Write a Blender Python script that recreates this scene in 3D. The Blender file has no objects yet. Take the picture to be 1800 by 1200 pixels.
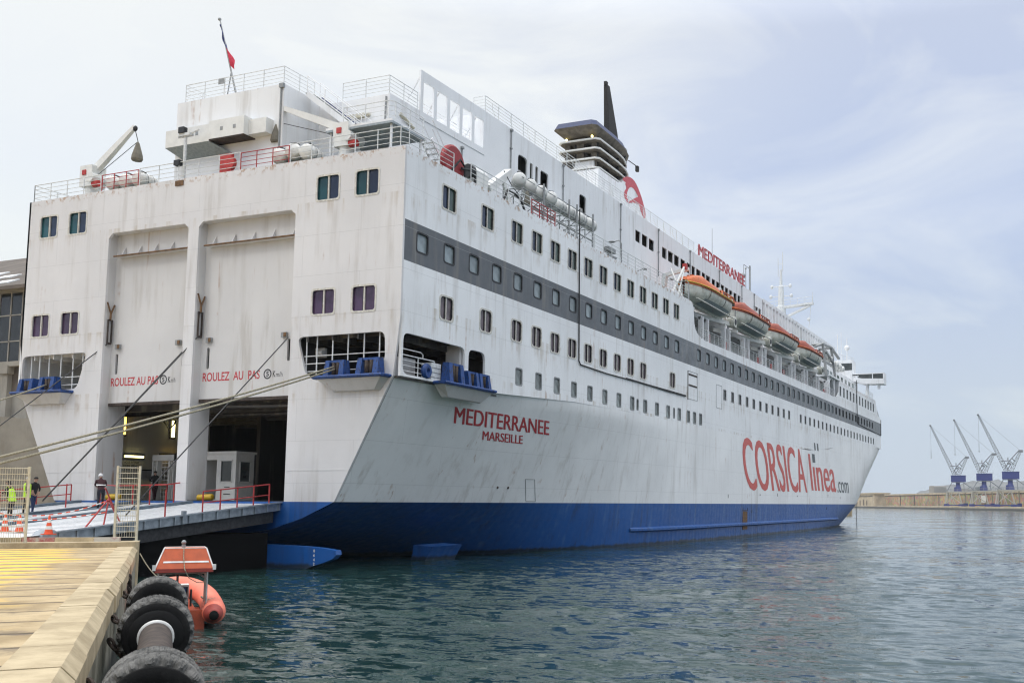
import bpy, math, random
import numpy as np
from mathutils import Vector, Matrix
from mathutils.geometry import delaunay_2d_cdt
random.seed(7)
D = bpy.data
SC = bpy.context.scene
COL = SC.collection
R = math.radians

# ------------------------------------------------------------------ camera
cam_d = D.cameras.new('camera')
cam = D.objects.new('camera', cam_d); COL.objects.link(cam)
cam_d.sensor_fit = 'HORIZONTAL'; cam_d.sensor_width = 36.0
cam_d.lens = 36.0*1753.53/1800
cam_d.shift_x = (900-1168.6)/1800
cam_d.shift_y = (718.49-600)/1800
cam_d.clip_start = 0.2; cam_d.clip_end = 9000
_rt = Vector((0.92837439, 0.37160246, 0.00570955))
_up = Vector((0.02949049, -0.08897314, 0.99559735))
_fw = Vector((-0.37047443, 0.92411871, 0.09355912))
CAM = Vector((44.1452, -40.5379, 3.4))
cam.matrix_world = Matrix(((_rt.x, _up.x, -_fw.x, CAM.x), (_rt.y, _up.y, -_fw.y, CAM.y),
                           (_rt.z, _up.z, -_fw.z, CAM.z), (0, 0, 0, 1)))
SC.camera = cam

# ------------------------------------------------------------------ world and sun
SUN_DIR = Vector((-0.50, -0.62, 0.80)).normalized()
SUN_EL = math.asin(SUN_DIR.z)
SUN_AZ = math.atan2(SUN_DIR.x, SUN_DIR.y)
W = D.worlds.new('World'); SC.world = W; W.use_nodes = True
nt = W.node_tree; nt.nodes.clear()
def N(t, typ, **kw):
    n = t.nodes.new(typ)
    for k, v in kw.items():
        if k.startswith('i_'):
            key = k[2:]
            key = int(key) if key.isdigit() else key
            n.inputs[key].default_value = v
        else:
            setattr(n, k, v)
    return n
out = N(nt, 'ShaderNodeOutputWorld')
sky = N(nt, 'ShaderNodeTexSky', sky_type='NISHITA', sun_disc=False, sun_elevation=SUN_EL, sun_rotation=SUN_AZ,
        air_density=1.0, dust_density=1.5, ozone_density=1.0)
bg1 = N(nt, 'ShaderNodeBackground', i_Strength=0.10)
nt.links.new(sky.outputs[0], bg1.inputs[0])
tc = N(nt, 'ShaderNodeTexCoord')
sep = N(nt, 'ShaderNodeSeparateXYZ'); nt.links.new(tc.outputs['Generated'], sep.inputs[0])
# thin cloud sheet: brightness grows with elevation (overcast law) and toward the veiled sun
elr = N(nt, 'ShaderNodeValToRGB'); nt.links.new(sep.outputs[2], elr.inputs[0])
cr = elr.color_ramp
cr.elements[0].position = 0.0; cr.elements[0].color = (0.59, 0.68, 0.78, 1)
cr.elements[1].position = 1.0; cr.elements[1].color = (2.75, 2.8, 2.9, 1)
for p, c in ((0.10, (0.60, 0.685, 0.80, 1)), (0.28, (0.53, 0.63, 0.855, 1)), (0.44, (0.60, 0.675, 0.85, 1)), (0.64, (1.75, 1.82, 1.95, 1))):
    e = cr.elements.new(p); e.color = c
mp = N(nt, 'ShaderNodeMapping'); mp.inputs['Scale'].default_value = (1.0, 1.0, 2.6)
mp.inputs['Rotation'].default_value = (0.1, 0.25, 0.6)
nt.links.new(tc.outputs['Generated'], mp.inputs[0])
nz = N(nt, 'ShaderNodeTexNoise', i_Scale=2.9, i_Detail=8.0, i_Roughness=0.56, i_Distortion=0.7)
nt.links.new(mp.outputs[0], nz.inputs['Vector'])
cl = N(nt, 'ShaderNodeValToRGB'); nt.links.new(nz.outputs[0], cl.inputs[0])
cl.color_ramp.elements[0].position = 0.45; cl.color_ramp.elements[0].color = (0, 0, 0, 1)
cl.color_ramp.elements[1].position = 0.64; cl.color_ramp.elements[1].color = (1, 1, 1, 1)
# brighter veil on the sun's side
dotn = N(nt, 'ShaderNodeVectorMath', operation='DOT_PRODUCT')
vn = N(nt, 'ShaderNodeVectorMath', operation='NORMALIZE'); nt.links.new(tc.outputs['Generated'], vn.inputs[0])
nt.links.new(vn.outputs[0], dotn.inputs[0]); dotn.inputs[1].default_value = Vector((-0.86, 0.30, 0.42)).normalized()
gl = N(nt, 'ShaderNodeMapRange'); nt.links.new(dotn.outputs['Value'], gl.inputs[0])
gl.inputs['From Min'].default_value = 0.55; gl.inputs['From Max'].default_value = 1.0
gl.inputs['To Min'].default_value = 0.0; gl.inputs['To Max'].default_value = 1.0
gl.interpolation_type = 'SMOOTHSTEP'
wm = N(nt, 'ShaderNodeMath', operation='MULTIPLY_ADD'); wm.use_clamp = True
nt.links.new(cl.outputs[0], wm.inputs[0]); wm.inputs[1].default_value = 0.50; nt.links.new(gl.outputs[0], wm.inputs[2])
mx = N(nt, 'ShaderNodeMix', data_type='RGBA', blend_type='MIX')
nt.links.new(wm.outputs[0], mx.inputs[0]); nt.links.new(elr.outputs[0], mx.inputs[6])
lift = N(nt, 'ShaderNodeMix', data_type='RGBA', blend_type='ADD', clamp_result=False); lift.inputs[0].default_value = 1.0
nt.links.new(elr.outputs[0], lift.inputs[6]); lift.inputs[7].default_value = (0.37, 0.32, 0.14, 1)
nt.links.new(lift.outputs[2], mx.inputs[7])
bg2 = N(nt, 'ShaderNodeBackground', i_Strength=1.0); nt.links.new(mx.outputs[2], bg2.inputs[0])
ms = N(nt, 'ShaderNodeMixShader', i_0=0.93)
nt.links.new(bg1.outputs[0], ms.inputs[1]); nt.links.new(bg2.outputs[0], ms.inputs[2])
nt.links.new(ms.outputs[0], out.inputs['Surface'])

sl = D.lights.new('sun', 'SUN'); sl.energy = 0.6; sl.angle = R(10); sl.color = (1.0, 0.965, 0.90)
so = D.objects.new('sun', sl); COL.objects.link(so)
so.rotation_euler = SUN_DIR.to_track_quat('Z', 'Y').to_euler(); so.location = (0, -60, 120)
SC.view_settings.view_transform = 'Standard'; SC.view_settings.look = 'None'
SC.view_settings.exposure = 0.0; SC.view_settings.gamma = 1.0; SC.view_settings.use_curve_mapping = False
SC.cycles.max_bounces = 8; SC.cycles.diffuse_bounces = 4; SC.cycles.glossy_bounces = 4
SC.cycles.volume_bounces = 0; SC.cycles.volume_step_rate = 10.0
SC.cycles.sample_clamp_indirect = 3.0
SC.cycles.use_denoising = True; SC.cycles.denoiser = 'OPENIMAGEDENOISE'; SC.cycles.use_adaptive_sampling = False
SC.cycles.pixel_filter_type = 'BLACKMAN_HARRIS'; SC.cycles.filter_width = 1.2

# ------------------------------------------------------------------ materials
MATS = {}
def lnk(t, a, b): t.links.new(a, b)
def new_mat(name):
    m = D.materials.new(name); m.use_nodes = True
    t = m.node_tree; b = t.nodes['Principled BSDF']
    MATS[name] = m
    return m, t, b
def obj_xyz(t):
    g = N(t, 'ShaderNodeTexCoord'); return g.outputs['Object']
def noise(t, vec, scale, detail=4, rough=.55, map_scale=None, rot=None):
    if map_scale is not None or rot is not None:
        m = N(t, 'ShaderNodeMapping'); lnk(t, vec, m.inputs[0]); vec = m.outputs[0]
        if map_scale is not None: m.inputs['Scale'].default_value = map_scale
        if rot is not None: m.inputs['Rotation'].default_value = rot
    n = N(t, 'ShaderNodeTexNoise', i_Scale=scale, i_Detail=detail, i_Roughness=rough)
    lnk(t, vec, n.inputs['Vector']); return n.outputs[0]
def ramp(t, v, a, b, ca=0.0, cb=1.0):
    r = N(t, 'ShaderNodeMapRange'); lnk(t, v, r.inputs[0]); r.interpolation_type = 'SMOOTHSTEP'
    for k, x in (('From Min', a), ('From Max', b), ('To Min', ca), ('To Max', cb)): r.inputs[k].default_value = x
    return r.outputs[0]
def mixc(t, f, a, b, blend='MIX'):
    m = N(t, 'ShaderNodeMix', data_type='RGBA', blend_type=blend)
    if isinstance(f, (int, float)): m.inputs[0].default_value = f
    else: lnk(t, f, m.inputs[0])
    for i, x in ((6, a), (7, b)):
        if isinstance(x, tuple): m.inputs[i].default_value = (*x[:3], 1)
        else: lnk(t, x, m.inputs[i])
    return m.outputs[2]
def mth(t, op, a, b=None, c=None, clamp=False):
    m = N(t, 'ShaderNodeMath', operation=op); m.use_clamp = clamp
    for i, x in enumerate((a, b, c)):
        if x is None: continue
        if isinstance(x, (int, float)): m.inputs[i].default_value = x
        else: lnk(t, x, m.inputs[i])
    return m.outputs[0]
def bump(t, b, h, strength=.3, dist=.02):
    n = N(t, 'ShaderNodeBump', i_Strength=strength, i_Distance=dist); lnk(t, h, n.inputs['Height'])
    lnk(t, n.outputs[0], b.inputs['Normal'])
def plain(name, c, rough=.5, metal=0.0, var=.12, scale=6.0, dirt=None, spec=None):
    m, t, b = new_mat(name)
    v = obj_xyz(t)
    n1 = noise(t, v, scale, 5)
    d = tuple(x*(1-var*2) for x in c)
    col = mixc(t, ramp(t, n1, .3, .7), d, c)
    if dirt:
        n2 = noise(t, v, scale*1.7, 7, .65, (1, 1, .35))
        col = mixc(t, ramp(t, n2, dirt[1], dirt[1]+.14, 0, dirt[2]), col, dirt[0])
    lnk(t, col, b.inputs['Base Color'])
    b.inputs['Roughness'].default_value = rough; b.inputs['Metallic'].default_value = metal
    if spec is not None: b.inputs['Specular IOR Level'].default_value = spec
    return m
def ship_paint(name, c, rough=.42, dirtc=(.30, .26, .205), dirt=.40, seams=True, rust=.5, band=None, rim=None, scum=False, weep=()):
    """painted steel: large blotches, downward weather streaks, plate seams, rust runs"""
    m, t, b = new_mat(name)
    v = obj_xyz(t)
    s = N(t, 'ShaderNodeSeparateXYZ'); lnk(t, v, s.inputs[0])
    n1 = noise(t, v, .16, 5, .6)
    col = mixc(t, ramp(t, n1, .3, .72), tuple(x*.88 for x in c), c)
    if band:
        z0, z1, bc, sheer = band
        zz = mth(t, 'MULTIPLY_ADD', s.outputs[1], -sheer, s.outputs[2])
        f = mth(t, 'MULTIPLY', mth(t, 'GREATER_THAN', zz, z0), mth(t, 'LESS_THAN', zz, z1))
        n5 = noise(t, v, .5, 6, .7)
        gcol = mixc(t, ramp(t, n5, .35, .75), bc, tuple(x*1.5 for x in bc))
        far = ramp(t, s.outputs[1], 20, 45)
        gcol = mixc(t, far, mixc(t, ramp(t, n5, .3, .8), bc, tuple(x*1.12 for x in bc)), mixc(t, ramp(t, n5, .3, .7), bc, tuple(x*1.75 for x in bc)))
        col = mixc(t, f, col, gcol)
    # streaks
    n2 = noise(t, v, 1.5, 6, .62, (1.0, 1.0, .09))
    n3 = noise(t, v, .22, 3, .5)
    st = mth(t, 'MULTIPLY', ramp(t, n2, .48, .72), ramp(t, n3, .32, .60))
    col = mixc(t, mth(t, 'MULTIPLY', st, dirt), col, dirtc)
    # small scuffs
    n4 = noise(t, v, 2.6, 8, .72)
    col = mixc(t, ramp(t, n4, .66, .8, 0, .25), col, tuple(x*.45 for x in dirtc))
    # rust runs, sparse
    if rust:
        n6 = noise(t, v, 3.1, 3, .5, (1.0, 1.0, .05))
        n7 = noise(t, v, .55, 4, .6)
        rs = mth(t, 'MULTIPLY', ramp(t, n6, .60, .70), ramp(t, n7, .52, .66))
        col = mixc(t, mth(t, 'MULTIPLY', rs, rust), col, (.30, .13, .035))
    if rim:
        z0 = rim
        n8 = noise(t, v, 3.0, 5, .7)
        top = mth(t, 'MULTIPLY', ramp(t, s.outputs[2], z0-.55, z0), mth(t, 'LESS_THAN', s.outputs[2], z0+.1))
        rr_ = mth(t, 'MULTIPLY', top, ramp(t, n8, .50, .62))
        col = mixc(t, mth(t, 'MULTIPLY', rr_, .85), col, (.33, .17, .06))
    if weep:
        n13 = noise(t, v, 2.6, 4, .6, (1, 1, .035)); n14 = noise(t, v, .8, 4, .6)
        acc = None
        for zb_ in weep:
            w_ = mth(t, 'MULTIPLY', ramp(t, s.outputs[2], zb_-1.15, zb_+.02), mth(t, 'LESS_THAN', s.outputs[2], zb_+.03))
            acc = w_ if acc is None else mth(t, 'MAXIMUM', acc, w_)
        wf = mth(t, 'MULTIPLY', acc, mth(t, 'MULTIPLY', ramp(t, n13, .48, .66), ramp(t, n14, .34, .6)))
        col = mixc(t, mth(t, 'MULTIPLY', wf, .48), col, (.36, .275, .165))
    if scum:
        n10 = noise(t, v, 1.3, 6, .7, (1, 1, .5))
        zs = mth(t, 'MULTIPLY_ADD', n10, -.5, s.outputs[2])
        col = mixc(t, ramp(t, zs, -.12, .10, .85, 0), col, (.018, .022, .014))
        n11 = noise(t, v, 1.0, 5, .6, (1.2, 1.2, .12))
        col = mixc(t, ramp(t, n11, .55, .72, 0, .4), col, (.10, .19, .34))
        n12 = noise(t, v, .8, 6, .75)
        col = mixc(t, ramp(t, n12, .60, .72, 0, .5), col, (.012, .02, .05))
    if seams:
        cx_ = N(t, 'ShaderNodeCombineXYZ')
        lnk(t, mth(t, 'ADD', s.outputs[0], s.outputs[1]), cx_.inputs[0]); lnk(t, s.outputs[2], cx_.inputs[1])
        br = N(t, 'ShaderNodeTexBrick', i_Scale=1.0)
        br.inputs['Mortar Size'].default_value = .010; br.inputs['Mortar Smooth'].default_value = .3
        br.inputs['Brick Width'].default_value = 7.4; br.inputs['Row Height'].default_value = 2.15
        lnk(t, cx_.outputs[0], br.inputs['Vector'])
        col = mixc(t, mth(t, 'MULTIPLY', br.outputs['Fac'], .5), col, tuple(x*.5 for x in c))
        n9 = noise(t, v, .9, 2, .4)
        h = mth(t, 'MULTIPLY_ADD', br.outputs['Fac'], -.35, n9)
        if scum:
            wv = N(t, 'ShaderNodeTexWave', wave_type='BANDS', bands_direction='Y', i_Scale=.42, i_Distortion=1.2)
            lnk(t, v, wv.inputs['Vector']); h = mth(t, 'MULTIPLY_ADD', wv.outputs['Fac'], .5, h)
        bump(t, b, h, .34, .045)
    lnk(t, col, b.inputs['Base Color'])
    lnk(t, ramp(t, n4, .3, .7, rough-.08, rough+.12), b.inputs['Roughness'])
    return m

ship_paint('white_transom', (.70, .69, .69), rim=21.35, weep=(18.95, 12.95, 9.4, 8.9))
ship_paint('white_side', (.87, .88, .885), band=(15.46, 17.56, (.095, .105, .115), .0012), rim=21.3, weep=(19.0, 12.98, 10.43, 13.45))
ship_paint('white_hull', (.88, .885, .88), dirt=.36)
ship_paint('white_house', (.86, .87, .88), seams=False)
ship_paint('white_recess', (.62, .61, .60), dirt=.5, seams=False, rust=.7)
ship_paint('blue_hull', (.008, .085, .31), rough=.45, dirtc=(.02, .03, .05), dirt=.55, seams=True, rust=.0, scum=True)
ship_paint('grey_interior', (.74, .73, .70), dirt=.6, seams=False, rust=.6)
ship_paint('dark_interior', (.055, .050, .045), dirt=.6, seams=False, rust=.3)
plain('deck_green', (.16, .19, .18), .8)
plain('rail_white', (.72, .74, .74), .45, dirt=((.3, .2, .1), .62, .5))
plain('rail_red', (.42, .03, .03), .5)
plain('frame_light', (.66, .64, .58), .5, dirt=((.30, .18, .09), .55, .6))
plain('frame_dark', (.012, .013, .015), .5)
plain('gap_black', (.01, .01, .01), .9)
plain('fitting_grey', (.32, .33, .33), .5, .3)
plain('rust', (.20, .11, .05), .85, var=.3)
plain('rust_dark', (.07, .05, .04), .85, var=.3)
plain('black_rubber', (.010, .010, .010), .85, spec=.2)
plain('blue_fitting', (.010, .062, .25), .5, dirt=((.012, .012, .02), .50, .85))
plain('red_paint', (.50, .035, .03), .5)
plain('red_letter', (.50, .045, .055), .5)
plain('coral_letter', (.66, .115, .095), .5)
plain('grey_letter', (.10, .115, .125), .5)
plain('black_letter', (.03, .03, .035), .5)
plain('orange_canopy', (.72, .16, .03), .45, dirt=((.30, .07, .02), .5, .6))
plain('orange_dark', (.40, .075, .03), .5, dirt=((.16, .03, .015), .5, .6))
plain('boat_white', (.76, .75, .67), .45, dirt=((.40, .36, .26), .5, .5), scale=1.5)
plain('boat_grey', (.34, .39, .42), .6)
plain('yellow_trim', (.72, .42, .04), .5)
plain('funnel_dark', (.030, .027, .025), .75, var=.25)
plain('funnel_blue', (.03, .05, .14), .5)
plain('funnel_tan', (.17, .145, .11), .7, var=.25, scale=2)
plain('emblem_red', (.62, .09, .11), .5)
plain('sign_red', (.44, .03, .035), .5)
plain('galvanised', (.36, .40, .44), .42, .6, var=.18, scale=3)
plain('ramp_deck', (.86, .87, .88), .35, .0, var=.1, scale=3, dirt=((.25, .29, .33), .54, .7))  # near-white base colour carries the glare of sun on wet steel
plain('ramp_blue', (.15, .20, .25), .5, .2, var=.2, scale=3)
plain('ramp_dark', (.035, .036, .04), .7, var=.3)
plain('pontoon_black', (.003, .003, .003), .9, spec=.1)
plain('cream_metal', (.62, .58, .45), .5, dirt=((.30, .22, .10), .6, .5))
plain('rope_fibre', (.44, .40, .29), .9, var=.3, scale=30)
plain('wire_dark', (.06, .06, .06), .6)
plain('cable_black', (.015, .015, .017), .6)
plain('navy_cloth', (.014, .014, .022), .9)
plain('maroon_cloth', (.05, .016, .02), .9)
plain('denim', (.025, .04, .11), .9)
plain('black_cloth', (.012, .012, .013), .9)
plain('skin', (.44, .25, .18), .6)
plain('hair_dark', (.02, .015, .012), .7)
plain('hair_grey', (.42, .40, .38), .7)
plain('helmet_white', (.7, .7, .7), .4)
plain('hi_vis', (.55, .88, .04), .7)
plain('cone_orange', (.80, .10, .03), .5)
plain('cone_white', (.8, .8, .78), .5)
plain('booth_white', (.76, .75, .71), .45, var=.05, scale=2, dirt=((.35, .28, .18), .60, .25))
plain('board_yellow', (.36, .23, .03), .6, var=.3)
plain('yellow_paint', (.60, .38, .02), .5, dirt=((.15, .1, .02), .58, .6))
plain('rib_tube', (.86, .22, .14), .55, var=.06, dirt=((.55, .14, .10), .55, .5), scale=2)
plain('rib_dark', (.34, .05, .035), .6)
plain('rib_canopy', (.47, .075, .012), .55, var=.1)
plain('steel_bright', (.55, .55, .53), .3, .8)
plain('crane_grey', (.22, .24, .26), .6)
plain('crane_pale', (.42, .41, .36), .6)
plain('crane_blue', (.03, .045, .22), .5)
plain('far_roof', (.30, .29, .27), .8)
plain('sign_white', (.75, .75, .72), .6)
plain('brown_roof', (.14, .115, .095), .85, var=.2, scale=.5)
plain('skylight', (.75, .77, .78), .35)
plain('beige_wall', (.34, .32, .28), .8, var=.12, scale=.6, dirt=((.22, .2, .17), .55, .5))
plain('dark_wall', (.12, .12, .115), .8)
plain('lamp_grey', (.30, .33, .34), .5, .4)
plain('flag_blue', (.03, .04, .16), .8)
plain('flag_red', (.62, .03, .07), .8)
plain('canvas_bag', (.19, .175, .14), .9)
plain('hose_red', (.35, .03, .035), .6)
plain('canister_white', (.76, .76, .73), .4, var=.05, scale=2, dirt=((.35, .3, .22), .60, .22))
plain('label_dark', (.03, .03, .03), .6)
plain('grime_black', (.03, .028, .026), .9)

def glass(name, c, rough=.12, var=.5, spec=.5, curtain=None):
    m, t, b = new_mat(name)
    v = obj_xyz(t)
    oi = N(t, 'ShaderNodeObjectInfo')
    n1 = noise(t, v, 1.6, 3)
    col = mixc(t, ramp(t, n1, .3, .7), tuple(x*(1-var) for x in c), c)
    col = mixc(t, mth(t, 'MULTIPLY', oi.outputs['Random'], min(1, var*1.7)), col, tuple(x*.35 for x in c))
    if curtain:
        w = N(t, 'ShaderNodeTexWave', wave_type='BANDS', bands_direction='Y', i_Scale=3.2, i_Distortion=1.5)
        lnk(t, v, w.inputs['Vector'])
        col = mixc(t, mth(t, 'MULTIPLY', w.outputs['Fac'], .4), col, curtain)
    lnk(t, col, b.inputs['Base Color'])
    b.inputs['Roughness'].default_value = rough; b.inputs['Specular IOR Level'].default_value = spec
    n2 = noise(t, v, 1.1, 1)
    bump(t, b, n2, .12, .05)
    return m
glass('glass_blue', (.030, .050, .105))
glass('glass_green', (.06, .105, .085), curtain=(.12, .16, .14))
glass('glass_curtain', (.34, .40, .42), .2, .35, curtain=(.22, .28, .31))
glass('glass_purple', (.19, .145, .165), .2, .55)
glass('glass_teal', (.02, .11, .13), .1, .5)
glass('glass_violet', (.085, .045, .105), .12, .5)
glass('glass_grey', (.11, .125, .125), .2, .5)
glass('glass_pale', (.30, .335, .325), .2, .6)
glass('glass_dark', (.02, .023, .025), .15, .4)
def lamp_mat(name, c, s):
    m, t, b = new_mat(name)
    b.inputs['Base Color'].default_value = (*c, 1); b.inputs['Emission Color'].default_value = (*c, 1)
    b.inputs['Emission Strength'].default_value = s
lamp_mat('lamp_yellow', (1.0, .62, .10), 5)
lamp_mat('lamp_white', (1.0, .86, .36), 5)

# --- concrete of the quay, with board joints and worn yellow hatching laid square to the quay edge
EX, EY = 0.74812673, -0.66355588          # along the edge toward the viewer
NX, NY = 0.66355588, 0.74812673           # out over the water
Q1 = (13.70, -14.45)
QZ = 1.8
def EP(s, t_, z): return (Q1[0]+EX*s+NX*t_, Q1[1]+EY*s+NY*t_, z)
def quay_mat(name, hatch):
    m, t, b = new_mat(name)
    v = obj_xyz(t)
    sx = N(t, 'ShaderNodeVectorMath', operation='DOT_PRODUCT'); lnk(t, v, sx.inputs[0]); sx.inputs[1].default_value = (EX, EY, 0)
    tx = N(t, 'ShaderNodeVectorMath', operation='DOT_PRODUCT'); lnk(t, v, tx.inputs[0]); tx.inputs[1].default_value = (NX, NY, 0)
    s = mth(t, 'SUBTRACT', sx.outputs['Value'], Q1[0]*EX+Q1[1]*EY); u = mth(t, 'SUBTRACT', tx.outputs['Value'], Q1[0]*NX+Q1[1]*NY)
    n1 = noise(t, v, .8, 7, .65); n2 = noise(t, v, 6, 6, .7); n3 = noise(t, v, .35, 4, .6)
    col = mixc(t, ramp(t, n1, .28, .72), (.28, .20, .10), (.52, .40, .235))
    if hatch:
        wob = mth(t, 'MULTIPLY_ADD', n1, .12, s)
        PITCH = 1.36
        ph = mth(t, 'FRACT', mth(t, 'DIVIDE', wob, PITCH))
        n8 = noise(t, v, 1.1, 6, .7)
        groove = mth(t, 'MULTIPLY', mth(t, 'MAXIMUM', ramp(t, ph, .0, .09, 1, 0), ramp(t, ph, .93, 1.0, 0, 1)), ramp(t, n8, .3, .55, .35, 1))
        # yellow paint on the boards, worn away, ending short of the coping
        ph2 = mth(t, 'FRACT', mth(t, 'DIVIDE', mth(t, 'ADD', wob, .18), PITCH))
        band = mth(t, 'MULTIPLY', ramp(t, ph2, .22, .30), ramp(t, ph2, .80, .88, 1, 0))
        lim = ramp(t, mth(t, 'MULTIPLY_ADD', n3, 3.0, u), -.7, .3, 1, 0)
        n5 = noise(t, v, 2.2, 8, .75, (1, 1, 1))
        n6 = noise(t, v, .28, 3, .6)
        wear = mth(t, 'MULTIPLY', ramp(t, n5, .26, .44), ramp(t, n6, .16, .34))
        near = ramp(t, s, 29, 40, 1, .5)
        yel = mth(t, 'MULTIPLY', mth(t, 'MULTIPLY', band, lim), mth(t, 'MULTIPLY', wear, near))
        col = mixc(t, yel, col, (.80, .50, .08))
        n7 = noise(t, v, 1.0, 6, .7, (1, 1, 1))
        n9 = noise(t, v, 7, 6, .75)
        col = mixc(t, ramp(t, n9, .58, .70, 0, .5), col, (.16, .12, .075))
        col = mixc(t, ramp(t, n7, .52, .70, 0, .70), col, (.13, .10, .07))
        col = mixc(t, mth(t, 'MULTIPLY', groove, .95), col, (.06, .045, .03))
        h = mth(t, 'MULTIPLY_ADD', groove, -1.2, mth(t, 'MULTIPLY', n2, .35))
        bump(t, b, h, .6, .035)
    else:
        col = mixc(t, ramp(t, n2, .55, .8, 0, .5), col, (.13, .115, .09))
        n8 = noise(t, v, 2.0, 5, .6, (1, 1, .15))
        col = mixc(t, ramp(t, n8, .5, .75, 0, .55), col, (.10, .095, .08))
        bump(t, b, n2, .5, .03)
    lnk(t, col, b.inputs['Base Color']); b.inputs['Roughness'].default_value = .85
    return m
quay_mat('quay_boards', True)
quay_mat('concrete', False)
def concrete_pale():
    m, t, b = new_mat('concrete_pale')
    v = obj_xyz(t)
    n1 = noise(t, v, 1.2, 7, .65); n2 = noise(t, v, 8, 5, .7)
    col = mixc(t, ramp(t, n1, .3, .7), (.31, .24, .14), (.54, .44, .28))
    col = mixc(t, ramp(t, n2, .58, .8, 0, .5), col, (.2, .18, .14))
    lnk(t, col, b.inputs['Base Color']); b.inputs['Roughness'].default_value = .85
    bump(t, b, n2, .4, .02)
concrete_pale()
def wall_stain():
    m, t, b = new_mat('quay_wall')
    v = obj_xyz(t)
    s = N(t, 'ShaderNodeSeparateXYZ'); lnk(t, v, s.inputs[0])
    n1 = noise(t, v, 1.4, 7, .7, (1, 1, .3)); n2 = noise(t, v, 7, 5, .7)
    col = mixc(t, ramp(t, n1, .3, .7), (.13, .12, .085), (.36, .33, .26))
    wet = ramp(t, mth(t, 'MULTIPLY_ADD', n1, .5, s.outputs[2]), .55, 1.0, 1, 0)
    col = mixc(t, wet, col, (.025, .028, .02))
    lnk(t, col, b.inputs['Base Color']); b.inputs['Roughness'].default_value = .8
    bump(t, b, n2, .6, .04)
wall_stain()
def stone():
    m, t, b = new_mat('rubble_stone')
    v = obj_xyz(t)
    vo = N(t, 'ShaderNodeTexVoronoi', i_Scale=.55); lnk(t, v, vo.inputs['Vector'])
    n1 = noise(t, v, .05, 5, .6); n2 = noise(t, v, .6, 5, .7)
    col = mixc(t, ramp(t, n1, .3, .7), (.26, .19, .12), (.42, .33, .22))
    col = mixc(t, ramp(t, n2, .5, .75, 0, .6), col, (.14, .10, .065))
    col = mixc(t, .35, col, vo.outputs['Color'], 'OVERLAY')
    lnk(t, col, b.inputs['Base Color']); b.inputs['Roughness'].default_value = .9
stone()
plain('stone_pale', (.50, .42, .30), .85, var=.15, scale=.2)
def water_mat():
    m, t, b = new_mat('sea_water')
    v = obj_xyz(t)
    b.inputs['Base Color'].default_value = (.015, .040, .036, 1)
    b.inputs['IOR'].default_value = 1.333
    dv = N(t, 'ShaderNodeVectorMath', operation='DISTANCE'); lnk(t, v, dv.inputs[0]); dv.inputs[1].default_value = (44, -40, 0)
    lnk(t, ramp(t, dv.outputs['Value'], 30, 420, .03, .08), b.inputs['Roughness'])
    # short wind ripples: a noise field read directly as surface slope, so they hold at any distance
    def slopes(scale, rot, detail):
        mp_ = N(t, 'ShaderNodeMapping'); lnk(t, v, mp_.inputs[0]); mp_.inputs['Scale'].default_value = scale; mp_.inputs['Rotation'].default_value = (0, 0, R(rot))
        nn_ = N(t, 'ShaderNodeTexNoise', i_Scale=1.0, i_Detail=detail, i_Roughness=.55); lnk(t, mp_.outputs[0], nn_.inputs['Vector'])
        sb_ = N(t, 'ShaderNodeVectorMath', operation='SUBTRACT'); lnk(t, nn_.outputs['Color'], sb_.inputs[0]); sb_.inputs[1].default_value = (.5, .5, .5)
        return sb_.outputs[0]
    gust = ramp(t, noise(t, v, .045, 3, .6), .32, .68, .55, 1.15)
    sl1 = slopes((1.1, 2.6, 1), -16, 4); sl2 = slopes((3.2, 6.0, 1), -30, 3)
    sm_ = N(t, 'ShaderNodeVectorMath', operation='MULTIPLY_ADD'); lnk(t, sl2, sm_.inputs[0]); sm_.inputs[1].default_value = (.45, .45, 0); lnk(t, sl1, sm_.inputs[2])
    far_ = ramp(t, dv.outputs['Value'], 25, 160, 1.0, .42)
    sc_ = N(t, 'ShaderNodeVectorMath', operation='SCALE'); lnk(t, sm_.outputs[0], sc_.inputs[0]); lnk(t, mth(t, 'MULTIPLY', mth(t, 'MULTIPLY', gust, far_), 1.0), sc_.inputs['Scale'])
    flat = N(t, 'ShaderNodeVectorMath', operation='MULTIPLY'); lnk(t, sc_.outputs[0], flat.inputs[0]); flat.inputs[1].default_value = (1, 1, 0)
    ge_ = N(t, 'ShaderNodeNewGeometry')
    ad_ = N(t, 'ShaderNodeVectorMath', operation='ADD'); lnk(t, ge_.outputs['Normal'], ad_.inputs[0]); lnk(t, flat.outputs[0], ad_.inputs[1])
    nm_ = N(t, 'ShaderNodeVectorMath', operation='NORMALIZE'); lnk(t, ad_.outputs[0], nm_.inputs[0])
    lnk(t, nm_.outputs[0], b.inputs['Normal'])
    return m
water_mat()
def rubber_tread():
    m, t, b = new_mat('tyre_rubber')
    v = obj_xyz(t)
    n1 = noise(t, v, 3.5, 6, .7); n2 = noise(t, v, 14, 4, .7)
    geo = N(t, 'ShaderNodeNewGeometry')
    col = mixc(t, ramp(t, n1, .35, .7), (.007, .007, .007), (.020, .019, .018))
    lnk(t, col, b.inputs['Base Color']); b.inputs['Roughness'].default_value = .85; b.inputs['Specular IOR Level'].default_value = .2
    bump(t, b, n2, .5, .03)
    m2, t, b = new_mat('tyre_worn')
    v = obj_xyz(t)
    n1 = noise(t, v, 3.0, 7, .7, (1, 1, 1)); n2 = noise(t, v, 10, 5, .75)
    col = mixc(t, ramp(t, n1, .32, .66), (.022, .022, .020), (.15, .145, .135))
    lnk(t, col, b.inputs['Base Color']); b.inputs['Roughness'].default_value = .8
    bump(t, b, n2, .7, .03)
rubber_tread()
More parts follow.
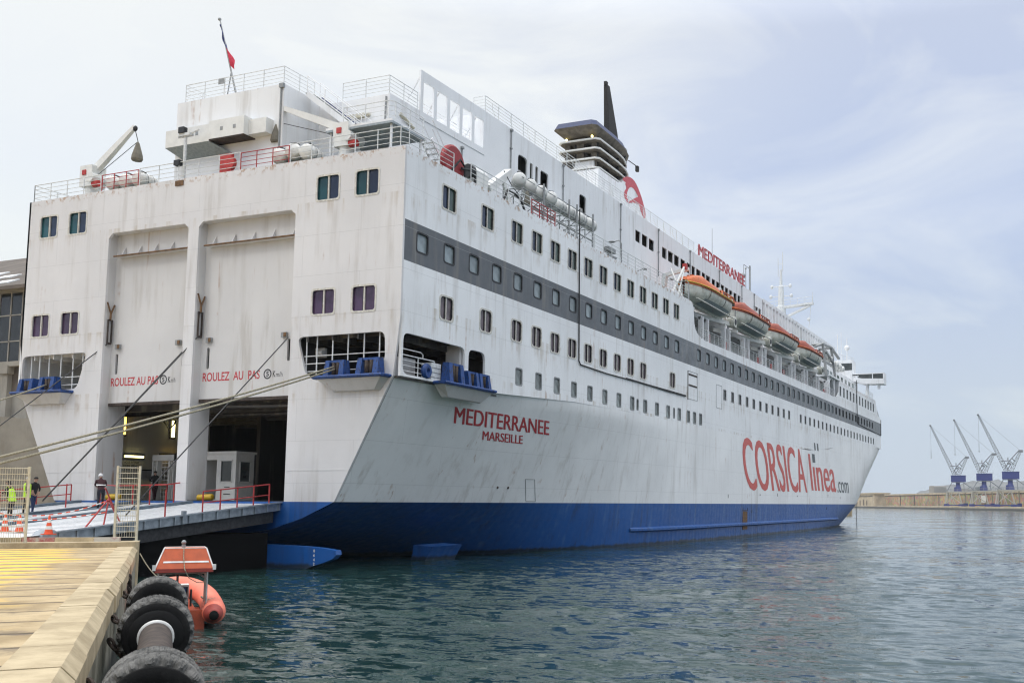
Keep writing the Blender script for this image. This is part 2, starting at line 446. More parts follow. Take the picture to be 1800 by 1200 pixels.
def haze_mat():
    m = D.materials.new('haze_air'); m.use_nodes = True; t = m.node_tree; t.nodes.clear()
    o = N(t, 'ShaderNodeOutputMaterial'); pv = N(t, 'ShaderNodeVolumePrincipled')
    pv.inputs['Color'].default_value = (.86, .92, 1.0, 1); pv.inputs['Density'].default_value = .00013
    pv.inputs['Anisotropy'].default_value = .2
    t.links.new(pv.outputs[0], o.inputs['Volume']); MATS['haze_air'] = m
haze_mat()

# ------------------------------------------------------------------ mesh helpers
class MB:
    def __init__(s): s.v = []; s.f = []; s.mi = []; s.sm = []; s.m = 0; s.smooth = False
    def add(s, vs, fs):
        o = len(s.v); s.v.extend([tuple(p) for p in vs])
        for f in fs: s.f.append(tuple(i+o for i in f)); s.mi.append(s.m); s.sm.append(s.smooth)
        return s
    def box(s, x0, y0, z0, x1, y1, z1):
        vs = [(x, y, z) for z in (z0, z1) for y in (y0, y1) for x in (x0, x1)]
        return s.add(vs, [(0, 2, 3, 1), (4, 5, 7, 6), (0, 1, 5, 4), (2, 6, 7, 3), (0, 4, 6, 2), (1, 3, 7, 5)])
    def obox(s, c, ax, ay, az):
        c, ax, ay, az = Vector(c), Vector(ax), Vector(ay), Vector(az)
        vs = [c+ax*i+ay*j+az*k for k in (-1, 1) for j in (-1, 1) for i in (-1, 1)]
        return s.add(vs, [(0, 2, 3, 1), (4, 5, 7, 6), (0, 1, 5, 4), (2, 6, 7, 3), (0, 4, 6, 2), (1, 3, 7, 5)])
    def bar(s, p, q, r, n=6, r2=None, cap=True):
        p, q = Vector(p), Vector(q); d = q-p
        if d.length < 1e-6: return s
        d.normalize(); a = d.orthogonal().normalized(); b_ = d.cross(a)
        r2 = r if r2 is None else r2
        vs = []
        for c, rr in ((p, r), (q, r2)):
            for i in range(n):
                t = 2*math.pi*i/n+math.pi/4; vs.append(c+a*rr*math.cos(t)+b_*rr*math.sin(t))
        fs = [(i, (i+1) % n, n+(i+1) % n, n+i) for i in range(n)]
        if cap: fs += [tuple(range(n-1, -1, -1)), tuple(range(n, 2*n))]
        return s.add(vs, fs)
    def beam(s, p, q, w, h, up=(0, 0, 1)):
        p, q = Vector(p), Vector(q); d = (q-p); L = d.length; d.normalize()
        u = Vector(up); sd = d.cross(u)
        if sd.length < 1e-4: sd = d.orthogonal()
        sd.normalize(); u = sd.cross(d).normalized()
        return s.obox((p+q)/2, d*(L/2), sd*(w/2), u*(h/2))
    def tube(s, pts, r, n=6, closed=False, radii=None):
        pts = [Vector(p) for p in pts]; m = len(pts); vs = []
        ref = None
        for i, p in enumerate(pts):
            if closed: d = pts[(i+1) % m]-pts[i-1]
            else: d = pts[min(i+1, m-1)]-pts[max(i-1, 0)]
            d.normalize()
            if ref is None: ref = d.orthogonal().normalized()
            a = (ref-d*ref.dot(d))
            a = a.normalized() if a.length > 1e-5 else d.orthogonal().normalized()
            ref = a; b_ = d.cross(a); rr = radii[i] if radii else r
            for k in range(n):
                t = 2*math.pi*k/n; vs.append(p+a*rr*math.cos(t)+b_*rr*math.sin(t))
        fs = []
        for i in range(m if closed else m-1):
            j = (i+1) % m
            for k in range(n): fs.append((i*n+k, i*n+(k+1) % n, j*n+(k+1) % n, j*n+k))
        if not closed: fs += [tuple(range(n-1, -1, -1)), tuple(range((m-1)*n, m*n))]
        return s.add(vs, fs)
    def grid(s, rows, closed=False):
        nr, nc = len(rows), len(rows[0]); vs = [p for r in rows for p in r]; fs = []
        for i in range(nr-1):
            for j in range(nc if closed else nc-1):
                k = (j+1) % nc; fs.append((i*nc+j, i*nc+k, (i+1)*nc+k, (i+1)*nc+j))
        return s.add(vs, fs)
    def prism(s, pts, off):
        off = Vector(off); n = len(pts); a = [Vector(p) for p in pts]; b_ = [p+off for p in a]
        return s.add(a+b_, [tuple(range(n-1, -1, -1)), tuple(range(n, 2*n))]+[(i, (i+1) % n, n+(i+1) % n, n+i) for i in range(n)])
    def lathe(s, prof, c, axis=(0, 0, 1), n=20, a0=0.0):
        ax = Vector(axis).normalized(); a = ax.orthogonal().normalized(); b_ = ax.cross(a); c = Vector(c)
        rows = []
        for r, h in prof:
            rows.append([c+ax*h+a*r*math.cos(2*math.pi*i/n+a0)+b_*r*math.sin(2*math.pi*i/n+a0) for i in range(n)])
        return s.grid(rows, True)
    def ball(s, c, rx, ry=None, rz=None, n=12, m=8):
        ry = rx if ry is None else ry; rz = rx if rz is None else rz
        rows = [[(c[0]+rx*math.sin(math.pi*i/m)*math.cos(2*math.pi*j/n), c[1]+ry*math.sin(math.pi*i/m)*math.sin(2*math.pi*j/n), c[2]+rz*math.cos(math.pi*i/m)) for j in range(n)] for i in range(m+1)]
        return s.grid(rows, True)
    def mesh(s, name, mats):
        me = D.meshes.new(name); me.from_pydata([tuple(p) for p in s.v], [], s.f)
        mats = mats if isinstance(mats, (list, tuple)) else [mats]
        for m in mats: me.materials.append(MATS[m])
        me.polygons.foreach_set('material_index', s.mi); me.polygons.foreach_set('use_smooth', s.sm)
        me.validate(); me.update()
        return me
    def build(s, name, mats, parent=None, loc=None):
        return link(name, s.mesh(name, mats), parent, loc)
def pieces(mb, gap=.03):
    """the separate pieces of a mesh builder, parts that touch kept together"""
    n = len(mb.v); par = list(range(n))
    def find(i):
        while par[i] != i: par[i] = par[par[i]]; i = par[i]
        return i
    for f in mb.f:
        a = find(f[0])
        for i in f[1:]:
            b_ = find(i)
            if a != b_: par[b_] = a
    box = {}
    for i, p in enumerate(mb.v):
        r_ = find(i)
        if r_ not in box: box[r_] = [list(p), list(p)]
        else:
            for k in range(3): box[r_][0][k] = min(box[r_][0][k], p[k]); box[r_][1][k] = max(box[r_][1][k], p[k])
    keys = list(box); grp = {k: k for k in keys}
    def gf(i):
        while grp[i] != i: i = grp[i]
        return i
    for i, a in enumerate(keys):
        for b_ in keys[:i]:
            A, B_ = box[a], box[b_]
            if all(A[0][k]-gap <= B_[1][k] and B_[0][k]-gap <= A[1][k] for k in range(3)):
                ga, gb = gf(a), gf(b_)
                if ga != gb: grp[ga] = gb
    res = {}
    for f, mi, s_ in zip(mb.f, mb.mi, mb.sm):
        res.setdefault(gf(find(f[0])), []).append((f, mi, s_))
    out_ = []
    for fl in res.values():
        m = MB(); mp = {}
        for f, mi, s_ in fl:
            for i in f:
                if i not in mp: mp[i] = len(m.v); m.v.append(mb.v[i])
            m.f.append(tuple(mp[i] for i in f)); m.mi.append(mi); m.sm.append(s_)
        out_.append(m)
    return out_
def link(name, me, parent=None, loc=None):
    o = D.objects.new(name, me); COL.objects.link(o)
    if parent is not None: o.parent = parent
    if loc is not None: o.location = loc
    return o
def tag(o, label, cat, group=None):
    o['label'] = label; o['category'] = cat
    if group: o['group'] = group
    return o
def empty(name, loc, label, cat, group=None, rz=0.0):
    o = D.objects.new(name, None); COL.objects.link(o); o.location = loc; o.rotation_euler = (0, 0, rz)
    o.empty_display_size = .3
    return tag(o, label, cat, group)
def struct(o): o['kind'] = 'structure'; return o
def copy_tree(o, parent=None):
    c = o.copy(); COL.objects.link(c)
    if parent is not None: c.parent = parent
    for ch in list(o.children): copy_tree(ch, c)
    return c
def smooth_normals(o): return o
def rr(u0, v0, u1, v1, r, n=3):
    pts = []
    for cu, cv, a0 in ((u1-r, v1-r, 0), (u0+r, v1-r, 90), (u0+r, v0+r, 180), (u1-r, v0+r, 270)):
        for i in range(n+1):
            a = R(a0+90*i/n); pts.append((cu+r*math.cos(a), cv+r*math.sin(a)))
    return pts
def rpoly(pts, r, n=3):
    """polygon with its corners rounded"""
    out_ = []
    m = len(pts)
    for i in range(m):
        p = Vector(pts[i]); a = Vector(pts[i-1])-p; b_ = Vector(pts[(i+1) % m])-p
        rr_ = min(r, a.length*.45, b_.length*.45)
        p0 = p+a.normalized()*rr_; p1 = p+b_.normalized()*rr_
        for k in range(n+1):
            t = k/n; q = p0*(1-t)**2+p*2*t*(1-t)+p1*t*t; out_.append((q.x, q.y))
    return out_
def inside(p, poly):
    c = False; x, y = p
    for (x0, y0), (x1, y1) in zip(poly, poly[1:]+poly[:1]):
        if (y0 > y) != (y1 > y) and x < (x1-x0)*(y-y0)/(y1-y0)+x0: c = not c
    return c
def fill2d(outer, holes, thick):
    """flat plate with holes: verts (u, v, w) with w in 0..thick and faces"""
    loops = [[(float(p[0]), float(p[1])) for p in q] for q in [outer]+list(holes)]
    pts, edges = [], []
    for q in loops:
        o = len(pts); pts += [Vector(p) for p in q]; edges += [(o+i, o+(i+1) % len(q)) for i in range(len(q))]
    vo, eo_, fo, *_r = delaunay_2d_cdt(pts, edges, [], 0, 1e-6)
    boxes = [(min(p[0] for p in h), max(p[0] for p in h), min(p[1] for p in h), max(p[1] for p in h), h) for h in loops[1:]]
    tri = []
    for f in fo:
        c = (sum(vo[i].x for i in f)/len(f), sum(vo[i].y for i in f)/len(f))
        if not inside(c, loops[0]): continue
        if any(b0 <= c[0] <= b1 and b2 <= c[1] <= b3 and inside(c, h) for b0, b1, b2, b3, h in boxes): continue
        tri.append(tuple(f))
    n = len(vo)
    vs = [(p.x, p.y, 0.0) for p in vo]+[(p.x, p.y, thick) for p in vo]
    fs = [tuple(reversed(f)) for f in tri]+[tuple(i+n for i in f) for f in tri]
    o = n*2
    for q in loops:
        m = len(q); vs += [(p[0], p[1], 0.0) for p in q]+[(p[0], p[1], thick) for p in q]
        fs += [(o+i, o+(i+1) % m, o+m+(i+1) % m, o+m+i) for i in range(m)]; o += 2*m
    return vs, fs
def plate(mb, outer, holes, thick, fn):
    vs, fs = fill2d(outer, holes, thick)
    mb.add([fn(*p) for p in vs], fs); return mb
def text_mesh(body, size=1.0, offset=0.0, extrude=0.0, spacing=1.0):
    cu = D.curves.new('tmp', 'FONT'); cu.body = body; cu.size = size; cu.offset = offset; cu.extrude = extrude
    cu.space_character = spacing; cu.resolution_u = 4
    ob = D.objects.new('tmp', cu); COL.objects.link(ob)
    dg = bpy.context.evaluated_depsgraph_get()
    me = D.meshes.new_from_object(ob.evaluated_get(dg))
    vs = [tuple(v.co) for v in me.vertices]; fs = [tuple(p.vertices) for p in me.polygons]
    D.objects.remove(ob); D.curves.remove(cu); D.meshes.remove(me)
    return vs, fs
def lettering(mb, body, u0, u1, v0, v1, fn, offset=.02, extrude=0.0, spacing=1.0, fit=None, bold=0.0):
    if bold:
        for k in (-1, 0, 1):
            lettering(mb, body, u0+bold*(1+k), u1-bold*(1-k), v0, v1, lambda u, v, w, k=k: fn(u, v, w+.002*k), offset, extrude, spacing, fit)
        return mb
    """text stretched to the box u0..u1, v0..v1 (cap height), mapped by fn(u, v, w)"""
    vs, fs = text_mesh(body, 1.0, offset, extrude, spacing)
    xs = [p[0] for p in vs]; ys = [p[1] for p in vs]
    x0, x1 = min(xs), max(xs); y0, y1 = (min(ys), max(ys)) if fit is None else fit
    q = [fn(u0+(p[0]-x0)/(x1-x0)*(u1-u0), v0+(p[1]-y0)/(y1-y0)*(v1-v0), p[2]) for p in vs]
    mb.add(q, fs); return mb
def rail(mb, pts, h=1.05, lines=4, step=1.5, r=.022, rp=.028, ends=True):
    """deck railing along pts"""
    pts = [Vector(p) for p in pts]
    for a, b_ in zip(pts, pts[1:]):
        n = max(1, round((b_-a).length/step))
        for i in range(n+1):
            if i == n and b_ is not pts[-1]: continue
            p = a.lerp(b_, i/n); mb.bar(p, p+Vector((0, 0, h)), rp, 5)
        for k in range(1, lines+1):
            z = Vector((0, 0, h*k/lines)); mb.bar(a+z, b_+z, r*(1.25 if k == lines else .8), 5)
    return mb
HAZE = True
# ================================================================== SETTING: water, quay
def water_mesh():
    """one sheet to the horizon: wind ripples as real relief, finer near the quay"""
    rng = np.random.default_rng(5)
    rs = [7.0]
    while rs[-1] < 4200: rs.append(rs[-1]+max(.07, .0085*rs[-1]))
    rs = np.array(rs); az = np.radians(np.arange(-62, 24.01, .11))
    X = 44.15+rs[:, None]*np.sin(az)[None, :]; Y = -40.5+rs[:, None]*np.cos(az)[None, :]
    Z = np.zeros_like(X)
    sp = np.maximum(.07, np.maximum(.0085*rs, rs*.00192))[:, None]
    n = 74
    lam = np.exp(np.linspace(np.log(.36), np.log(7.5), n))
    for i, L in enumerate(lam):
        k = 2*np.pi/L
        th = R(-14)+rng.normal(0, .62); ph = rng.uniform(0, 6.283)
        a = .10*math.sqrt(2/n)/k*(1.0 if L < 1.6 else .55)
        fade = np.clip((L/sp-2.2)/2.0, 0, 1)*(1-.5*np.clip((rs[:, None]-22)/70, 0, 1))
        gx = 1+.45*np.sin(X*.031+i)*np.sin(Y*.023+1.7*i)
        Z += a*fade*gx*np.sin(k*(X*math.sin(th)+Y*math.cos(th))+ph+.6*np.sin(X*.17+i)+.5*np.sin(Y*.13+2*i))
    for L, th, s_ in ((13, -.5, .010), (21, .2, .010), (9.5, -.15, .012)):
        k = 2*np.pi/L; Z += s_/k*np.clip((L/sp-2.2)/2.0, 0, 1)*np.sin(k*(X*math.sin(th)+Y*math.cos(th)))
    nr, nc = X.shape
    edge = [(-6000, -900, -.3), (6000, -900, -.3), (6000, 6000, -.3), (-6000, 6000, -.3)]
    co = np.concatenate([np.stack([X, Y, Z], -1).reshape(-1, 3), np.array(edge)]).astype(np.float32)
    idx = np.arange(nr*nc).reshape(nr, nc)
    q = np.stack([idx[:-1, :-1], idx[1:, :-1], idx[1:, 1:], idx[:-1, 1:]], -1).reshape(-1, 4)[:, ::-1]
    e0 = nr*nc
    q = np.concatenate([q, np.array([[e0, e0+1, e0+2, e0+3]])]).astype(np.int32)
    me = D.meshes.new('water'); me.vertices.add(len(co)); me.vertices.foreach_set('co', co.ravel())
    me.loops.add(q.size); me.loops.foreach_set('vertex_index', q.ravel()); me.polygons.add(len(q))
    me.polygons.foreach_set('loop_start', np.arange(0, q.size, 4, dtype=np.int32)); me.polygons.foreach_set('loop_total', np.full(len(q), 4, dtype=np.int32))
    me.polygons.foreach_set('use_smooth', np.ones(len(q), dtype=bool)); me.update(calc_edges=True); me.validate()
    me.materials.append(MATS['sea_water']); return me
struct(link('water', water_mesh()))

def poly_prism(mb, pts, z0, z1):
    n = len(pts)
    mb.add([(p[0], p[1], z0) for p in pts]+[(p[0], p[1], z1) for p in pts],
           [tuple(range(n-1, -1, -1)), tuple(range(n, 2*n))]+[(i, (i+1) % n, n+(i+1) % n, n+i) for i in range(n)])
# quay body: near arm (its long edge runs toward the viewer) and the terminal apron behind the ferry
mb = MB()
a = EP(0, -.55, 0); b_ = EP(75, -.55, 0)
qp = [a[:2], (7.0, -11.6), (-15.5, -11.6), (-15.5, 260), (-260, 260), (-260, -160), (60, -160), b_[:2]]
mb.m = 0; poly_prism(mb, qp[::-1], -3, QZ-.02)
struct(mb.build('quay', ['concrete']))
mb = MB()
# board deck of the near arm, a sheet over the body
p0 = EP(1.9, -.62, QZ); p1 = EP(75, -.62, QZ); p2 = EP(75, -40, QZ); p3 = EP(1.9, -40, QZ)
mb.add([p0, p1, p2, p3], [(0, 3, 2, 1)])
struct(mb.build('quay_deck', 'quay_boards'))
# coping blocks with a chamfered outer edge, and the stained quay wall below
mb = MB()
rnd = random.Random(3)
s = 1.0
while s < 60:
    L = 1.55+rnd.uniform(-.1, .1)
    e = s+L-.014; dz = rnd.uniform(-.006, .006); dt = rnd.uniform(-.02, .02)
    prof = [(-.62, QZ-.2), (-.62, QZ+.006), (-.13+dt, QZ+.008), (.0+dt, QZ-.13), (.0+dt, QZ-.42), (-.5, QZ-.42)]
    mb.prism([EP(s, p[0], p[1]+dz) for p in prof], (EX*(e-s), EY*(e-s), 0))
    s += L
struct(mb.build('quay_coping', 'concrete_pale'))
mb = MB()
pts = []
for s in [i*1.0 for i in range(-1, 62)]:
    pts.append([EP(s, -.055+.03*math.sin(s*2.1+z)*(1.4-z), z) for z in (-2.5, -.4, .2, .7, 1.1, QZ-.38)])
mb.grid(pts)
struct(mb.build('quay_wall', 'quay_wall'))
# raised end block of the quay with a rounded outer corner
mb = MB()
pp = [EP(-.25, .02, 0)[:2], EP(1.0, .02, 0)[:2], EP(1.05, -.6, 0)[:2], EP(.95, -8, 0)[:2], EP(-.1, -8, 0)[:2]]
poly_prism(mb, [p for p in rpoly(pp, .3)][::-1], -2.5, QZ+.16)
struct(mb.build('quay_end_kerb', 'concrete_pale'))

# ================================================================== FERRY
ferry = empty('ferry', (0, 0, 0), 'huge white car ferry moored stern-on with red lettering and grey window stripe', 'ferry')
def P(mb, name, mats, parent=ferry, loc=None): return mb.build(name, mats, parent, loc)
def PS(mb, name, mats, gap=.03):
    for m in pieces(mb, gap): m.build(name, mats, ferry)
def sm(t): t = max(0., min(1., t)); return t*t*(3-2*t)
def lerp(a, b, t): return a+(b-a)*t
def interp(x, tab):
    if x <= tab[0][0]: return tab[0][1]
    for (a, va), (b, vb) in zip(tab, tab[1:]):
        if x <= b: return va+(vb-va)*(x-a)/(b-a)
    return tab[-1][1]
def kz(y): return interp(y, [(0, 9.6), (9, 9.65), (19, 10.1), (27, 10.22), (85, 10.22), (97, 11.0), (114, 13.05), (140, 13.2)])
# silhouette ratios of the fore body seen in the photograph, turned into the start of the taper per level
def bow_params(z):
    Lz = interp(z, [(-3, 149), (0, 151), (3.4, 155), (8, 160), (13.2, 165)])
    rt = interp(z, [(-3, 4.45), (0, 4.72), (3.4, 5.15), (8, 5.45), (13.2, 5.86)])
    lo, hi = 40.0, Lz-6
    for _ in range(28):
        mid = (lo+hi)/2
        best = max((mid+(Lz-mid)*k/40+40.54)/(44.15-13.7*(1-(k/40)**2.2)) for k in range(41))
        if best < rt: lo = mid
        else: hi = mid
    return (lo+hi)/2, Lz
_bp = {}
def B(y, z):
    if y > 60:
        k = round(z, 2)
        if k not in _bp: _bp[k] = bow_params(k)
        y1, Lz = _bp[k]
        return 13.7*(1-max(0, min(1, (y-y1)/(Lz-y1)))**2.2)
    b335 = 10.02+3.68*sm((y+6)/52) if y > 0 else 10.02
    b335 = lerp(10.02, 13.7, sm(y/46))
    if z >= 3.35:
        b96 = 13.38+.32*min(1, y/25)
        return min(13.7, lerp(b335, b96, (z-3.35)/(9.6-3.35)) if z < 9.6 else lerp(b96, 13.7, (z-9.6)/(max(.05, kz(y)-9.6)+.35)))
    zb = 1.25-.12*y-.0115*max(0, y-6)**2
    t = max(0, (z-zb)/(3.35-zb))
    return b335*t**lerp(.46, .10, sm((y-9)/20))
ys = [.145, .5, 1, 2, 3.5, 5, 7, 9, 11, 13, 16, 19, 22, 26, 30, 35, 40, 46, 52, 60, 70, 80, 88, 94, 100, 105, 110, 114, 118, 122, 126, 130, 133, 136, 139.5]
def shell(side, zfun, yy):
    rows = []
    for y in yy:
        zs = zfun(y); rows.append([(side*B(y, z), y, z) for z in zs])
    return rows
mb = MB(); mb.smooth = True
for sd in (1, -1):
    r_ = shell(sd, lambda y: [lerp(3.35, kz(y), i/16) for i in range(17)], ys)
    mb.grid(r_ if sd > 0 else [list(reversed(q)) for q in r_])
    # flared forebody ahead of the full-width house
    yy2 = [139.5, 142, 145, 148, 151, 154, 157, 159, 161, 163, 165]
    r_ = []
    for y in yy2:
        row = []
        for i in range(18):
            z = lerp(3.35, 15.6, i/17); zz = min(z, 13.2)
            row.append((sd*B(y, zz), y, z))
        r_.append(row)
    mb.grid(r_ if sd > 0 else [list(reversed(q)) for q in r_])
    # lift up from the knuckle forward of the panel is closed by the panel itself
P(mb, 'hull', 'white_hull')
mb = MB(); mb.smooth = True
zz_ = [-2.4, -1.6, -.9, -.3, .1, .5, .9, 1.3, 1.7, 2.1, 2.6, 3.0, 3.35]
yb = ys + [142, 145, 148, 150, 152, 154, 155]
for sd in (1, -1):
    r_ = shell(sd, lambda y: zz_, yb)
    mb.grid(r_ if sd > 0 else [list(reversed(q)) for q in r_])
mb.smooth = False
# lower transom below the painted line
tb = [(x, interp(abs(x), [(0, 1.28), (3, 1.5), (6, 1.92), (8, 2.5), (10.02, 3.35)])) for x in (-10.02, -9, -8, -7, -6, -4.5, -3, -1.5, 0, 1.5, 3, 4.5, 6, 7, 8, 9, 10.02)]
mb.prism([(x, 0, z) for x, z in tb], (0, .05, 0))
# stern wedge and rudder blade showing at the waterline
mb.prism([(x, -.4, z) for x, z in ((-9.9, .39), (-10.58, .66), (-10.57, .99), (-8.4, 1.12), (-3, 1.2), (3, 1.2), (6.5, 1.17), (8.44, 1.13), (9.6, 1.07), (10.57, .96), (10.62, .75), (10.4, .55), (9.9, .36), (9, .1), (8, -.4), (-8, -.4))], (0, .4, 0))
mb.prism([(x, 8.0, z) for x, z in ((9.1, .91), (10.42, .84), (10.2, .5), (9.98, .1), (9.7, -.8), (8.7, -.8), (8.85, -.1), (9.05, .4))], (0, 3.0, 0))
P(mb, 'boot_top', 'blue_hull')
mb = MB()
mb.smooth = False
pts = [(B(y, 1.3)+.13, y, 1.3) for y in range(31, 104, 3)]
rows = []
for y in range(31, 105, 3):
    x = B(y, 1.3)-.05; w = .30*min(1, (y-30)/2)*min(1, (105.5-y)/2); rows.append([(x, y, 1.5), (x+w, y, 1.36), (x+w, y, 1.2), (x, y, 1.06)])
mb.grid(rows)
P(mb, 'rubbing_strake', 'blue_hull')

# ---- starboard side plate with every window and mooring port cut through it
T = .14
FR = 2.432
sideY = lambda u, v, w: (13.7-w, u, v)
holes = []
def wn(y, z, w, h, r=.14):
    return rr(y-w/2, z-h/2, y+w/2, z+h/2, r)
A_y = [3.95, 7.82, 11.15] + [13.62+FR*i for i in range(11)]
C_y = [3.95, 7.86, 11.30] + [13.76+FR*i for i in range(8)] + [37.09]
B_y = [1.65+FR*i for i in range(16)] + [43.62+FR*i for i in range(37)]
D_y = [11.69+FR*i for i in range(8)] + [31.26, 33.70, 36.15, 38.73, 40.95, 42.5, 44.1]
Dn_y = [29.75, 37.5]
E_y = [51.05+FR*i for i in range(11)] + [81.05+FR*i for i in range(22)]
F_y = [105.07+2.487*i for i in range(12)]
WA, HA = 1.32, 1.32; WC, HC = 1.27, 1.30; WB, HB = .95, 1.0; WD, HD = .76, .98; WE, HE = .86, .98; WF, HF = 1.05, 1.35
zE = lambda y: 13.84+.0035*(y-51)
zB = lambda y: 16.63+.0014*y
for y in A_y: holes.append(wn(y, 19.66, WA, HA, .13))
for y in C_y: holes.append(wn(y, 13.66, WC, HC, .24))
for y in B_y: holes.append(wn(y, zB(y), WB, HB, .13))
for y in D_y: holes.append(wn(y, 10.92, WD, HD, .10))
for y in Dn_y: holes.append(wn(y, 10.92, .34, .8, .08))
for y in E_y: holes.append(wn(y, zE(y), WE, HE, .07))
for y in F_y: holes.append(wn(y, 19.96, WF, HF, .07))
portA = rpoly([(.30, 9.72), (.30, 11.81), (5.8, 11.81), (5.8, 9.72)], .4)
portB = rpoly([(6.18, 9.74), (6.18, 11.81), (7.86, 11.81), (7.9, 9.74)], .42)
holes += [portA, portB]
knots = [0, 9, 19, 27, 85, 91, 97, 105, 114, 125, 139.5]
top_line = [(139.5, 16.4), (139.62, 18.66), (136.9, 18.95), (134.3, 21.45), (104.75, 21.45), (103.9, 19.6), (102.4, 18.85), (101.6, 18.72),
          (60, 18.45), (45.4, 18.28), (44.2, 18.36), (43.3, 18.6), (42.7, 18.95), (42.42, 19.4), (42.25, 20.4), (42.2, 20.7), (42.0, 21.1), (41.5, 21.3), (0, 21.3)]
outer = [(y, kz(y)) for y in knots]+top_line
# plated in strakes, each with its own cut-outs
def hole_c(h): return (sum(p[0] for p in h)/len(h), sum(p[1] for p in h)/len(h))
def strake(mb, poly):
    x0 = min(p[0] for p in poly); x1 = max(p[0] for p in poly); z0 = min(p[1] for p in poly); z1 = max(p[1] for p in poly)
    hs_ = []
    for h in holes:
        if min(p[0] for p in h) > x0 and max(p[0] for p in h) < x1 and min(p[1] for p in h) > z0-.001 and max(p[1] for p in h) < z1: hs_.append(h)
    plate(mb, poly, hs_, T, sideY)
    return len(hs_)
mb = MB(); nh = 0
def zlow(a, b_): return [(a, kz(a))]+[(k, kz(k)) for k in knots if a < k < b_]+[(b_, kz(b_))]
cuts = [T, 10.2, 46.9, 78.9, 104.4, 139.5]
for a, b_ in zip(cuts, cuts[1:]):
    nh += strake(mb, zlow(a, b_)+[(b_, 12.3), (a, 12.3)] if b_ < 100 else zlow(a, b_)+[(b_, 13.32), (a, 13.32 if a > 100 else 12.3)])
    lo = [(a, 12.3), (b_, 12.3)] if b_ < 100 else ([(a, 12.3), (b_, 13.32)] if a < 100 else [(a, 13.32), (b_, 13.32)])
    nh += strake(mb, lo+[(b_, 15.46), (a, 15.46)])
for a, b_ in zip([T, 20.0, 41.3, 71.6, 105.6], [20.0, 41.3, 71.6, 105.6, 139.5]):
    nh += strake(mb, [(a, 15.46), (b_, 15.46), (b_, 17.9), (a, 17.9)])
nh += strake(mb, [(T, 17.9), (19.8, 17.9), (19.8, 21.3), (T, 21.3)]); nh += strake(mb, [(19.8, 17.9), (41.3, 17.9), (41.3, 21.3), (19.8, 21.3)])
strake(mb, [(41.3, 17.9), (104.4, 17.9), (104.4, 20.7), (103.9, 19.6), (102.4, 18.85), (101.6, 18.72), (60, 18.45), (45.4, 18.28), (44.2, 18.36), (43.3, 18.6), (42.7, 18.95), (42.42, 19.4), (42.25, 20.4), (42.2, 20.7), (42.0, 21.1), (41.5, 21.3), (41.3, 21.3)])
nh += strake(mb, [(104.4, 17.9), (139.56, 17.9), (139.62, 18.66), (136.9, 18.95), (134.3, 21.45), (104.75, 21.45), (104.4, 20.7)])
assert nh == len(holes), (nh, len(holes))
P(mb, 'side_plating', 'white_side')
# port side, plain
mb = MB(); plate(mb, outer, [], T, lambda u, v, w: (-13.7+w, u, v)); P(mb, 'side_plating', 'white_side')
# blunt front of the house, decks and inner structure
mb = MB()
mb.box(-13.55, 139.2, 13.2, 13.55, 139.45, 18.6)
mb.box(-13.5, 104.9, 18.9, -13.45, 134, 21.4)
mb.add([(-13.55, 139.4, 18.62), (13.55, 139.4, 18.62), (13.55, 134.2, 21.42), (-13.55, 134.2, 21.42)], [(0, 1, 2, 3)])
mb.add([(-13.6, 104.8, 21.40), (13.6, 104.8, 21.40), (13.6, 134.2, 21.40), (-13.6, 134.2, 21.40)], [(0, 1, 2, 3)])
mb.add([(-13.6, 139.6, 15.4), (13.6, 139.6, 15.4), (5, 158, 15.4), (-5, 158, 15.4)], [(0, 1, 2, 3)])
P(mb, 'fore_house', 'white_house')
mb = MB()
mb.box(-13.55, .1, 21.12, 13.55, 41.4, 21.2)
mb.box(-13.5, 41.4, 18.05, 13.5, 104.8, 18.13)
P(mb, 'weather_deck', 'deck_green')

# ---- transom plate: two tall door recesses, mooring ports and eight windows
trY = lambda u, v, w: (u, w, v)
to = [(-10.02, 3.35), (-6.84, 3.35), (-6.84, 18.45), (-6.55, 18.72), (-1.0, 18.72), (-.7, 18.45), (-.7, 3.35), (.06, 3.35), (.06, 18.45), (.35, 18.72),
      (6.52, 18.72), (6.82, 18.45), (6.82, 3.35), (10.02, 3.35), (13.36, 9.6), (13.68, 12.4), (13.7, 12.6), (13.7, 21.3),
      (9, 21.33), (0, 21.36), (-9, 21.33), (-13.7, 21.3), (-13.7, 12.6), (-13.68, 12.4), (-13.36, 9.6)]
TW = [(s_*x, z) for s_ in (1, -1) for z in (19.64, 13.62) for x in (8.9, 11.42)]
TWs = [(8.9, 19.66), (11.4, 19.66), (-9.48, 19.62), (-11.92, 19.62), (8.86, 13.62), (11.42, 13.62), (-9.65, 13.65), (-12.1, 13.63)]
th = [rr(x-.74, z-.67, x+.74, z+.67, .14) for x, z in TWs]
tport = rpoly([(7.92, 9.76), (7.28, 11.86), (12.8, 11.86), (12.85, 10.35), (12.4, 9.76)], .38)
tport2 = rpoly([(-8.75, 9.76), (-8.08, 11.86), (-13.42, 11.86), (-13.45, 10.4), (-12.9, 9.76)][::-1], .38)
mb = MB(); plate(mb, to, th+[tport, tport2], T, trY)
# a raised seam weld
mb.box(6.9, -.012, 4.93, 10.82, 0, 4.985); mb.box(-10.82, -.012, 4.93, -6.95, 0, 4.985)
P(mb, 'transom', 'white_transom')
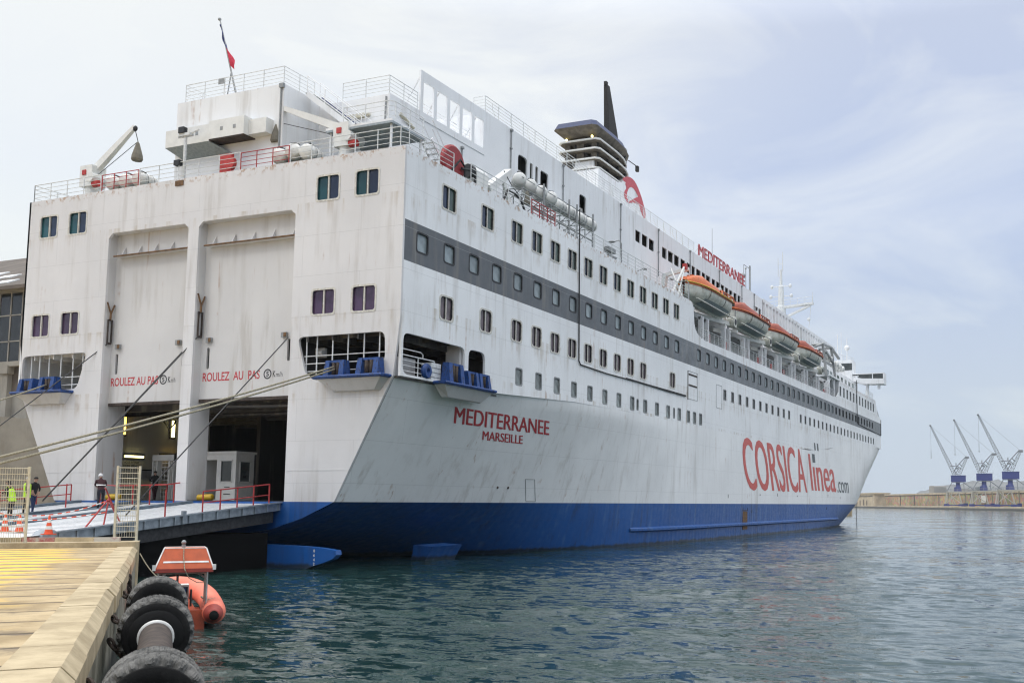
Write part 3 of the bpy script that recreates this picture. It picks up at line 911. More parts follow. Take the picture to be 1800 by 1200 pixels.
# recess sides, pillar depth, soffits, and the two stern doors raised inside
DEP = .58
mb = MB()
mb.box(-6.98, T, 3.35, -6.84, 1.7, 18.8); mb.box(6.82, T, 3.35, 6.96, 1.7, 18.8)
mb.box(-.7, T, 3.35, .06, 1.35, 18.8)
mb.box(-6.98, T, 18.72, 6.96, 1.2, 18.9)
P(mb, 'recess_frame', 'white_recess')
slots = []
for dx0, dx1 in ((-6.84, -.7), (.06, 6.82)):
    w = dx1-dx0
    hs = [rr(dx0+w*.06, 10.55, dx0+w*.06+.2, 11.75, .1), rr(dx1-w*.105-.02, 10.75, dx1-w*.105+.2, 11.95, .1)]
    mb = MB(); plate(mb, [(dx0, 8.88), (dx1, 8.88), (dx1, 18.75), (dx0, 18.75)], hs, .12, lambda u, v, w_: (u, DEP+w_, v))
    d = P(mb, 'stern_door', 'white_recess')
    mb = MB()
    for h in hs:
        us = [p[0] for p in h]; vs = [p[1] for p in h]; mb.box(min(us)-.05, DEP+.13, min(vs)-.05, max(us)+.05, DEP+.16, max(vs)+.05)
    P(mb, 'slot_lining', 'gap_black', d)
    # rusty walkway shelf with gussets, lifting lugs, lower lip
    mb = MB(); mb.m = 0
    z = 17.35
    mb.box(dx0+.35, DEP-.42, z, dx1-.05, DEP-.02, z+.06); mb.m = 1
    mb.bar((dx0+.3, DEP-.44, z+.03), (dx1-.04, DEP-.44, z+.03), .05, 6); mb.m = 0
    for k in range(5):
        x = dx0+.7+(w-.9)*k/4.2
        mb.prism([(x, DEP-.02, z+.06), (x, DEP-.32, z+.06), (x, DEP-.02, z+.62)], (.05, 0, 0))
    P(mb, 'door_shelf', ['white_recess', 'rust'], d)
    mb = MB()
    for x in (dx0+.45, dx1-1.05): mb = MB(); mb.m = 0; mb.box(x, DEP-.16, 12.0, x+.34, DEP-.002, 12.28); mb.m = 1; mb.box(x+.2, DEP-.2, 12.03, x+.36, DEP-.16, 12.25); P(mb, 'lifting_lug', ['fitting_grey', 'rust'], d)
    mb = MB(); mb.box(dx0+.02, DEP-.03, 8.74, dx1-.02, DEP+.3, 8.90); P(mb, 'door_lip', 'rust_dark', d)
# rusty hook plates on the recess sides
for x in (-6.80, .10):
    mb = MB(); mb.m = 0
    mb.box(x, .18, 12.3, x+.1, .22, 13.7); mb.box(x, .42, 12.3, x+.1, .46, 13.7); mb.box(x, .18, 13.66, x+.1, .46, 13.72)
    mb.box(x, .2, 12.28, x+.12, .44, 12.4); mb.m = 1
    mb.bar((x+.08, .3, 13.7), (x+.1, .3, 14.1), .06, 6); mb.bar((x+.1, .3, 14.05), (x+.12, .02, 14.7), .05, 6); mb.bar((x+.1, .3, 14.05), (x+.12, .5, 14.6), .05, 6)
    P(mb, 'hook_plate', ['rust_dark', 'rust'])
# lettering on the doors
mb = MB()
dy = DEP-.004
lettering(mb, 'ROULEZ AU PAS', -6.72+.0, -3.05, 9.87, 10.36, lambda u, v, w: (u, dy, v), .018)
lettering(mb, 'ROULEZ  AU  PAS', .26, 4.30, 9.87, 10.36, lambda u, v, w: (u, dy, v), .018)
P(mb, 'door_lettering', 'red_letter')
mb = MB()
for cx_, x2 in ((-2.66, -1.75), (4.83, 5.85)):
    n = 24
    ring = [[(cx_+r_*math.cos(2*math.pi*i/n), dy, 10.11+r_*math.sin(2*math.pi*i/n)) for i in range(n)] for r_ in (.20, .275)]
    mb.grid(ring, True)
    lettering(mb, '5', cx_-.095, cx_+.095, 9.97, 10.25, lambda u, v, w: (u, dy, v), .03)
    lettering(mb, 'K', cx_+.36, cx_+.55, 9.93, 10.27, lambda u, v, w: (u, dy, v), .02)
    lettering(mb, 'm/h', cx_+.58, x2, 9.93, 10.2, lambda u, v, w: (u, dy, v), .0)
P(mb, 'speed_lettering', 'black_letter')

# ---- windows
def win2(mats, w, h, r, axis):
    """two-light window: frame mesh and pane mesh centred on origin, axis 'x' facing +X, 'y' facing -Y"""
    fn = (lambda u, v, d: (-.005-d, u, v)) if axis == 'x' else (lambda u, v, d: (u, .005+d, v))
    f = MB(); f.m = 0
    plate(f, rr(-w/2-.05, -h/2-.05, w/2+.05, h/2+.05, r), [rr(-w/2+.045, -h/2+.045, w/2-.045, h/2-.045, r)], .05, lambda u, v, d: fn(u, v, d-.025))
    f.m = 1
    def bx(u0, v0, d0, u1, v1, d1): 
        a = fn(u0, v0, d0); b_ = fn(u1, v1, d1); f.box(min(a[0], b_[0]), min(a[1], b_[1]), a[2], max(a[0], b_[0]), max(a[1], b_[1]), b_[2])
    bx(-.035, -h/2, .02, .045, h/2, .10); f.m = 2
    bx(-.10, -h/2, .05, -.035, h/2, .10); bx(w/2-.12, -h/2, .06, w/2, h/2, .11)
    g = MB(); g.m = 0
    def q(u0, u1): g.add([fn(u0, -h/2-.02, .09), fn(u1, -h/2-.02, .09), fn(u1, h/2+.02, .09), fn(u0, h/2+.02, .09)], [(0, 1, 2, 3)])
    q(-w/2-.02, 0); g.m = 1; q(0, w/2+.02)
    return f.mesh('window', ['frame_light', 'frame_light', 'frame_dark']), g.mesh('pane', mats)
def win1(name, pane, w, h, r, rim='frame_dark', proud=.012, depth=.09):
    f = MB(); plate(f, rr(-w/2-.06, -h/2-.06, w/2+.06, h/2+.06, r+.05), [rr(-w/2+.03, -h/2+.03, w/2-.03, h/2-.03, r)], .04+proud, lambda u, v, d: (proud-d, u, v))
    g = MB(); g.add([(-depth, -w/2-.02, -h/2-.02), (-depth, w/2+.02, -h/2-.02), (-depth, w/2+.02, h/2+.02), (-depth, -w/2-.02, h/2+.02)], [(0, 1, 2, 3)])
    rv = MB()
    return f.mesh(name, rim), g.mesh('pane', pane)
def place(pair, locs, label_pref=None):
    for i, p in enumerate(locs):
        o = link(pair[0].name.split('.')[0], pair[0], ferry, p); link('pane', pair[1], o)
place(win2(['glass_blue', 'glass_green'], WA, HA, .13, 'x'), [(13.7, y, 19.66) for y in A_y])
place(win2(['glass_purple', 'glass_purple'], WC, HC, .24, 'x'), [(13.7, y, 13.66) for y in C_y])
place(win2(['glass_teal', 'glass_blue'], 1.48, 1.34, .14, 'y'), [(x, 0, z) for x, z in TWs[:4]])
place(win2(['glass_violet', 'glass_violet'], 1.48, 1.34, .14, 'y'), [(x, 0, z) for x, z in TWs[4:]])
place(win1('cabin_window', 'glass_curtain', WB, HB, .13), [(13.7, y, zB(y)) for y in B_y[:40]])
place(win1('cabin_window', 'glass_dark', WB, HB, .13), [(13.7, y, zB(y)) for y in B_y[40:]])
place(win1('square_window', 'glass_pale', WD, HD, .1, 'fitting_grey', .006, .07), [(13.7, y, 10.92) for y in D_y])
place(win1('slit_window', 'glass_pale', .34, .8, .08, 'fitting_grey', .006, .07), [(13.7, y, 10.92) for y in Dn_y])
place(win1('square_window', 'glass_dark', WE, HE, .07, 'fitting_grey', .006, .07), [(13.7, y, zE(y)) for y in E_y])
place(win1('lounge_window', 'glass_grey', WF, HF, .07, 'fitting_grey', .006, .07), [(13.7, y, 19.96) for y in F_y])

# ---- mooring deck behind the ports
for sd in (1, -1):
    mb = MB(); mb.m = 0
    x0, x1 = 6.97, 13.5
    def bx(xa, ya, za, xb, yb_, zb_):
        mb.box(min(sd*xa, sd*xb), ya, za, max(sd*xa, sd*xb), yb_, zb_)
    bx(x0, .15, 9.5, x1, 9.5, 9.6)
    bx(x0, .15, 12.0, x1, 9.5, 12.1)
    bx(x0, .15, 9.6, x0+.1, 9.5, 12.0); bx(x0, 9.4, 9.6, x1, 9.5, 12.0)
    for k in range(7): bx(x0+.1, .7+k*1.3, 11.78, x1-.05, .8+k*1.3, 12.0)
    for k in range(4): bx(x0+.8+k*1.6, .15, 11.6, x0+.9+k*1.6, 9.4, 12.0)
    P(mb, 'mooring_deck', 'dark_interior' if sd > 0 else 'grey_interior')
mb = MB()
mb.bar((12.9, .5, 9.6), (12.9, .5, 12), .09); mb.box(11.0, 2.0, 9.6, 12.2, 3.4, 10.9); mb.box(8.3, 1.2, 9.6, 8.9, 1.8, 10.7); mb.box(7.6, 1.0, 10.9, 8.2, 1.2, 11.4)
mb.box(12.6, 5.6, 9.6, 13.5, 6.1, 12.0); mb.bar((7.9, .8, 11.1), (8.3, .8, 11.1), .14, 10)
PS(mb, 'mooring_gear', 'white_recess')
mb = MB()
for x in (7.75, 8.42, 9.42, 10.4, 11.4, 12.35): mb.bar((x, .2, 9.6), (x, .2, 12.0), .035, 5)
for z in (10.05, 10.45, 10.85): mb.bar((7.6, .2, z+.0), (12.85, .2, z), .028, 5)
for x in (-8.6, -9.4, -10.4, -11.4, -12.2, -12.9): mb.bar((x, .2, 9.6), (x, .2, 12.0), .035, 5)
for z in (10.05, 10.5): mb.bar((-8.3, .2, z), (-13.4, .2, z), .028, 5)
rail(mb, [(13.6, .3, 9.65), (13.6, 3.1, 9.65)], 1.05, 4, 1.4, .025, .03)
mb.tube([(13.6, .3, 11.0), (13.6, 1.9, 11.0), (13.6, 2.1, 10.9), (13.6, 2.1, 10.7)], .03, 5)
rail(mb, [(13.58, 6.3, 9.65), (13.58, 7.8, 9.65)], .55, 1, .7, .03, .03)
PS(mb, 'port_railing', 'rail_white')
mb = MB(); mb.lathe([(.17, -.14), (.34, -.14), (.42, 0), (.34, .14), (.17, .14), (.12, 0), (.17, -.14)], (13.66, 2.35, 10.1), (1, .12, 0), 18)
P(mb, 'ring_fairlead', 'blue_fitting')
mb = MB(); mb.box(13.0, 2.85, 9.6, 13.62, 3.7, 10.62); mb.m = 1
for z in (9.85, 10.1, 10.35): mb.box(13.62, 2.85, z, 13.635, 3.7, z+.03)
P(mb, 'deck_locker', ['rail_white', 'fitting_grey'])
# fairlead platforms with their roller pedestals
def platform(x0, x1, axis, rollers, back=.0):
    """along axis 'y-' (transom) or 'x+' (side); rollers: list of centre positions"""
    if axis == 't': fn = lambda u, d, z: (u, -d, z)
    else: fn = lambda u, d, z: (13.66+d, u, z)
    mb = MB(); w = x1-x0
    D_ = .72
    def hexa(m, pts):
        m.add([fn(*p) for p in pts], [(0, 1, 2, 3), (7, 6, 5, 4), (0, 4, 5, 1), (1, 5, 6, 2), (2, 6, 7, 3), (3, 7, 4, 0)])
    hexa(mb, [(x0+.75, 0, 8.9), (x1-.55, 0, 8.9), (x1-.75, .25, 8.92), (x0+1.0, .25, 8.92), (x0+.05, 0, 9.52), (x1-.05, 0, 9.52), (x1-.12, D_-.1, 9.52), (x0+.12, D_-.1, 9.52)])
    o = P(mb, 'fairlead_platform', 'white_recess')
    mb = MB(); n = 8
    hexa(mb, [(x0, -.05, 9.50), (x1, -.05, 9.50), (x1, D_, 9.50), (x0, D_, 9.50), (x0, -.05, 9.66), (x1, -.05, 9.66), (x1, D_, 9.68), (x0, D_, 9.68)])
    mb.tube([fn(x0-.02, 0, 9.6), fn(x0-.02, D_, 9.6), fn(x1+.02, D_, 9.6), fn(x1+.02, 0, 9.6)], .075, 8)
    P(mb, 'platform_rim', 'blue_fitting', o)
    for c, wd, hh in rollers:
        mb = MB(); mb.m = 0
        for sgn in (-1, 1):
            u0 = c+sgn*wd*.5; u1 = c+sgn*wd*.28
            a, b_ = (u0, u1) if u0 < u1 else (u1, u0)
            la, lb = (a-.06, b_) if sgn < 0 else (a, b_+.06)
            hexa(mb, [(la, .02, 9.66), (lb, .02, 9.66), (lb, .60, 9.66), (la, .60, 9.66), (a, .08, 9.66+hh), (b_, .08, 9.66+hh), (b_, .48, 9.66+hh), (a, .48, 9.66+hh)])
        hexa(mb, [(c-wd*.5, .12, 9.66+hh-.1), (c+wd*.5, .12, 9.66+hh-.1), (c+wd*.5, .44, 9.66+hh-.1), (c-wd*.5, .44, 9.66+hh-.1),
                  (c-wd*.5, .12, 9.66+hh+.02), (c+wd*.5, .12, 9.66+hh+.02), (c+wd*.5, .44, 9.66+hh+.02), (c-wd*.5, .44, 9.66+hh+.02)])
        mb.m = 1; mb.smooth = True
        for k in (-.12, .12): mb.bar(fn(c+k*wd, .34, 9.66), fn(c+k*wd, .34, 9.66+hh-.1), wd*.10, 10)
        P(mb, 'roller_fairlead', ['blue_fitting', 'rust_dark'], o)
    return o
platform(9.0, 13.2, 't', [(10.15, 1.15, .78), (12.2, 1.25, .82)])
platform(-13.25, -9.05, 't', [(-12.35, 1.15, .76), (-10.6, 1.2, .8)])
platform(3.0, 8.0, 's', [(4.35, 1.35, 1.05), (6.0, 1.0, .82), (7.2, 1.0, .82)])

# ---- garage behind the stern doors
mb = MB(); mb.m = 0
mb.box(-9.6, .12, 3.36, 9.6, 8, 3.4); mb.box(-11.6, 2.5, 3.36, 9.8, 46, 3.39)                         # car deck
mb.m = 1
mb.box(-11.2, 2.0, 3.34, -11.0, 12.0, 9.6)                     # port casing wall
mb.m = 2
mb.box(-11.2, 12.0, 3.34, -11.0, 46, 9.6)  # same wall further in, its unlit depth put into a dark colour
mb.box(-11.2, 20, 3.4, 9.6, 20.2, 9.6); mb.box(9.5, .2, 3.34, 9.7, 20, 9.6); mb.box(-11.2, .3, 7.0, -6.9, .4, 9.4)
mb.box(-11.2, .7, 9.4, 9.6, 20, 9.48)
for y in (2.2, 4.6, 7.0, 9.4, 11.8, 14.2, 16.6): mb.box(-11, y, 8.55, 9.5, y+.22, 9.4)
for x in (-8, -4.6, -1.2, 2.2, 5.6): mb.box(x, .8, 8.95, x+.2, 20, 9.4)
mb.box(-3.9, 9.0, 3.34, -3.6, 15, 9.4)
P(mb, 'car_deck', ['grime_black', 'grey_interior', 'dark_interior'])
mb = MB()
for p, q in (((-6, 3.2, 8.75), (6.5, 3.4, 8.7)), ((-6, 5.6, 8.6), (6.6, 5.8, 8.5)), ((1.0, 1.4, 8.6), (6.7, 2.2, 8.55))): mb.bar(p, q, .12, 8)
mb.tube([(-10.8, 7.6, 9.3), (-10.7, 7.9, 8.5), (-10.7, 8.3, 8.0), (-10.7, 8.7, 8.4), (-10.8, 9.0, 9.2)], .05, 5)
PS(mb, 'ceiling_pipe', 'dark_interior')
mb = MB(); mb.m = 0; mb.box(3.4, 4.4, 8.15, 5.0, 4.9, 8.5); mb.prism([(3.9, 4.38, 8.2), (4.5, 4.38, 8.2), (4.35, 4.38, 7.75), (4.05, 4.38, 7.75)], (0, .4, 0)); mb.m = 1
mb.box(3.45, 4.36, 8.06, 3.75, 4.6, 8.14); mb.box(4.7, 4.36, 8.06, 5.0, 4.6, 8.14)
P(mb, 'ceiling_lamp', ['grey_interior', 'lamp_white'])
for (ya, za, yb_, zb_, mt) in ((5.0, 7.5, 5.16, 8.65, 'lamp_yellow'), (8.72, 7.55, 8.9, 8.65, 'lamp_white'), (5.25, 6.07, 6.6, 6.2, 'lamp_white'), (8.0, 6.2, 9.2, 6.34, 'lamp_yellow')):
    mb = MB(); mb.m = 0; mb.box(-11.0, ya-.12, za-.1, -10.93, yb_+.12, zb_+.1); mb.m = 1; mb.box(-10.93, ya, za, -10.84, yb_, zb_)
    P(mb, 'tube_lamp', ['frame_dark', mt])
mb = MB(); mb.m = 0; mb.box(-11.0, 3.0, 6.55, -10.93, 4.6, 8.35); mb.m = 1
for k in range(8): mb.box(-10.93, 3.0, 6.62+k*.22, -10.915, 4.6, 6.65+k*.22)
P(mb, 'louvre_board', ['board_yellow', 'rust_dark'])
pw = lambda u, v, w: (-10.985, u, v)
mb = MB()
lettering(mb, 'INTERDICTION', 4.15, 5.15, 6.16, 6.36, pw, .02); lettering(mb, "D'ARRET ICI", 4.15, 5.15, 5.90, 6.08, pw, .02)
P(mb, 'notice_lettering', 'red_letter')
mb = MB()
lettering(mb, 'SENS', 4.45, 4.85, 5.66, 5.78, pw, .01); lettering(mb, 'INTERDIT', 4.25, 5.0, 5.46, 5.58, pw, .01)
lettering(mb, 'ACCES INTERDIT', 5.3, 6.4, 5.70, 5.84, pw, .015); lettering(mb, 'HORS SERVICE', 5.25, 6.45, 5.48, 5.62, pw, .015)
P(mb, 'notice_lettering', 'black_letter')
mb = MB()
mb.m = 0; mb.box(-11.0, 3.6, 3.34, -10.9, 4.15, 5.35); mb.m = 1; mb.box(-10.9, 3.7, 5.1, -10.88, 3.9, 5.2); mb.box(-10.9, 3.7, 4.0, -10.88, 3.85, 4.12); mb.box(-11.0, 4.2, 5.28, -10.9, 8.2, 5.34)
mb.m = 2; mb.box(-10.9, 2.6, 3.34, -10.5, 2.9, 5.1); mb.bar((-10.6, 2.7, 3.6), (-10.0, 3.2, 4.2), .12, 8)
P(mb, 'wall_cabinet', ['white_recess', 'frame_dark', 'yellow_paint'])

# ---- painted name, company name and emblem
hullm = lambda u, v, w: (B(u, v)+.012, u, v)
def finer(mb, nseg=1): return mb
mb = MB()
# slanted letters follow the flared plating
ms_ = lambda z0: (lambda u, v, w: (B(u-.65*(v-z0), v)+.014+w, u-.65*(v-z0), v))
lettering(mb, 'MEDITERRANEE', 6.4, 16.85, 7.76, 8.62, ms_(8.15), 0, bold=.035)
lettering(mb, 'MARSEILLE', 9.86, 14.25, 7.03, 7.54, ms_(7.3), 0, bold=.025)
P(mb, 'stern_name', 'red_letter')
shy = lambda y, z: y+.42*(7.4-z)
hs = lambda u, v, w: (B(shy(u, v), v)+.014+w, shy(u, v), v)
mb = MB()
lettering(mb, 'CORSICA', 57.0, 83.2, 4.75, 10.15, hs, 0, bold=.13)
lettering(mb, 'l\u0131nea', 85.6, 100.6, 5.05, 9.75, hs, 0, bold=.17)
P(mb, 'company_name', 'coral_letter')
mb = MB()
lettering(mb, '.com', 101.4, 109.6, 5.0, 6.6, hs, 0, bold=.07)
def para(u0, u1, v0, v1): mb.add([hs(u0, v0, 0), hs(u1, v0, 0), hs(u1, v1, 0), hs(u0, v1, 0)], [(0, 1, 2, 3)])
para(87.75, 89.3, 8.75, 9.85); para(89.6, 90.35, 10.4, 11.35); para(91.2, 91.95, 10.4, 11.35)
P(mb, 'company_name_suffix', 'grey_letter')

# ---- small things on the side plating
mb = MB()
mb.m = 0
for (y0, z0, y1, z1) in ((40.75, 12.5, 43.25, 14.95), (48.5, 12.4, 50.1, 14.6), (16.7, 3.45, 17.75, 4.88)):
    x = lambda y, z: B(y, z) if z < kz(y) else 13.7
    sk = -.65 if y1 < 20 else 0
    zc = (z0+z1)/2
    for (a, b_) in (((y0, z0), (y1, z0)), ((y1, z0), (y1, z1)), ((y1, z1), (y0, z1)), ((y0, z1), (y0, z0))):
        a = (a[0]+sk*(a[1]-zc), a[1]); b_ = (b_[0]+sk*(b_[1]-zc), b_[1]); mb.beam((x(*a)+.005, *a), (x(*b_)+.005, *b_), .03, .03, (1, 0, 0))
mb.m = 1
for z in (14.6, 13.65): mb.box(13.7, 41.0, z, 13.73, 43.1, z+.14)
mb.box(13.7, 40.72, 12.4, 13.725, 40.86, 14.95)
PS(mb, 'shell_door', ['fitting_grey', 'rust_dark'])
mb = MB(); mb.m = 0
xx = B(57.6, 2)
mb.box(xx-.02, 56.9, .75, xx+.02, 58.5, 2.68); mb.m = 1; mb.box(xx-.02, 56.8, 2.62, xx+.05, 58.6, 2.7); mb.bar((xx+.03, 56.95, 2.7), (xx+.03, 56.95, 2.95), .03); mb.bar((xx+.03, 58.5, 2.7), (xx+.03, 58.5, 2.95), .03)
P(mb, 'pilot_hatch', ['rust', 'rust_dark'])
mb = MB()
path = [(13.76, 19.35, 23.4), (13.76, 19.4, 21.4), (13.76, 19.5, 16), (13.76, 19.55, 12.95), (13.76, 19.8, 12.72), (13.76, 24, 12.62), (13.76, 30, 12.66), (13.76, 36, 12.6), (13.76, 40.2, 12.62)]
mb.tube(path, .045, 6)
mb.tube([(13.74, 27.5, 12.72), (13.74, 31, 12.70), (13.74, 36, 12.70), (13.74, 40.2, 12.70)], .04, 6)
mb.tube([(13.76, 117.2, 23.0), (13.76, 117.4, 20), (13.76, 117.6, 16.4), (13.76, 118.6, 16.1), (13.76, 128, 15.85), (13.76, 139.3, 15.6), (13.72, 139.62, 15.65), (13.72, 139.62, 18.4)], .06, 6)
P(mb, 'cable_run', 'cable_black')
mb = MB()
for y in (13.6, 14.7, 63, 79): mb.bar((B(y, 4.3)-.02, y, 4.3), (B(y, 4.3)+.03, y, 4.3), .09, 8)
for (y, z) in ((52, 3.9), (70, 4.2), (96, 4.3), (104, 4.1), (60, 2.4), (95, 2.6)): mb.box(B(y, z)-.02, y, z, B(y, z)+.02, y+.12, z+.35)
PS(mb, 'scupper', 'rust_dark')
mb = MB()
for k in range(9):
    z = 3.0-k*.36; a = R(90*(k % 2))
    mb.tube([(B(137, 3.3)+.55+.09*math.cos(t)*math.cos(a), 139.5+.09*math.cos(t)*math.sin(a), z+.21*math.sin(t)) for t in [i*math.pi/4 for i in range(8)]], .045, 5, True)
P(mb, 'anchor_chain', 'fitting_grey')
mb = MB()
for x, z in ((9.25, .92), (9.25, .70), (9.25, .48), (9.25, .27)): lettering(mb, {.92: '8', .70: '6', .48: '4', .27: '2'}[z], x-.05, x+.05, z-.07, z+.07, lambda u, v, w: (u, -.406, v), .01)
P(mb, 'draught_mark', 'sign_white')
# ================================================================== FERRY: upper works
# aft deckhouse A, house B, long upper house with railings
mb = MB()
mb.box(-4, 1.75, 21.3, 4, 4.7, 26.75)
mb.box(-4.7, 2.6, 21.3, -4.0, 6, 24.5)
P(mb, 'aft_deckhouse', 'white_house')
mb = MB()
hX = lambda u, v, w: (9.0-w, u, v)
up = []
def ur(y0, z0, y1, z1, r=.1): up.append(rr(y0, z0, y1, z1, r))
for y0, y1 in ((39.8, 40.95), (41.3, 42.6), (42.95, 44.2), (46.2, 47.4), (47.75, 49.1), (49.4, 50.75), (51.15, 52.5), (52.9, 54.0), (54.35, 55.4), (55.75, 57.1), (57.5, 58.6), (58.85, 60.2),
               (60.7, 61.9), (62.2, 63.4), (63.75, 65.0), (65.3, 66.5), (66.8, 68.0), (68.4, 69.6), (69.95, 71.1), (77.2, 78.3), (78.6, 79.7)): ur(y0, 26.75, y1, 27.8)
ur(19.05, 25.9, 20.35, 27.85, .3); ur(20.75, 26.4, 21.15, 27.75); ur(21.55, 26.5, 21.95, 27.75); ur(22.3, 26.4, 23.5, 27.7, .2); ur(28.65, 25.7, 29.85, 27.8, .25)
plate(mb, [(4.65, 21.3), (80.5, 21.3), (80.5, 29.3), (14.6, 29.3), (14.6, 26.7), (4.65, 26.6)], up, .12, hX)
mb.box(-3.6, 4.65, 21.3, 8.87, 4.8, 26.55)
mb.box(-3.6, 4.8, 21.3, -3.5, 80.5, 29.2)
mb.box(-3.5, 14.6, 26.55, 8.87, 14.7, 29.2)
mb.box(-3.5, 4.8, 26.5, 8.87, 14.6, 26.56)
mb.box(-3.5, 14.7, 29.1, 8.87, 80.4, 29.2)
mb.box(-3.6, 80.38, 21.3, 9, 80.5, 29.2)
mb.box(-8.9, 81, 21.4, 8.6, 122.5, 25.6)
P(mb, 'upper_house', 'white_house')
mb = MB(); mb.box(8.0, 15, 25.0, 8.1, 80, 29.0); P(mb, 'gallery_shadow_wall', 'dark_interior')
mb = MB()
for y in (19.4, 28.95): mb.box(8.5, y, 25.9, 8.7, y+.9, 26.9)
PS(mb, 'gallery_fitting', 'white_recess')
# ribbed glass screen forward of the house
for k in range(26):
    y = 81.2+k*1.62
    mb = MB()
    mb.box(8.75, y, 25.4, 9.1, y+.42, 29.25)
    P(mb, 'screen_fin', 'white_house')
mb = MB(); mb.box(8.7, 80.6, 28.95, 9.05, 123.5, 29.4); mb.box(8.6, 80.6, 25.3, 9.05, 123.4, 26.2); mb.box(8.3, 80.6, 25.3, 8.4, 123.4, 28.9)
P(mb, 'ribbed_screen', 'white_house')

# open glass wind screen frame standing aft of the tall wall
mb = MB(); mb.m = 0
x = 8.98
fr = [(7.5, 26.15), (14.62, 26.25), (14.62, 29.28), (7.5, 29.15)]
hol = []
for k in range(5):
    y0 = 7.78+k*1.40; hol.append([(y0, 26.62), (y0+1.08, 26.64), (y0+1.08, 28.55), (y0, 28.5)])
plate(mb, fr, hol, .12, lambda u, v, w: (x-w+.06, u, v))
rail(mb, [(8.2, 7.4, 26.6), (8.2, 14.5, 26.6)], 1.1, 5, 1.5)
for k in range(4): mb.bar((x-.05, 7.65+k*2.1, 28.9), (x-1.6, 7.65+k*2.1, 26.6), .05, 5)
P(mb, 'wind_screen', 'white_house')

# railings
def R_(name, pts, h=1.05, lines=4, step=1.5, mat='rail_white', r=.022, rp=.028):
    mb = MB(); rail(mb, pts, h, lines, step, r, rp); return P(mb, name, mat)
zt = 21.33
R_('deck_railing', [(-13.55, .15, zt), (-7.9, .12, zt)])
R_('gate_rail', [(-7.8, .12, zt), (-4.9, .12, zt)], 1.0, 4, .95, 'rail_red')
R_('deck_railing', [(-4.8, .12, zt), (2.7, .12, zt)])
R_('gate_rail', [(2.75, .12, zt), (6.1, .12, zt)], 1.0, 4, 1.1, 'rail_red')
R_('deck_railing', [(6.2, .12, zt), (13.3, .12, zt), (13.55, .5, zt), (13.55, 4.5, zt)])
R_('deck_railing', [(-13.55, .15, zt), (-13.55, 9, zt)])
R_('deck_railing', [(13.55, 6.2, zt), (13.55, 13.0, zt)])
R_('gate_rail', [(13.55, 13.1, zt), (13.55, 16.2, zt)], 1.0, 5, 1.0, 'rail_red', .03, .035)
R_('deck_railing', [(13.55, 16.3, zt), (13.55, 41.2, zt)])
R_('house_railing', [(-3.6, 4.4, 26.78), (-3.6, 1.95, 26.78), (3.8, 1.95, 26.78), (3.8, 4.4, 26.78)], 1.1, 5)
R_('house_railing', [(5.6, 4.75, 26.6), (8.9, 4.75, 26.6), (8.9, 7.4, 26.6)], 1.1, 5)
R_('house_railing', [(8.0, 14.8, 29.3), (8.92, 14.8, 29.3), (8.92, 55.2, 29.3)], 1.1, 5, 1.7)
R_('house_railing', [(-4.6, 2.7, 24.5), (-4.6, 5.9, 24.5)], 1.1, 4)
mb = MB()
for k in range(16): mb.tube([(8.92, 16+k*2.4, 29.3), (8.92, 16+k*2.4, 29.55), (8.72, 16+k*2.4, 29.9), (8.72, 16+k*2.4, 30.35)], .025, 5)
PS(mb, 'railing_bracket', 'rail_white')
R_('promenade_railing', [(13.5, 44.6, 18.3), (13.5, 60, 18.46), (13.5, 101.5, 18.73)], 1.05, 5, 1.25, 'rail_white', .025, .03)
R_('wing_railing', [(13.4, 127, 21.45), (13.4, 133.6, 21.45), (9, 133.8, 21.45)], 1.1, 4)

# downpipes on the house side and stains below
mb = MB()
for y, z0, z1 in ((12.0, 21.4, 25.9), (18.0, 26.4, 29.2), (25.8, 25.8, 29.2), (36.5, 24.5, 29.2), (45.2, 24.7, 29.2), (53.8, 26, 29.2), (63.2, 26.2, 29.2), (71.5, 26, 29.2), (76.6, 26, 29.2)):
    mb.bar((9.06, y, z0), (9.06, y, z1), .045, 6); mb.box(9.0, y-.12, z1-.12, 9.14, y+.12, z1+.03); mb.box(9.0, y-.1, (z0+z1)/2, 9.12, y+.1, (z0+z1)/2+.1)
mb.bar((3.85, 1.70, 21.4), (3.85, 1.70, 26.6), .05, 6); mb.box(3.75, 1.62, 26.5, 4.05, 1.78, 26.75)
mb.bar((8.75, 4.6, 24.5), (8.8, 4.6, 26.4), .05, 6)
PS(mb, 'downpipe', 'fitting_grey')
mb = MB()
for (y, z) in ((40.3, 24.1), (33.8, 23.6), (47, 24.6)): mb.bar((9.0, y, z), (9.6, y, z+.15), .03, 5); mb.ball((9.7, y, z+.12), .22, .35, .09)
for y in (43.5, 50.0, 28.9, 57.0): mb.bar((13.5, y-2, 21.3), (13.5, y-2, 22.9), .045, 5); mb.tube([(13.5, y-2, 22.9), (13.3, y-2, 23.15), (12.9, y-2, 23.1)], .04, 5); mb.ball((12.7, y-2, 23.1), .3, .22, .08)
PS(mb, 'deck_lamp', 'fitting_grey')
for (y, z) in ((30.5, 23.2), (37.5, 23.2), (43.0, 23.2), (49.0, 23.2), (54.5, 23.2), (60.0, 23.2), (66, 23.2), (25.5, 23.2)):
    mb = MB(); mb.box(8.98, y, z-.6, 9.03, y+.55, z+.6); P(mb, 'deckhouse_window', 'glass_dark')
mb = MB(); mb.box(5.9, 4.5, 25.35, 7.35, 4.65, 25.6); mb.bar((7.35, 4.56, 25.48), (7.7, 4.56, 25.48), .1, 8); mb.bar((9.05, 5.6, 25.7), (9.05, 6.9, 25.3), .1, 8)
PS(mb, 'bulkhead_lamp', 'cream_metal')

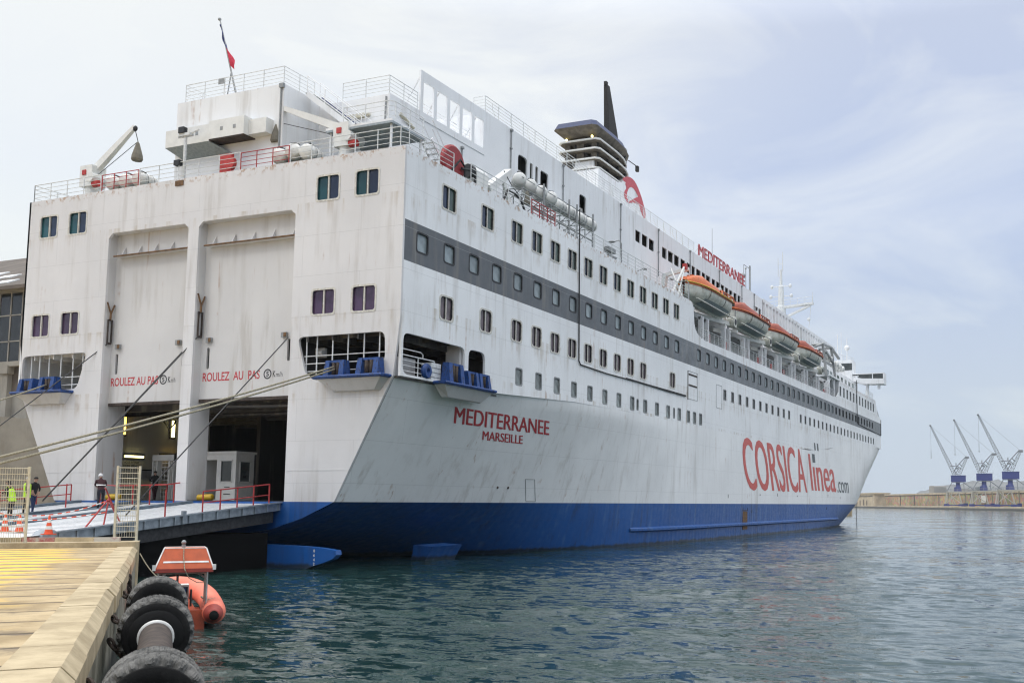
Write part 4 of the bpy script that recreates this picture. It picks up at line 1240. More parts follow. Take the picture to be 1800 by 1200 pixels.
# stair from the house top down to a landing, and the landing platform at the corner
mb = MB(); mb.m = 0
a, b_ = (4.4, 3.6, 26.7), (8.3, 3.6, 23.75)
for y in (3.15, 4.2): mb.beam((a[0], y, a[2]-.05), (b_[0], y, b_[2]-.05), .06, .32)
mb.m = 1
for k in range(12):
    t = k/11; mb.box(lerp(a[0], b_[0], t)-.12, 3.15, lerp(a[2], b_[2], t)-.03, lerp(a[0], b_[0], t)+.14, 4.2, lerp(a[2], b_[2], t)+.01)
mb.m = 2; mb.beam((4.4, 4.28, 26.75), (8.3, 4.28, 23.8), .03, .3)
mb.m = 0
for y in (3.15, 4.2):
    for k in (1, 2, 4): mb.bar((a[0], y, a[2]+.25*k), (b_[0], y, b_[2]+.25*k), .022, 5)
    for t in (0, .33, .66, 1): mb.bar((lerp(a[0], b_[0], t), y, lerp(a[2], b_[2], t)), (lerp(a[0], b_[0], t), y, lerp(a[2], b_[2], t)+1.0), .025, 5)
P(mb, 'deck_stair', ['white_house', 'fitting_grey', 'crane_blue'])
mb = MB(); mb.m = 0; mb.box(7.2, 1.6, 23.5, 11.6, 4.6, 23.62); mb.m = 1; mb.box(7.2, 1.6, 23.38, 11.6, 4.6, 23.5)
mb.m = 0
for x, y in ((7.4, 1.8), (11.4, 1.8), (11.4, 4.4)): mb.bar((x, y, 21.3), (x, y, 23.4), .07, 6)
P(mb, 'landing_platform', ['white_house', 'boat_grey'])
R_('landing_railing', [(8.3, 1.7, 23.62), (11.2, 1.7, 23.62), (11.5, 2.0, 23.62), (11.5, 4.5, 23.62)], 1.05, 4, 1.2)
# ladder run from the landing to deck along the side
mb = MB()
for dx in (0, .7): mb.beam((11.3+dx, 4.6, 23.5), (11.3+dx, 6.9, 21.4), .06, .2)
for k in range(9): mb.box(11.3, 4.65+k*.26, 23.3-k*.235, 12.0, 4.85+k*.26, 23.33-k*.235)
for dx in (0, .7):
    for h in (.45, .95): mb.bar((11.3+dx, 4.6, 23.6+h), (11.3+dx, 6.9, 21.4+h), .025, 5)
P(mb, 'deck_ladder', 'white_house')

# ventilation trunk hung on the aft face of the deckhouse
mb = MB(); mb.m = 0
mb.box(-3.9, .95, 23.75, -.55, 1.75, 24.75); mb.box(-.5, .85, 23.8, 2.1, 1.75, 24.85); mb.box(2.1, 1.2, 23.85, 3.35, 1.75, 24.7); mb.m = 1
mb.box(-.48, .87, 23.74, 2.08, 1.75, 23.8); mb.m = 2
mb.add([(-3.9, .95, 23.74), (-.55, .95, 23.74), (.4, 1.74, 23.2), (-3.3, 1.74, 23.2)], [(0, 1, 2, 3)]); mb.m = 3
for x in (-2.9, .35, 1.3, -1.6): mb.box(x, .84 if x > -.5 else .94, 24.2, x+.2, .96, 24.42)
mb.box(2.1, 1.3, 24.1, 2.115, 1.5, 24.35)
P(mb, 'ventilation_trunk', ['canister_white', 'rust_dark', 'boat_grey', 'fitting_grey'])
mb = MB(); mb.m = 0; mb.bar((-1.55, .25, 21.3), (-1.55, .25, 23.9), .085, 8); mb.box(-2.0, .1, 23.9, -1.1, .4, 24.05); mb.bar((-1.55, .2, 23.9), (-.6, .3, 24.2), .04, 5); mb.m = 1
mb.box(-1.9, .02, 24.05, -1.5, .3, 24.4); mb.box(-2.1, .0, 22.2, -1.7, .3, 22.5); mb.m = 2; mb.box(-1.85, -.05, 20.95, -1.25, .12, 21.25)
P(mb, 'stern_light_post', ['rail_white', 'frame_dark', 'rust'])
mb = MB(); mb.box(.45, .8, 21.4, 1.35, 1.0, 22.75); mb.bar((1.15, .78, 22.2), (1.15, 1.0, 22.2), .42, 14); P(mb, 'fire_locker', 'red_paint')
mb = MB(); mb.bar((.12, 2.15, 26.75), (-1.5, 2.2, 31.7), .055, 8, .035); mb.bar((-.55, 2.1, 26.75), (-.38, 2.15, 28.2), .035, 6); mb.ball((-1.52, 2.2, 31.72), .1)
P(mb, 'flagstaff', 'fitting_grey')
mb = MB(); mb.box(-1.1, 1.93, 27.55, -.6, 1.96, 27.9); P(mb, 'rail_plate', 'fitting_grey')

# deck cranes
def deck_crane(bx_, by, tip, zb):
    mb = MB(); mb.lathe([(.42, 0), (.42, 1.6), (.5, 1.6), (.5, 1.75), (0, 1.75)], (bx_, by, zb), n=14)
    mb.box(bx_-.55, by-.5, zb+1.2, bx_+.45, by+.5, zb+2.5); mb.m = 1; mb.box(bx_-.3, by-.56, zb+1.9, bx_-.0, by-.5, zb+2.2); mb.bar((bx_+.45, by-.3, zb+1.3), (bx_+.9, by-.3, zb+1.3), .2, 10); mb.m = 0
    mb.bar((bx_+.45, by-.6, zb+1.7), (bx_+.45, by+.6, zb+1.7), .28, 12)
    c = P(mb, 'deck_crane', ['canister_white', 'red_paint'])
    p = Vector((bx_, by, zb+2.2)); q = Vector(tip); d = (q-p)
    mb = MB(); sidev = Vector((0, 1, 0)); u = d.normalized().cross(sidev).normalized()
    n = 6
    rows = []
    for t, w, h in ((0, .34, .46), (.55, .28, .36), (1, .2, .22)):
        c0 = p+d*t; rows.append([c0+sidev*w*.5*a+u*h*.5*e for a, e in ((-1, -1), (1, -1), (1, 1), (-1, 1))])
    mb.grid(rows, True); mb.add(rows[0]+rows[-1], [(3, 2, 1, 0), (4, 5, 6, 7)])
    P(mb, 'jib', 'canister_white', c)
    mb = MB(); mb.ball((q.x, q.y, q.z-.12), .16, .12, .18)
    hk = q+Vector((.35 if tip[0] > bx_ else .18, -.05, -1.0)); mb.bar((q.x, q.y, q.z-.2), hk, .025, 5); mb.bar(hk, p+Vector((0, 0, -.4)), .02, 5); mb.m = 1
    mb.lathe([(.02, 0), (.1, -.12), (.3, -.85), (.33, -1.1), (.28, -1.2), (0, -1.2)], hk, n=10)
    P(mb, 'hook_and_bag', ['cable_black', 'canvas_bag'], c)
deck_crane(8.35, 2.0, (3.35, 1.9, 25.6), 21.3)
deck_crane(-11.0, 2.0, (-7.55, 1.9, 25.9), 21.3)
mb = MB(); mb.lathe([(0, -.18), (.95, -.18), (1.05, -.1), (1.05, .1), (.95, .18), (0, .18)], (12.9, 5.3, 22.15), (1, 0, 0), 22)
P(mb, 'hose_reel', 'hose_red')
mb = MB(); mb.tube([(13.2, 5.8, 22.0), (13.25, 6.6, 22.15), (13.3, 7.0, 21.9), (13.3, 7.0, 21.5)], .08, 7); mb.tube([(13.1, 4.9, 21.6), (13.3, 5.5, 22.4), (13.2, 6.1, 22.2), (13.2, 6.1, 21.5)], .06, 7); PS(mb, 'hose', 'cable_black')
mb = MB(); mb.m = 0; mb.box(11.2, 8.6, 21.3, 12.4, 9.8, 22.9); mb.bar((11.8, 8.2, 22.9), (11.8, 10.2, 22.9), .42, 14); mb.m = 1; mb.bar((12.2, 7.9, 22.7), (12.2, 8.25, 22.7), .4, 12); mb.m = 0
mb.beam((12.2, 10.0, 22.2), (11.6, 13.5, 24.4), .5, .45); mb.beam((11.9, 12.4, 23.4), (12.2, 13.2, 21.4), .2, .2)
P(mb, 'raft_davit', ['canister_white', 'frame_dark'])
mb = MB(); mb.tube([(13.3, 10.2, 21.5), (13.3, 10.6, 22.2), (13.2, 11.6, 22.3), (13.1, 12.6, 22.1), (13.2, 12.9, 21.5)], .07, 6)
mb.tube([(11.8, 12.6, 24.2), (12.3, 12.8, 23.2), (12.7, 13.4, 22.5), (12.6, 13.8, 22.9)], .03, 5)
PS(mb, 'hose', 'cable_black')
mb = MB(); mb.lathe([(.05, .5), (.14, .3), (.22, -.2), (.2, -.35), (0, -.35)], (12.7, 14.0, 22.7), n=10); P(mb, 'hook_and_bag', 'canvas_bag')
# rack that carries the raft canisters
mb = MB()
for z in (23.55, 22.6):
    for x in (10.8, 12.2): mb.bar((x, 14.2, z), (x, 24.6, z), .05, 5)
for y in [14.2+1.3*k for k in range(9)]:
    for x in (10.8, 12.2): mb.bar((x, y, 22.5), (x, y, 23.6), .04, 5)
    mb.bar((10.8, y, 23.55), (12.2, y, 23.55), .04, 5); mb.bar((10.8, y, 22.6), (12.2, y, 23.5), .03, 5)
for y in (16.9, 20.6, 21.8, 24.4): mb.bar((12.3, y, 21.3), (12.3, y, 24.6), .07, 6)
mb.tube([(12.3, 14, 24.2), (12.35, 24.4, 24.2)], .03, 5)
P(mb, 'raft_rack', 'fitting_grey')
mb = MB()
for z in (21.6, 22.2): mb.box(12.4, 26, z, 12.9, 27.2, z+.35)
for k in range(9): mb.bar((12.8, 18.5+.3*k, 21.35), (12.9, 18.7+.3*k, 21.9), .05, 5)
PS(mb, 'deck_gear', 'fitting_grey')

# ---- funnel with overhanging cap, louvre trays and the slanted exhaust mast
def hoop(z, a, yb, yf, fr_=.45):
    """plan outline: square aft, rounded forward"""
    pts = [(-a, yb+.4), (-a+.4, yb), (a-.4, yb), (a, yb+.4)]
    L = yf-yb
    for i in range(0, 9):
        t = i/8; ang = math.pi*t; pts.append((a*math.cos(ang), yb+L*fr_+L*(1-fr_)*math.sin(ang)))
    return [(x, y, z) for x, y in pts]
def slab(mb, z0, z1, a, yb, yf):
    p = hoop(z0, a, yb, yf); q = hoop(z1, a, yb, yf); n = len(p)
    mb.add(p+q, [tuple(range(n-1, -1, -1)), tuple(range(n, 2*n))]+[(i, (i+1) % n, n+(i+1) % n, n+i) for i in range(n)])
mb = MB()
prof = [(45.4, 29.0), (64.0, 29.0), (58.6, 34.1), (55.4, 36.7), (53.6, 37.35), (52.4, 37.3), (51.4, 36.45), (50.4, 36.2), (45.9, 36.2)]
mid = [(1.0, 0)]
rows = []
for xx, ins in ((-2.36, .12), (-2.28, 0), (2.28, 0), (2.36, .12)):
    rows.append([(xx, y+(ins if y < 50 else -ins), z-(ins*.4 if z > 30 else 0)) for y, z in prof])
mb.grid([list(r_) for r_ in rows], True); mb.add(rows[0], [tuple(range(len(prof)))]); mb.add(rows[3], [tuple(reversed(range(len(prof))))])
fun = P(mb, 'funnel', 'white_house')
mb = MB(); slab(mb, 36.2, 40.2, 1.35, 47.3, 54.0)
for x, y in ((1.7, 46.8), (-1.7, 46.8), (1.7, 49.2), (1.75, 51.6), (1.5, 53.9), (-.6, 46.7), (.6, 46.7)): mb.bar((x, y, 36.2), (x, y, 40.3), .13, 6)
P(mb, 'louvre_core', 'funnel_dark', fun)
mb = MB()
mb.box(-.45, 46.5, 36.2, .35, 46.9, 40.2); mb.box(1.2, 46.5, 36.2, 1.75, 47.0, 40.2); mb.box(-1.75, 46.5, 36.2, -1.2, 47.0, 40.2)
PS(mb, 'funnel_post', 'funnel_tan')
mb = MB(); mb.box(-.5, 46.2, 36.2, 1.6, 46.5, 37.3); P(mb, 'louvre_screen', 'white_house', fun)
for z, yf in ((36.30, 57.4), (37.27, 57.0), (38.30, 56.4), (39.25, 55.8)):
    mb = MB(); mb.m = 0; slab(mb, z, z+.13, 2.32, 45.8, yf); mb.m = 1; slab(mb, z-.08, z-.004, 2.2, 46.0, yf-.2)
    P(mb, 'louvre_tray', ['canister_white', 'funnel_tan'], fun)
mb = MB(); mb.m = 0
p = hoop(39.75, 1.7, 46.2, 54.6); q = hoop(40.40, 2.42, 44.9, 56.4); n = len(p)
mb.grid([p, q], True); mb.add(p, [tuple(range(n-1, -1, -1))]); mb.m = 1
q2 = hoop(40.95, 2.2, 45.1, 55.8); mb.grid([q, q2], True); mb.add(q2, [tuple(range(n))])
P(mb, 'funnel_cap', ['funnel_tan', 'funnel_blue'], fun)
mb = MB(); mb.ball((1.5, 46.0, 39.6), .12); P(mb, 'funnel_lamp', 'lamp_white', fun)
mb = MB(); mb.ball((-1.4, 46.1, 39.6), .12); P(mb, 'funnel_lamp', 'lamp_white', fun)
mb = MB()
rows = []
for z, yb, yf, w in ((40.3, 52.6, 55.4, .36), (43, 52.5, 54.6, .32), (47.6, 52.1, 52.75, .2)): rows.append([(-w, yb, z), (w, yb, z), (w, yf, z), (-w, yf, z)])
mb.grid(rows, True); mb.add(rows[-1], [(0, 1, 2, 3)]); mb.box(-.15, 52.0, 47.6, .15, 52.4, 47.95)
for y in (56.8, 57.1): mb.bar((.3, y, 40), (.3, y, 42.2), .03, 5)
mb.bar((1.2, 55.6, 40.3), (1.4, 57.4, 40.2), .05, 5); mb.box(1.3, 57.2, 39.6, 1.6, 57.6, 40.2)
P(mb, 'exhaust_mast', 'funnel_dark', fun)
# emblem: red profile of a head with a white headband field, painted on the funnel's flank
eo = [(600, 455), (612, 432), (640, 412), (668, 402), (700, 405), (735, 425), (765, 455), (792, 500), (820, 560), (845, 625), (868, 690), (892, 770), (912, 850), (928, 920), (934, 1005), (900, 1012), (880, 960), (858, 900), (838, 810), (800, 792), (745, 785), (694, 800), (660, 775), (632, 725), (622, 670), (632, 620), (650, 588), (652, 560), (640, 520), (646, 492), (622, 478)]
eh = [(700, 560), (722, 553), (755, 572), (785, 615), (812, 668), (820, 690), (775, 715), (730, 745), (690, 772), (668, 735), (660, 690), (665, 640), (680, 590)]
def e2(p): return 51.47+.01874*(p[0]-600), 36.78+.00476*(p[0]-600)-.0072*(p[1]-455)
mb = MB(); vs, fs = fill2d([e2(p) for p in eo], [[e2(p) for p in eh]], .02)
mb.add([(2.365+w, u, v) for u, v, w in vs], fs)
P(mb, 'emblem', 'emblem_red', fun)

# roof sign
mb = MB(); mb.m = 0
lettering(mb, 'MEDITERRANEE', 56.6, 73.0, 29.42, 30.62, lambda u, v, w: (8.95+w, u, v), 0, .04)
mb.m = 1
for y in [56.8+1.35*k for k in range(13)]: mb.bar((8.8, y, 29.3), (8.8, y, 30.5), .035, 5); mb.bar((8.8, y, 30.2), (8.0, y, 29.3), .03, 5)
mb.bar((8.8, 56.6, 29.45), (8.8, 73, 29.45), .03, 5); mb.bar((8.8, 56.6, 30.5), (8.8, 73, 30.5), .03, 5)
P(mb, 'roof_sign', ['sign_red', 'rail_white'])
mb = MB(); mb.bar((6.5, 68.0, 29.2), (6.5, 68.0, 35.5), .05, 6, .02); mb.bar((8.6, 74.5, 29.2), (8.6, 74.5, 31.9), .05, 6); mb.ball((8.6, 74.5, 32), .12); mb.bar((6, 56, 29.2), (6, 56, 31), .03, 5)
mb.bar((7.5, 79.8, 29.2), (7.5, 79.8, 33.6), .12, 6); mb.bar((7.5, 77.2, 29.2), (7.5, 77.2, 33.2), .04, 5); mb.bar((7.5, 77.2, 33.2), (7.5, 79.8, 33.2), .04, 5); mb.bar((7.5, 76.6, 29.2), (7.5, 76.6, 31.2), .22, 8); mb.ball((7.5, 76.6, 31.6), .4)
PS(mb, 'aerial', 'fitting_grey')

# ---- radar mast
mb = MB()
mb.lathe([(1.1, 29.2), (.95, 33), (.75, 36.8), (.55, 37.0), (.42, 40.3), (.25, 40.5), (.2, 43.2), (0, 43.2)], (0, 122.7, 0), n=10)
mb.beam((-4.6, 122.7, 36.3), (5.6, 122.7, 37.0), .9, .35); mb.beam((0, 122.7, 34.6), (5.0, 122.7, 36.7), .6, .3)
mb.beam((0, 122.7, 33.6), (4, 122.7, 32.4), .5, .3)
for z, w in ((38.6, 1.8), (40.3, 1.6)): mb.bar((-w, 122.7, z), (w, 122.7, z), .07, 5); [mb.ball((s_*w, 122.7, z), .28, .28, .35) for s_ in (-1, 1)]
rail(mb, [(-4.6, 122.3, 36.5), (5.5, 122.3, 37.15)], 1.0, 2, 1.3, .03, .035)
mb.bar((.3, 122.7, 43), (.3, 122.7, 46.3), .08, 5); mb.bar((-.5, 122.7, 42), (-.5, 122.7, 45.3), .06, 5); mb.bar((-.5, 122.7, 44.2), (.3, 122.7, 44.2), .05, 5); mb.bar((5.5, 122.7, 37), (5.5, 122.7, 38.9), .05, 5); mb.bar((-3.5, 122.7, 36.5), (-3.5, 122.7, 38), .04, 5)
mb.bar((5.2, 122.7, 36.8), (4.8, 122.7, 33), .05, 5); mb.ball((4.8, 122.7, 34.3), .3); mb.ball((4.9, 122.7, 31.2), .3)
P(mb, 'radar_mast', 'rail_white')

# ---- promenade recess: inner wall, overhead, stanchions, davits, lockers
mb = MB(); mb.m = 0
mb.box(9.9, 41.5, 18.1, 10.0, 104.8, 21.4)
mb.m = 1
mb.box(8.9, 41.5, 21.25, 11.6, 104.8, 21.4)
mb.m = 0
for y in [44+1.63*k for k in range(37)]: mb.box(10.0, y, 21.0, 11.5, y+.12, 21.25)
mb.m = 2
for y in (47.5, 53.8, 60.3, 66.6, 72.9, 79.2, 85.5, 91.8): mb.box(10.0, y, 18.1, 10.03, y+.9, 20.2)
P(mb, 'promenade_wall', ['white_house', 'white_recess', 'glass_grey'])
for k in range(9):
    y = 44.9+6.45*k
    mb = MB()
    for d in (0, 1.5):
        mb.box(13.15, y+d, 18.2, 13.6, y+d+.22, 20.5); mb.bar((13.61, y+d+.1, 18.3), (13.61, y+d+.1, 20.5), .05, 5)
        mb.beam((13.4, y+d+.1, 20.4), (11.4, y+d+.1, 21.5), .2, .4)
    PS(mb, 'davit_frame', 'white_house')
mb = MB()
for k in range(14): mb.box(10.2, 46+4.1*k, 18.15, 10.8, 47.0+4.1*k, 19.3)
for k in range(10): mb.box(13.2, 47.2+5.4*k, 18.5, 13.3, 47.9+5.4*k, 19.3)
PS(mb, 'promenade_locker', 'red_paint')
for i in range(4):
    y = 41.6+12.95*i
    mb = MB(); mb.m = 0
    for d in (1.5, 10.6):
        mb.beam((10.2, y+d, 21.4), (10.6, y+d, 24.3), .4, .55, (0, 1, 0)); mb.beam((10.6, y+d, 24.2), (12.9, y+d, 24.6), .3, .35, (0, 1, 0)); mb.beam((10.2, y+d, 21.4), (13.4, y+d, 20.9), .3, .35, (0, 1, 0))
        mb.bar((12.95, y+d, 24.6), (12.95, y+d, 23.6), .04, 5)
    mb.beam((11.3, y-.3, 20.95), (13.3, y+12.2, 21.3), .25, .4)
    mb.m = 1; mb.bar((13.15, y+12.4, 21.5), (13.85, y+12.4, 21.5), .55, 14); mb.m = 2; mb.bar((13.84, y+12.4, 21.5), (13.9, y+12.4, 21.5), .3, 12)
    mb.m = 0; mb.bar((13.2, y-.8, 21.4), (11.4, y+.8, 24.6), .09, 6); mb.m = 3
    if i == 0: mb.box(12.55, y+.75, 24.45, 12.9, y+1.15, 24.95); mb.m = 0; mb.bar((12.4, y-1.6, 21.6), (12.7, y+.9, 24.7), .11, 8); mb.bar((12.9, y-1.2, 21.6), (12.7, y+.9, 24.6), .07, 8)
    PS(mb, 'boat_davit', ['canister_white', 'boat_white', 'frame_dark', 'red_paint'])

# ---- forward deckhouse, rescue-boat frame, bridge and wing
mb = MB(); mb.m = 0
mb.box(9.8, 98.2, 21.42, 13.7, 104.9, 21.65); mb.box(-9, 104.8, 21.45, 10.9, 133, 24.4); mb.m = 1
for y in (106, 108.5, 111, 113.5, 116, 119, 122, 125, 128): mb.box(10.9, y, 22.2, 10.93, y+1.5, 23.8)
mb.m = 0
mb.box(13.2, 98.4, 18.2, 13.5, 98.7, 21.5); mb.box(13.2, 102, 18.2, 13.5, 102.25, 21.5); mb.box(9.9, 104.5, 18.1, 13.6, 104.7, 21.4)
mb.beam((13.35, 98.5, 19.9), (11.8, 98.5, 21.4), .2, .2); mb.tube([(13.35, 98.6, 19.8), (13.35, 99.4, 21.0), (13.35, 100.4, 21.4), (13.35, 101.4, 21.0), (13.35, 102.1, 19.8)], .1, 6)
P(mb, 'forward_deckhouse', ['white_house', 'glass_green'])
mb = MB()
for a, b_ in (((13.2, 98, 21.6), (12.6, 98.6, 26.0)), ((13.2, 104, 21.6), (12.8, 103.2, 26.2)), ((12.6, 98.4, 26), (12.8, 103.4, 26.2)), ((12.0, 96.5, 25.4), (12.6, 99, 26.2)), ((12.6, 98.6, 23.6), (12.8, 103.6, 23.6)), ((13.0, 98.6, 25.0), (13, 103.6, 24)), ((12.8, 103.2, 26.2), (12.8, 108.5, 25.3)), ((11, 98.6, 21.6), (11, 98.6, 26)), ((11, 103.2, 21.6), (11, 103.2, 26)), ((11, 98.6, 26), (12.6, 98.6, 26)), ((11, 103.2, 26), (12.8, 103.2, 26.2))):
    mb.beam(a, b_, .24, .34, (1, 0, 0))
P(mb, 'rescue_boat_frame', 'fitting_grey')
mb = MB(); mb.m = 0
mb.box(-10.5, 130.2, 24.6, 10.5, 133.5, 28.2)
mb.box(5.5, 133.5, 26.3, 9.6, 137.5, 28.4); mb.bar((9.4, 136.6, 24.4), (9.4, 136.6, 26.3), .12, 6); mb.box(9.3, 131, 26.2, 9.5, 137.4, 26.4)
rail(mb, [(9.4, 118, 26.9), (9.4, 137.4, 28.4)], 1.1, 3, 1.6, .03, .035)
mb.bar((8.5, 128, 27), (8.5, 128, 32.4), .09, 5); mb.bar((8.5, 131, 28), (8.5, 131, 33.2), .05, 5); mb.bar((8.5, 136, 28.4), (8.5, 136, 33), .08, 5); mb.ball((8.5, 136, 31.2), .5)
# wing: tapered soffit, window band, end panel
rows = [[(9.6, 130.4, 24.9), (9.6, 133, 24.9), (9.6, 133, 25.4), (9.6, 130.4, 25.4)], [(12.2, 130.4, 23.95), (12.2, 133, 23.95), (12.2, 133, 24.9), (12.2, 130.4, 24.9)], [(15.9, 130.4, 23.85), (15.9, 133, 23.85), (15.9, 133, 24.75), (15.9, 130.4, 24.75)]]
mb.grid(rows, True); mb.add(rows[2], [(0, 1, 2, 3)])
mb.box(9.6, 130.4, 25.62, 15.9, 133, 25.78); mb.box(15.75, 130.4, 24.7, 15.92, 133, 25.65); mb.box(9.6, 130.4, 25.2, 11.6, 130.5, 25.4); mb.box(13.9, 130.38, 24.7, 14.05, 130.45, 25.65)
mb.bar((12.9, 131.5, 21.4), (12.9, 131.5, 24.0), .28, 8); mb.box(14.7, 131, 23.1, 15.1, 131.6, 23.9); mb.m = 1
mb.box(11.4, 130.45, 24.75, 15.75, 132.9, 25.62); mb.box(-10.52, 130.15, 26.4, 10.52, 130.2, 27.6)
P(mb, 'bridge', ['white_house', 'glass_grey'])

# ---- things that hang from, rest on or fly over the ferry
def lifeboat_mesh(bright):
    L = 12.0; n = 25
    def sec(t):
        w = 1.72*max(.03, 1-abs(2*t-1)**3.2)**.75; sheer = .42*abs(2*t-1)**2.2; k = .55*abs(2*t-1)**4
        return w, sheer, k
    rows = []; rows2 = []
    for i in range(n):
        t = i/(n-1); y = t*L; w, sh, k = sec(t)
        pr = [(w, sh), (w*.985, sh-.35), (w*.93, -.7), (w*.80, -1.15+k*.4), (w*.58, -1.52+k), (.10, -1.72+k)]
        rows.append([(x, y, z) for x, z in pr]+[(-x, y, z) for x, z in reversed(pr)])
    h = MB(); h.smooth = True; h.grid(rows); h.smooth = False
    h.m = 1   # dull patch on the turn of the bilge
    r2 = []
    for i in range(5, 20):
        t = i/(n-1); y = t*L; w, sh, k = sec(t)
        r2.append([(w*.79+.012, y, -1.17+k*.4), (w*.58+.012, y, -1.535+k), (.2, y, -1.72+k)])
    h.grid(r2)
    h.m = 0; h.box(-.12, 1.6, -1.95, .12, 10.6, -1.6); h.beam((1.15, .4, -1.62), (1.15, 11.4, -1.62), .14, .10)
    # gunwale band
    g = MB(); g.m = 0; g.smooth = True
    for s_ in (1, -1):
        g.tube([(s_*(sec(i/(n-1))[0]+.02), i/(n-1)*L, sec(i/(n-1))[1]+.02) for i in range(n)], .11, 6)
    g.m = 1
    for s_ in (1, -1): g.grid([[(s_*(sec(i/(n-1))[0]+.035), i/(n-1)*L, sec(i/(n-1))[1]+.0), (s_*(sec(i/(n-1))[0]*.99+.035), i/(n-1)*L, sec(i/(n-1))[1]-.26)] for i in range(n)])
    lines = MB()
    for y0, y1 in ((3.1, None), (7.0, None)):
        t = y0/L; w, sh, k = sec(t); lines.tube([(w*.6, y0+.1, 1.1), (w+.03, y0, sh), (w*.94+.03, y0-.1, -.7), (w*.82+.03, y0-.25, -1.15), (w*.4, y0-.4, -1.62)], .022, 5)
    pts = []
    for i in range(0, 85):
        t = .12+.82*i/84; w, sh, k = sec(t); pts.append((w+.05, t*L, sh-.10-.16*abs(math.sin(i*math.pi/4))))
    lines.tube(pts, .018, 4)
    # covered aft half
    c = MB(); c.smooth = True
    rows = []
    for t, top in ((.02, .3), (.06, .8), (.12, 1.2), (.2, 1.38), (.24, 1.22), (.34, 1.14), (.46, 1.10), (.47, 1.02)):
        w, sh, k = sec(t); ww = w*.97
        rows.append([(ww*math.cos(math.pi*j/12)*(1 if j in (0, 12) else .97), t*L, sh+top*min(1, math.sin(math.pi*j/12)*1.5)) for j in range(13)])
    c.grid(rows); c.smooth = False; c.add(rows[-1], [tuple(range(13))])
    c.box(-.3, 1.6, 1.25, .3, 2.6, 1.62)
    # open framed forward half
    f = MB(); f.m = 0
    for s_ in (1, -1):
        a = (s_*1.55, 6.3, .12); b0 = (s_*1.30, 6.9, .95); b1 = (s_*1.25, 10.6, .98); d0 = (s_*1.2, 11.2, .3)
        f.beam(a, b0, .10, .12); f.beam(b0, b1, .10, .12); f.beam(b1, d0, .10, .12)
        for y in (7.6, 8.5, 9.4, 10.2): f.beam((s_*1.52, y, .1), (s_*1.28, y, .95), .08, .08)
    f.box(-1.25, 6.9, .88, 1.25, 7.5, .96); f.box(-1.2, 10.2, .9, 1.2, 10.7, .98); f.m = 1
    f.box(-1.3, 6.4, -.1, 1.3, 10.9, .32); f.box(-1.05, 7.3, .3, 1.05, 10.4, .88); f.m = 2
    f.bar((.5, 6.0, .2), (.5, 6.4, 1.25), .08, 6); f.bar((-.5, 6.0, .2), (-.2, 6.3, 1.4), .06, 6); f.box(.2, 5.75, .3, .9, 6.3, .8); f.ball((.1, 6.2, 1.3), .35)
    col = 'orange_canopy' if bright else 'orange_dark'
    return (h.mesh('boat_hull', ['boat_white', 'boat_grey']), g.mesh('gunwale', ['yellow_trim' if bright else 'orange_canopy', 'orange_canopy' if bright else 'orange_dark']), lines.mesh('grab_line', 'wire_dark'),
            c.mesh('canopy', col), f.mesh('canopy_frame', ['orange_canopy' if bright else col, 'rust_dark', 'fitting_grey']))
bl = ['brightest orange lifeboat with a yellow gunwale, aftermost of the four, under the roof sign letters',
      'second lifeboat from the stern, dull orange canopy, hanging behind the brightest one',
      'third lifeboat from the stern, dull orange canopy, hanging below the ribbed white screen',
      'smallest looking lifeboat, foremost of the four, next to the grey rescue boat frame']
dullm = None
for i in range(4):
    o = empty('lifeboat', (12.95, 41.6+12.95*i, 22.85), bl[i], 'lifeboat', 'orange and white lifeboats along the promenade'); o.scale = (1, 1, .76)
    if i == 0: ms_ = lifeboat_mesh(True)
    elif dullm is None: ms_ = dullm = lifeboat_mesh(False)
    for me in ms_: link(me.name.split('.')[0], me, o)

def raft_mesh():
    mb = MB(); mb.m = 0; mb.smooth = True
    mb.lathe([(0, -.72), (.40, -.72), (.50, -.62), (.52, -.5), (.55, -.46), (.52, -.42), (.52, -.06), (.56, 0), (.52, .06), (.52, .42), (.55, .46), (.52, .5), (.50, .62), (.40, .72), (0, .72)], (0, 0, 0), (0, 0, 1), 18)
    l = MB(); l.box(-.2, .52, .12, .2, .585, .5)
    s_ = MB(); s_.lathe([(.555, -.27), (.565, -.25), (.555, -.23)], (0, 0, 0), (0, 0, 1), 18); s_.lathe([(.555, .23), (.565, .25), (.555, .27)], (0, 0, 0), (0, 0, 1), 18)
    return mb.mesh('canister', 'canister_white'), l.mesh('label_plate', 'label_dark'), s_.mesh('strap', 'wire_dark')
rmesh = raft_mesh()
def raft(loc, rot, label, group):
    o = empty('life_raft', loc, label, 'life raft', group); o.rotation_euler = rot; o.scale = (.84, .84, .95)
    for me in rmesh: link(me.name.split('.')[0], me, o)
for k, w in enumerate(('nearest the stern', 'second from the stern', 'third from the stern', 'fourth from the stern')):
    raft((11.7, 14.6+1.42*k, 24.15), (R(90), 0, R(38)), 'white raft canister showing its round end on the side rack, %s' % w, 'raft canisters on the side rack')
for k, w in enumerate(('next to the round-ended ones', 'in the middle of the rack', 'beside the rack ladder', 'at the forward end of the rack')):
    raft((11.6, 20.4+1.62*k, 24.1), (R(90), 0, R(6)), 'white raft canister lying lengthwise on the side rack, %s' % w, 'raft canisters on the side rack')
for k, w in enumerate(('left', 'middle', 'right')):
    raft((4.95+.95*k, 1.0, 22.0 if k != 1 else 22.15), (R(90), 0, R(12)), 'white raft canister behind the red stern gate beside the starboard crane, %s one' % w, 'raft canisters by the stern gates')
for k, w in enumerate(('left', 'middle', 'right')):
    raft((-7.5+1.05*k, 1.0, 21.95), (R(90), 0, R(8)), 'white raft canister behind the red gate right of the port crane, %s one' % w, 'raft canisters by the stern gates')
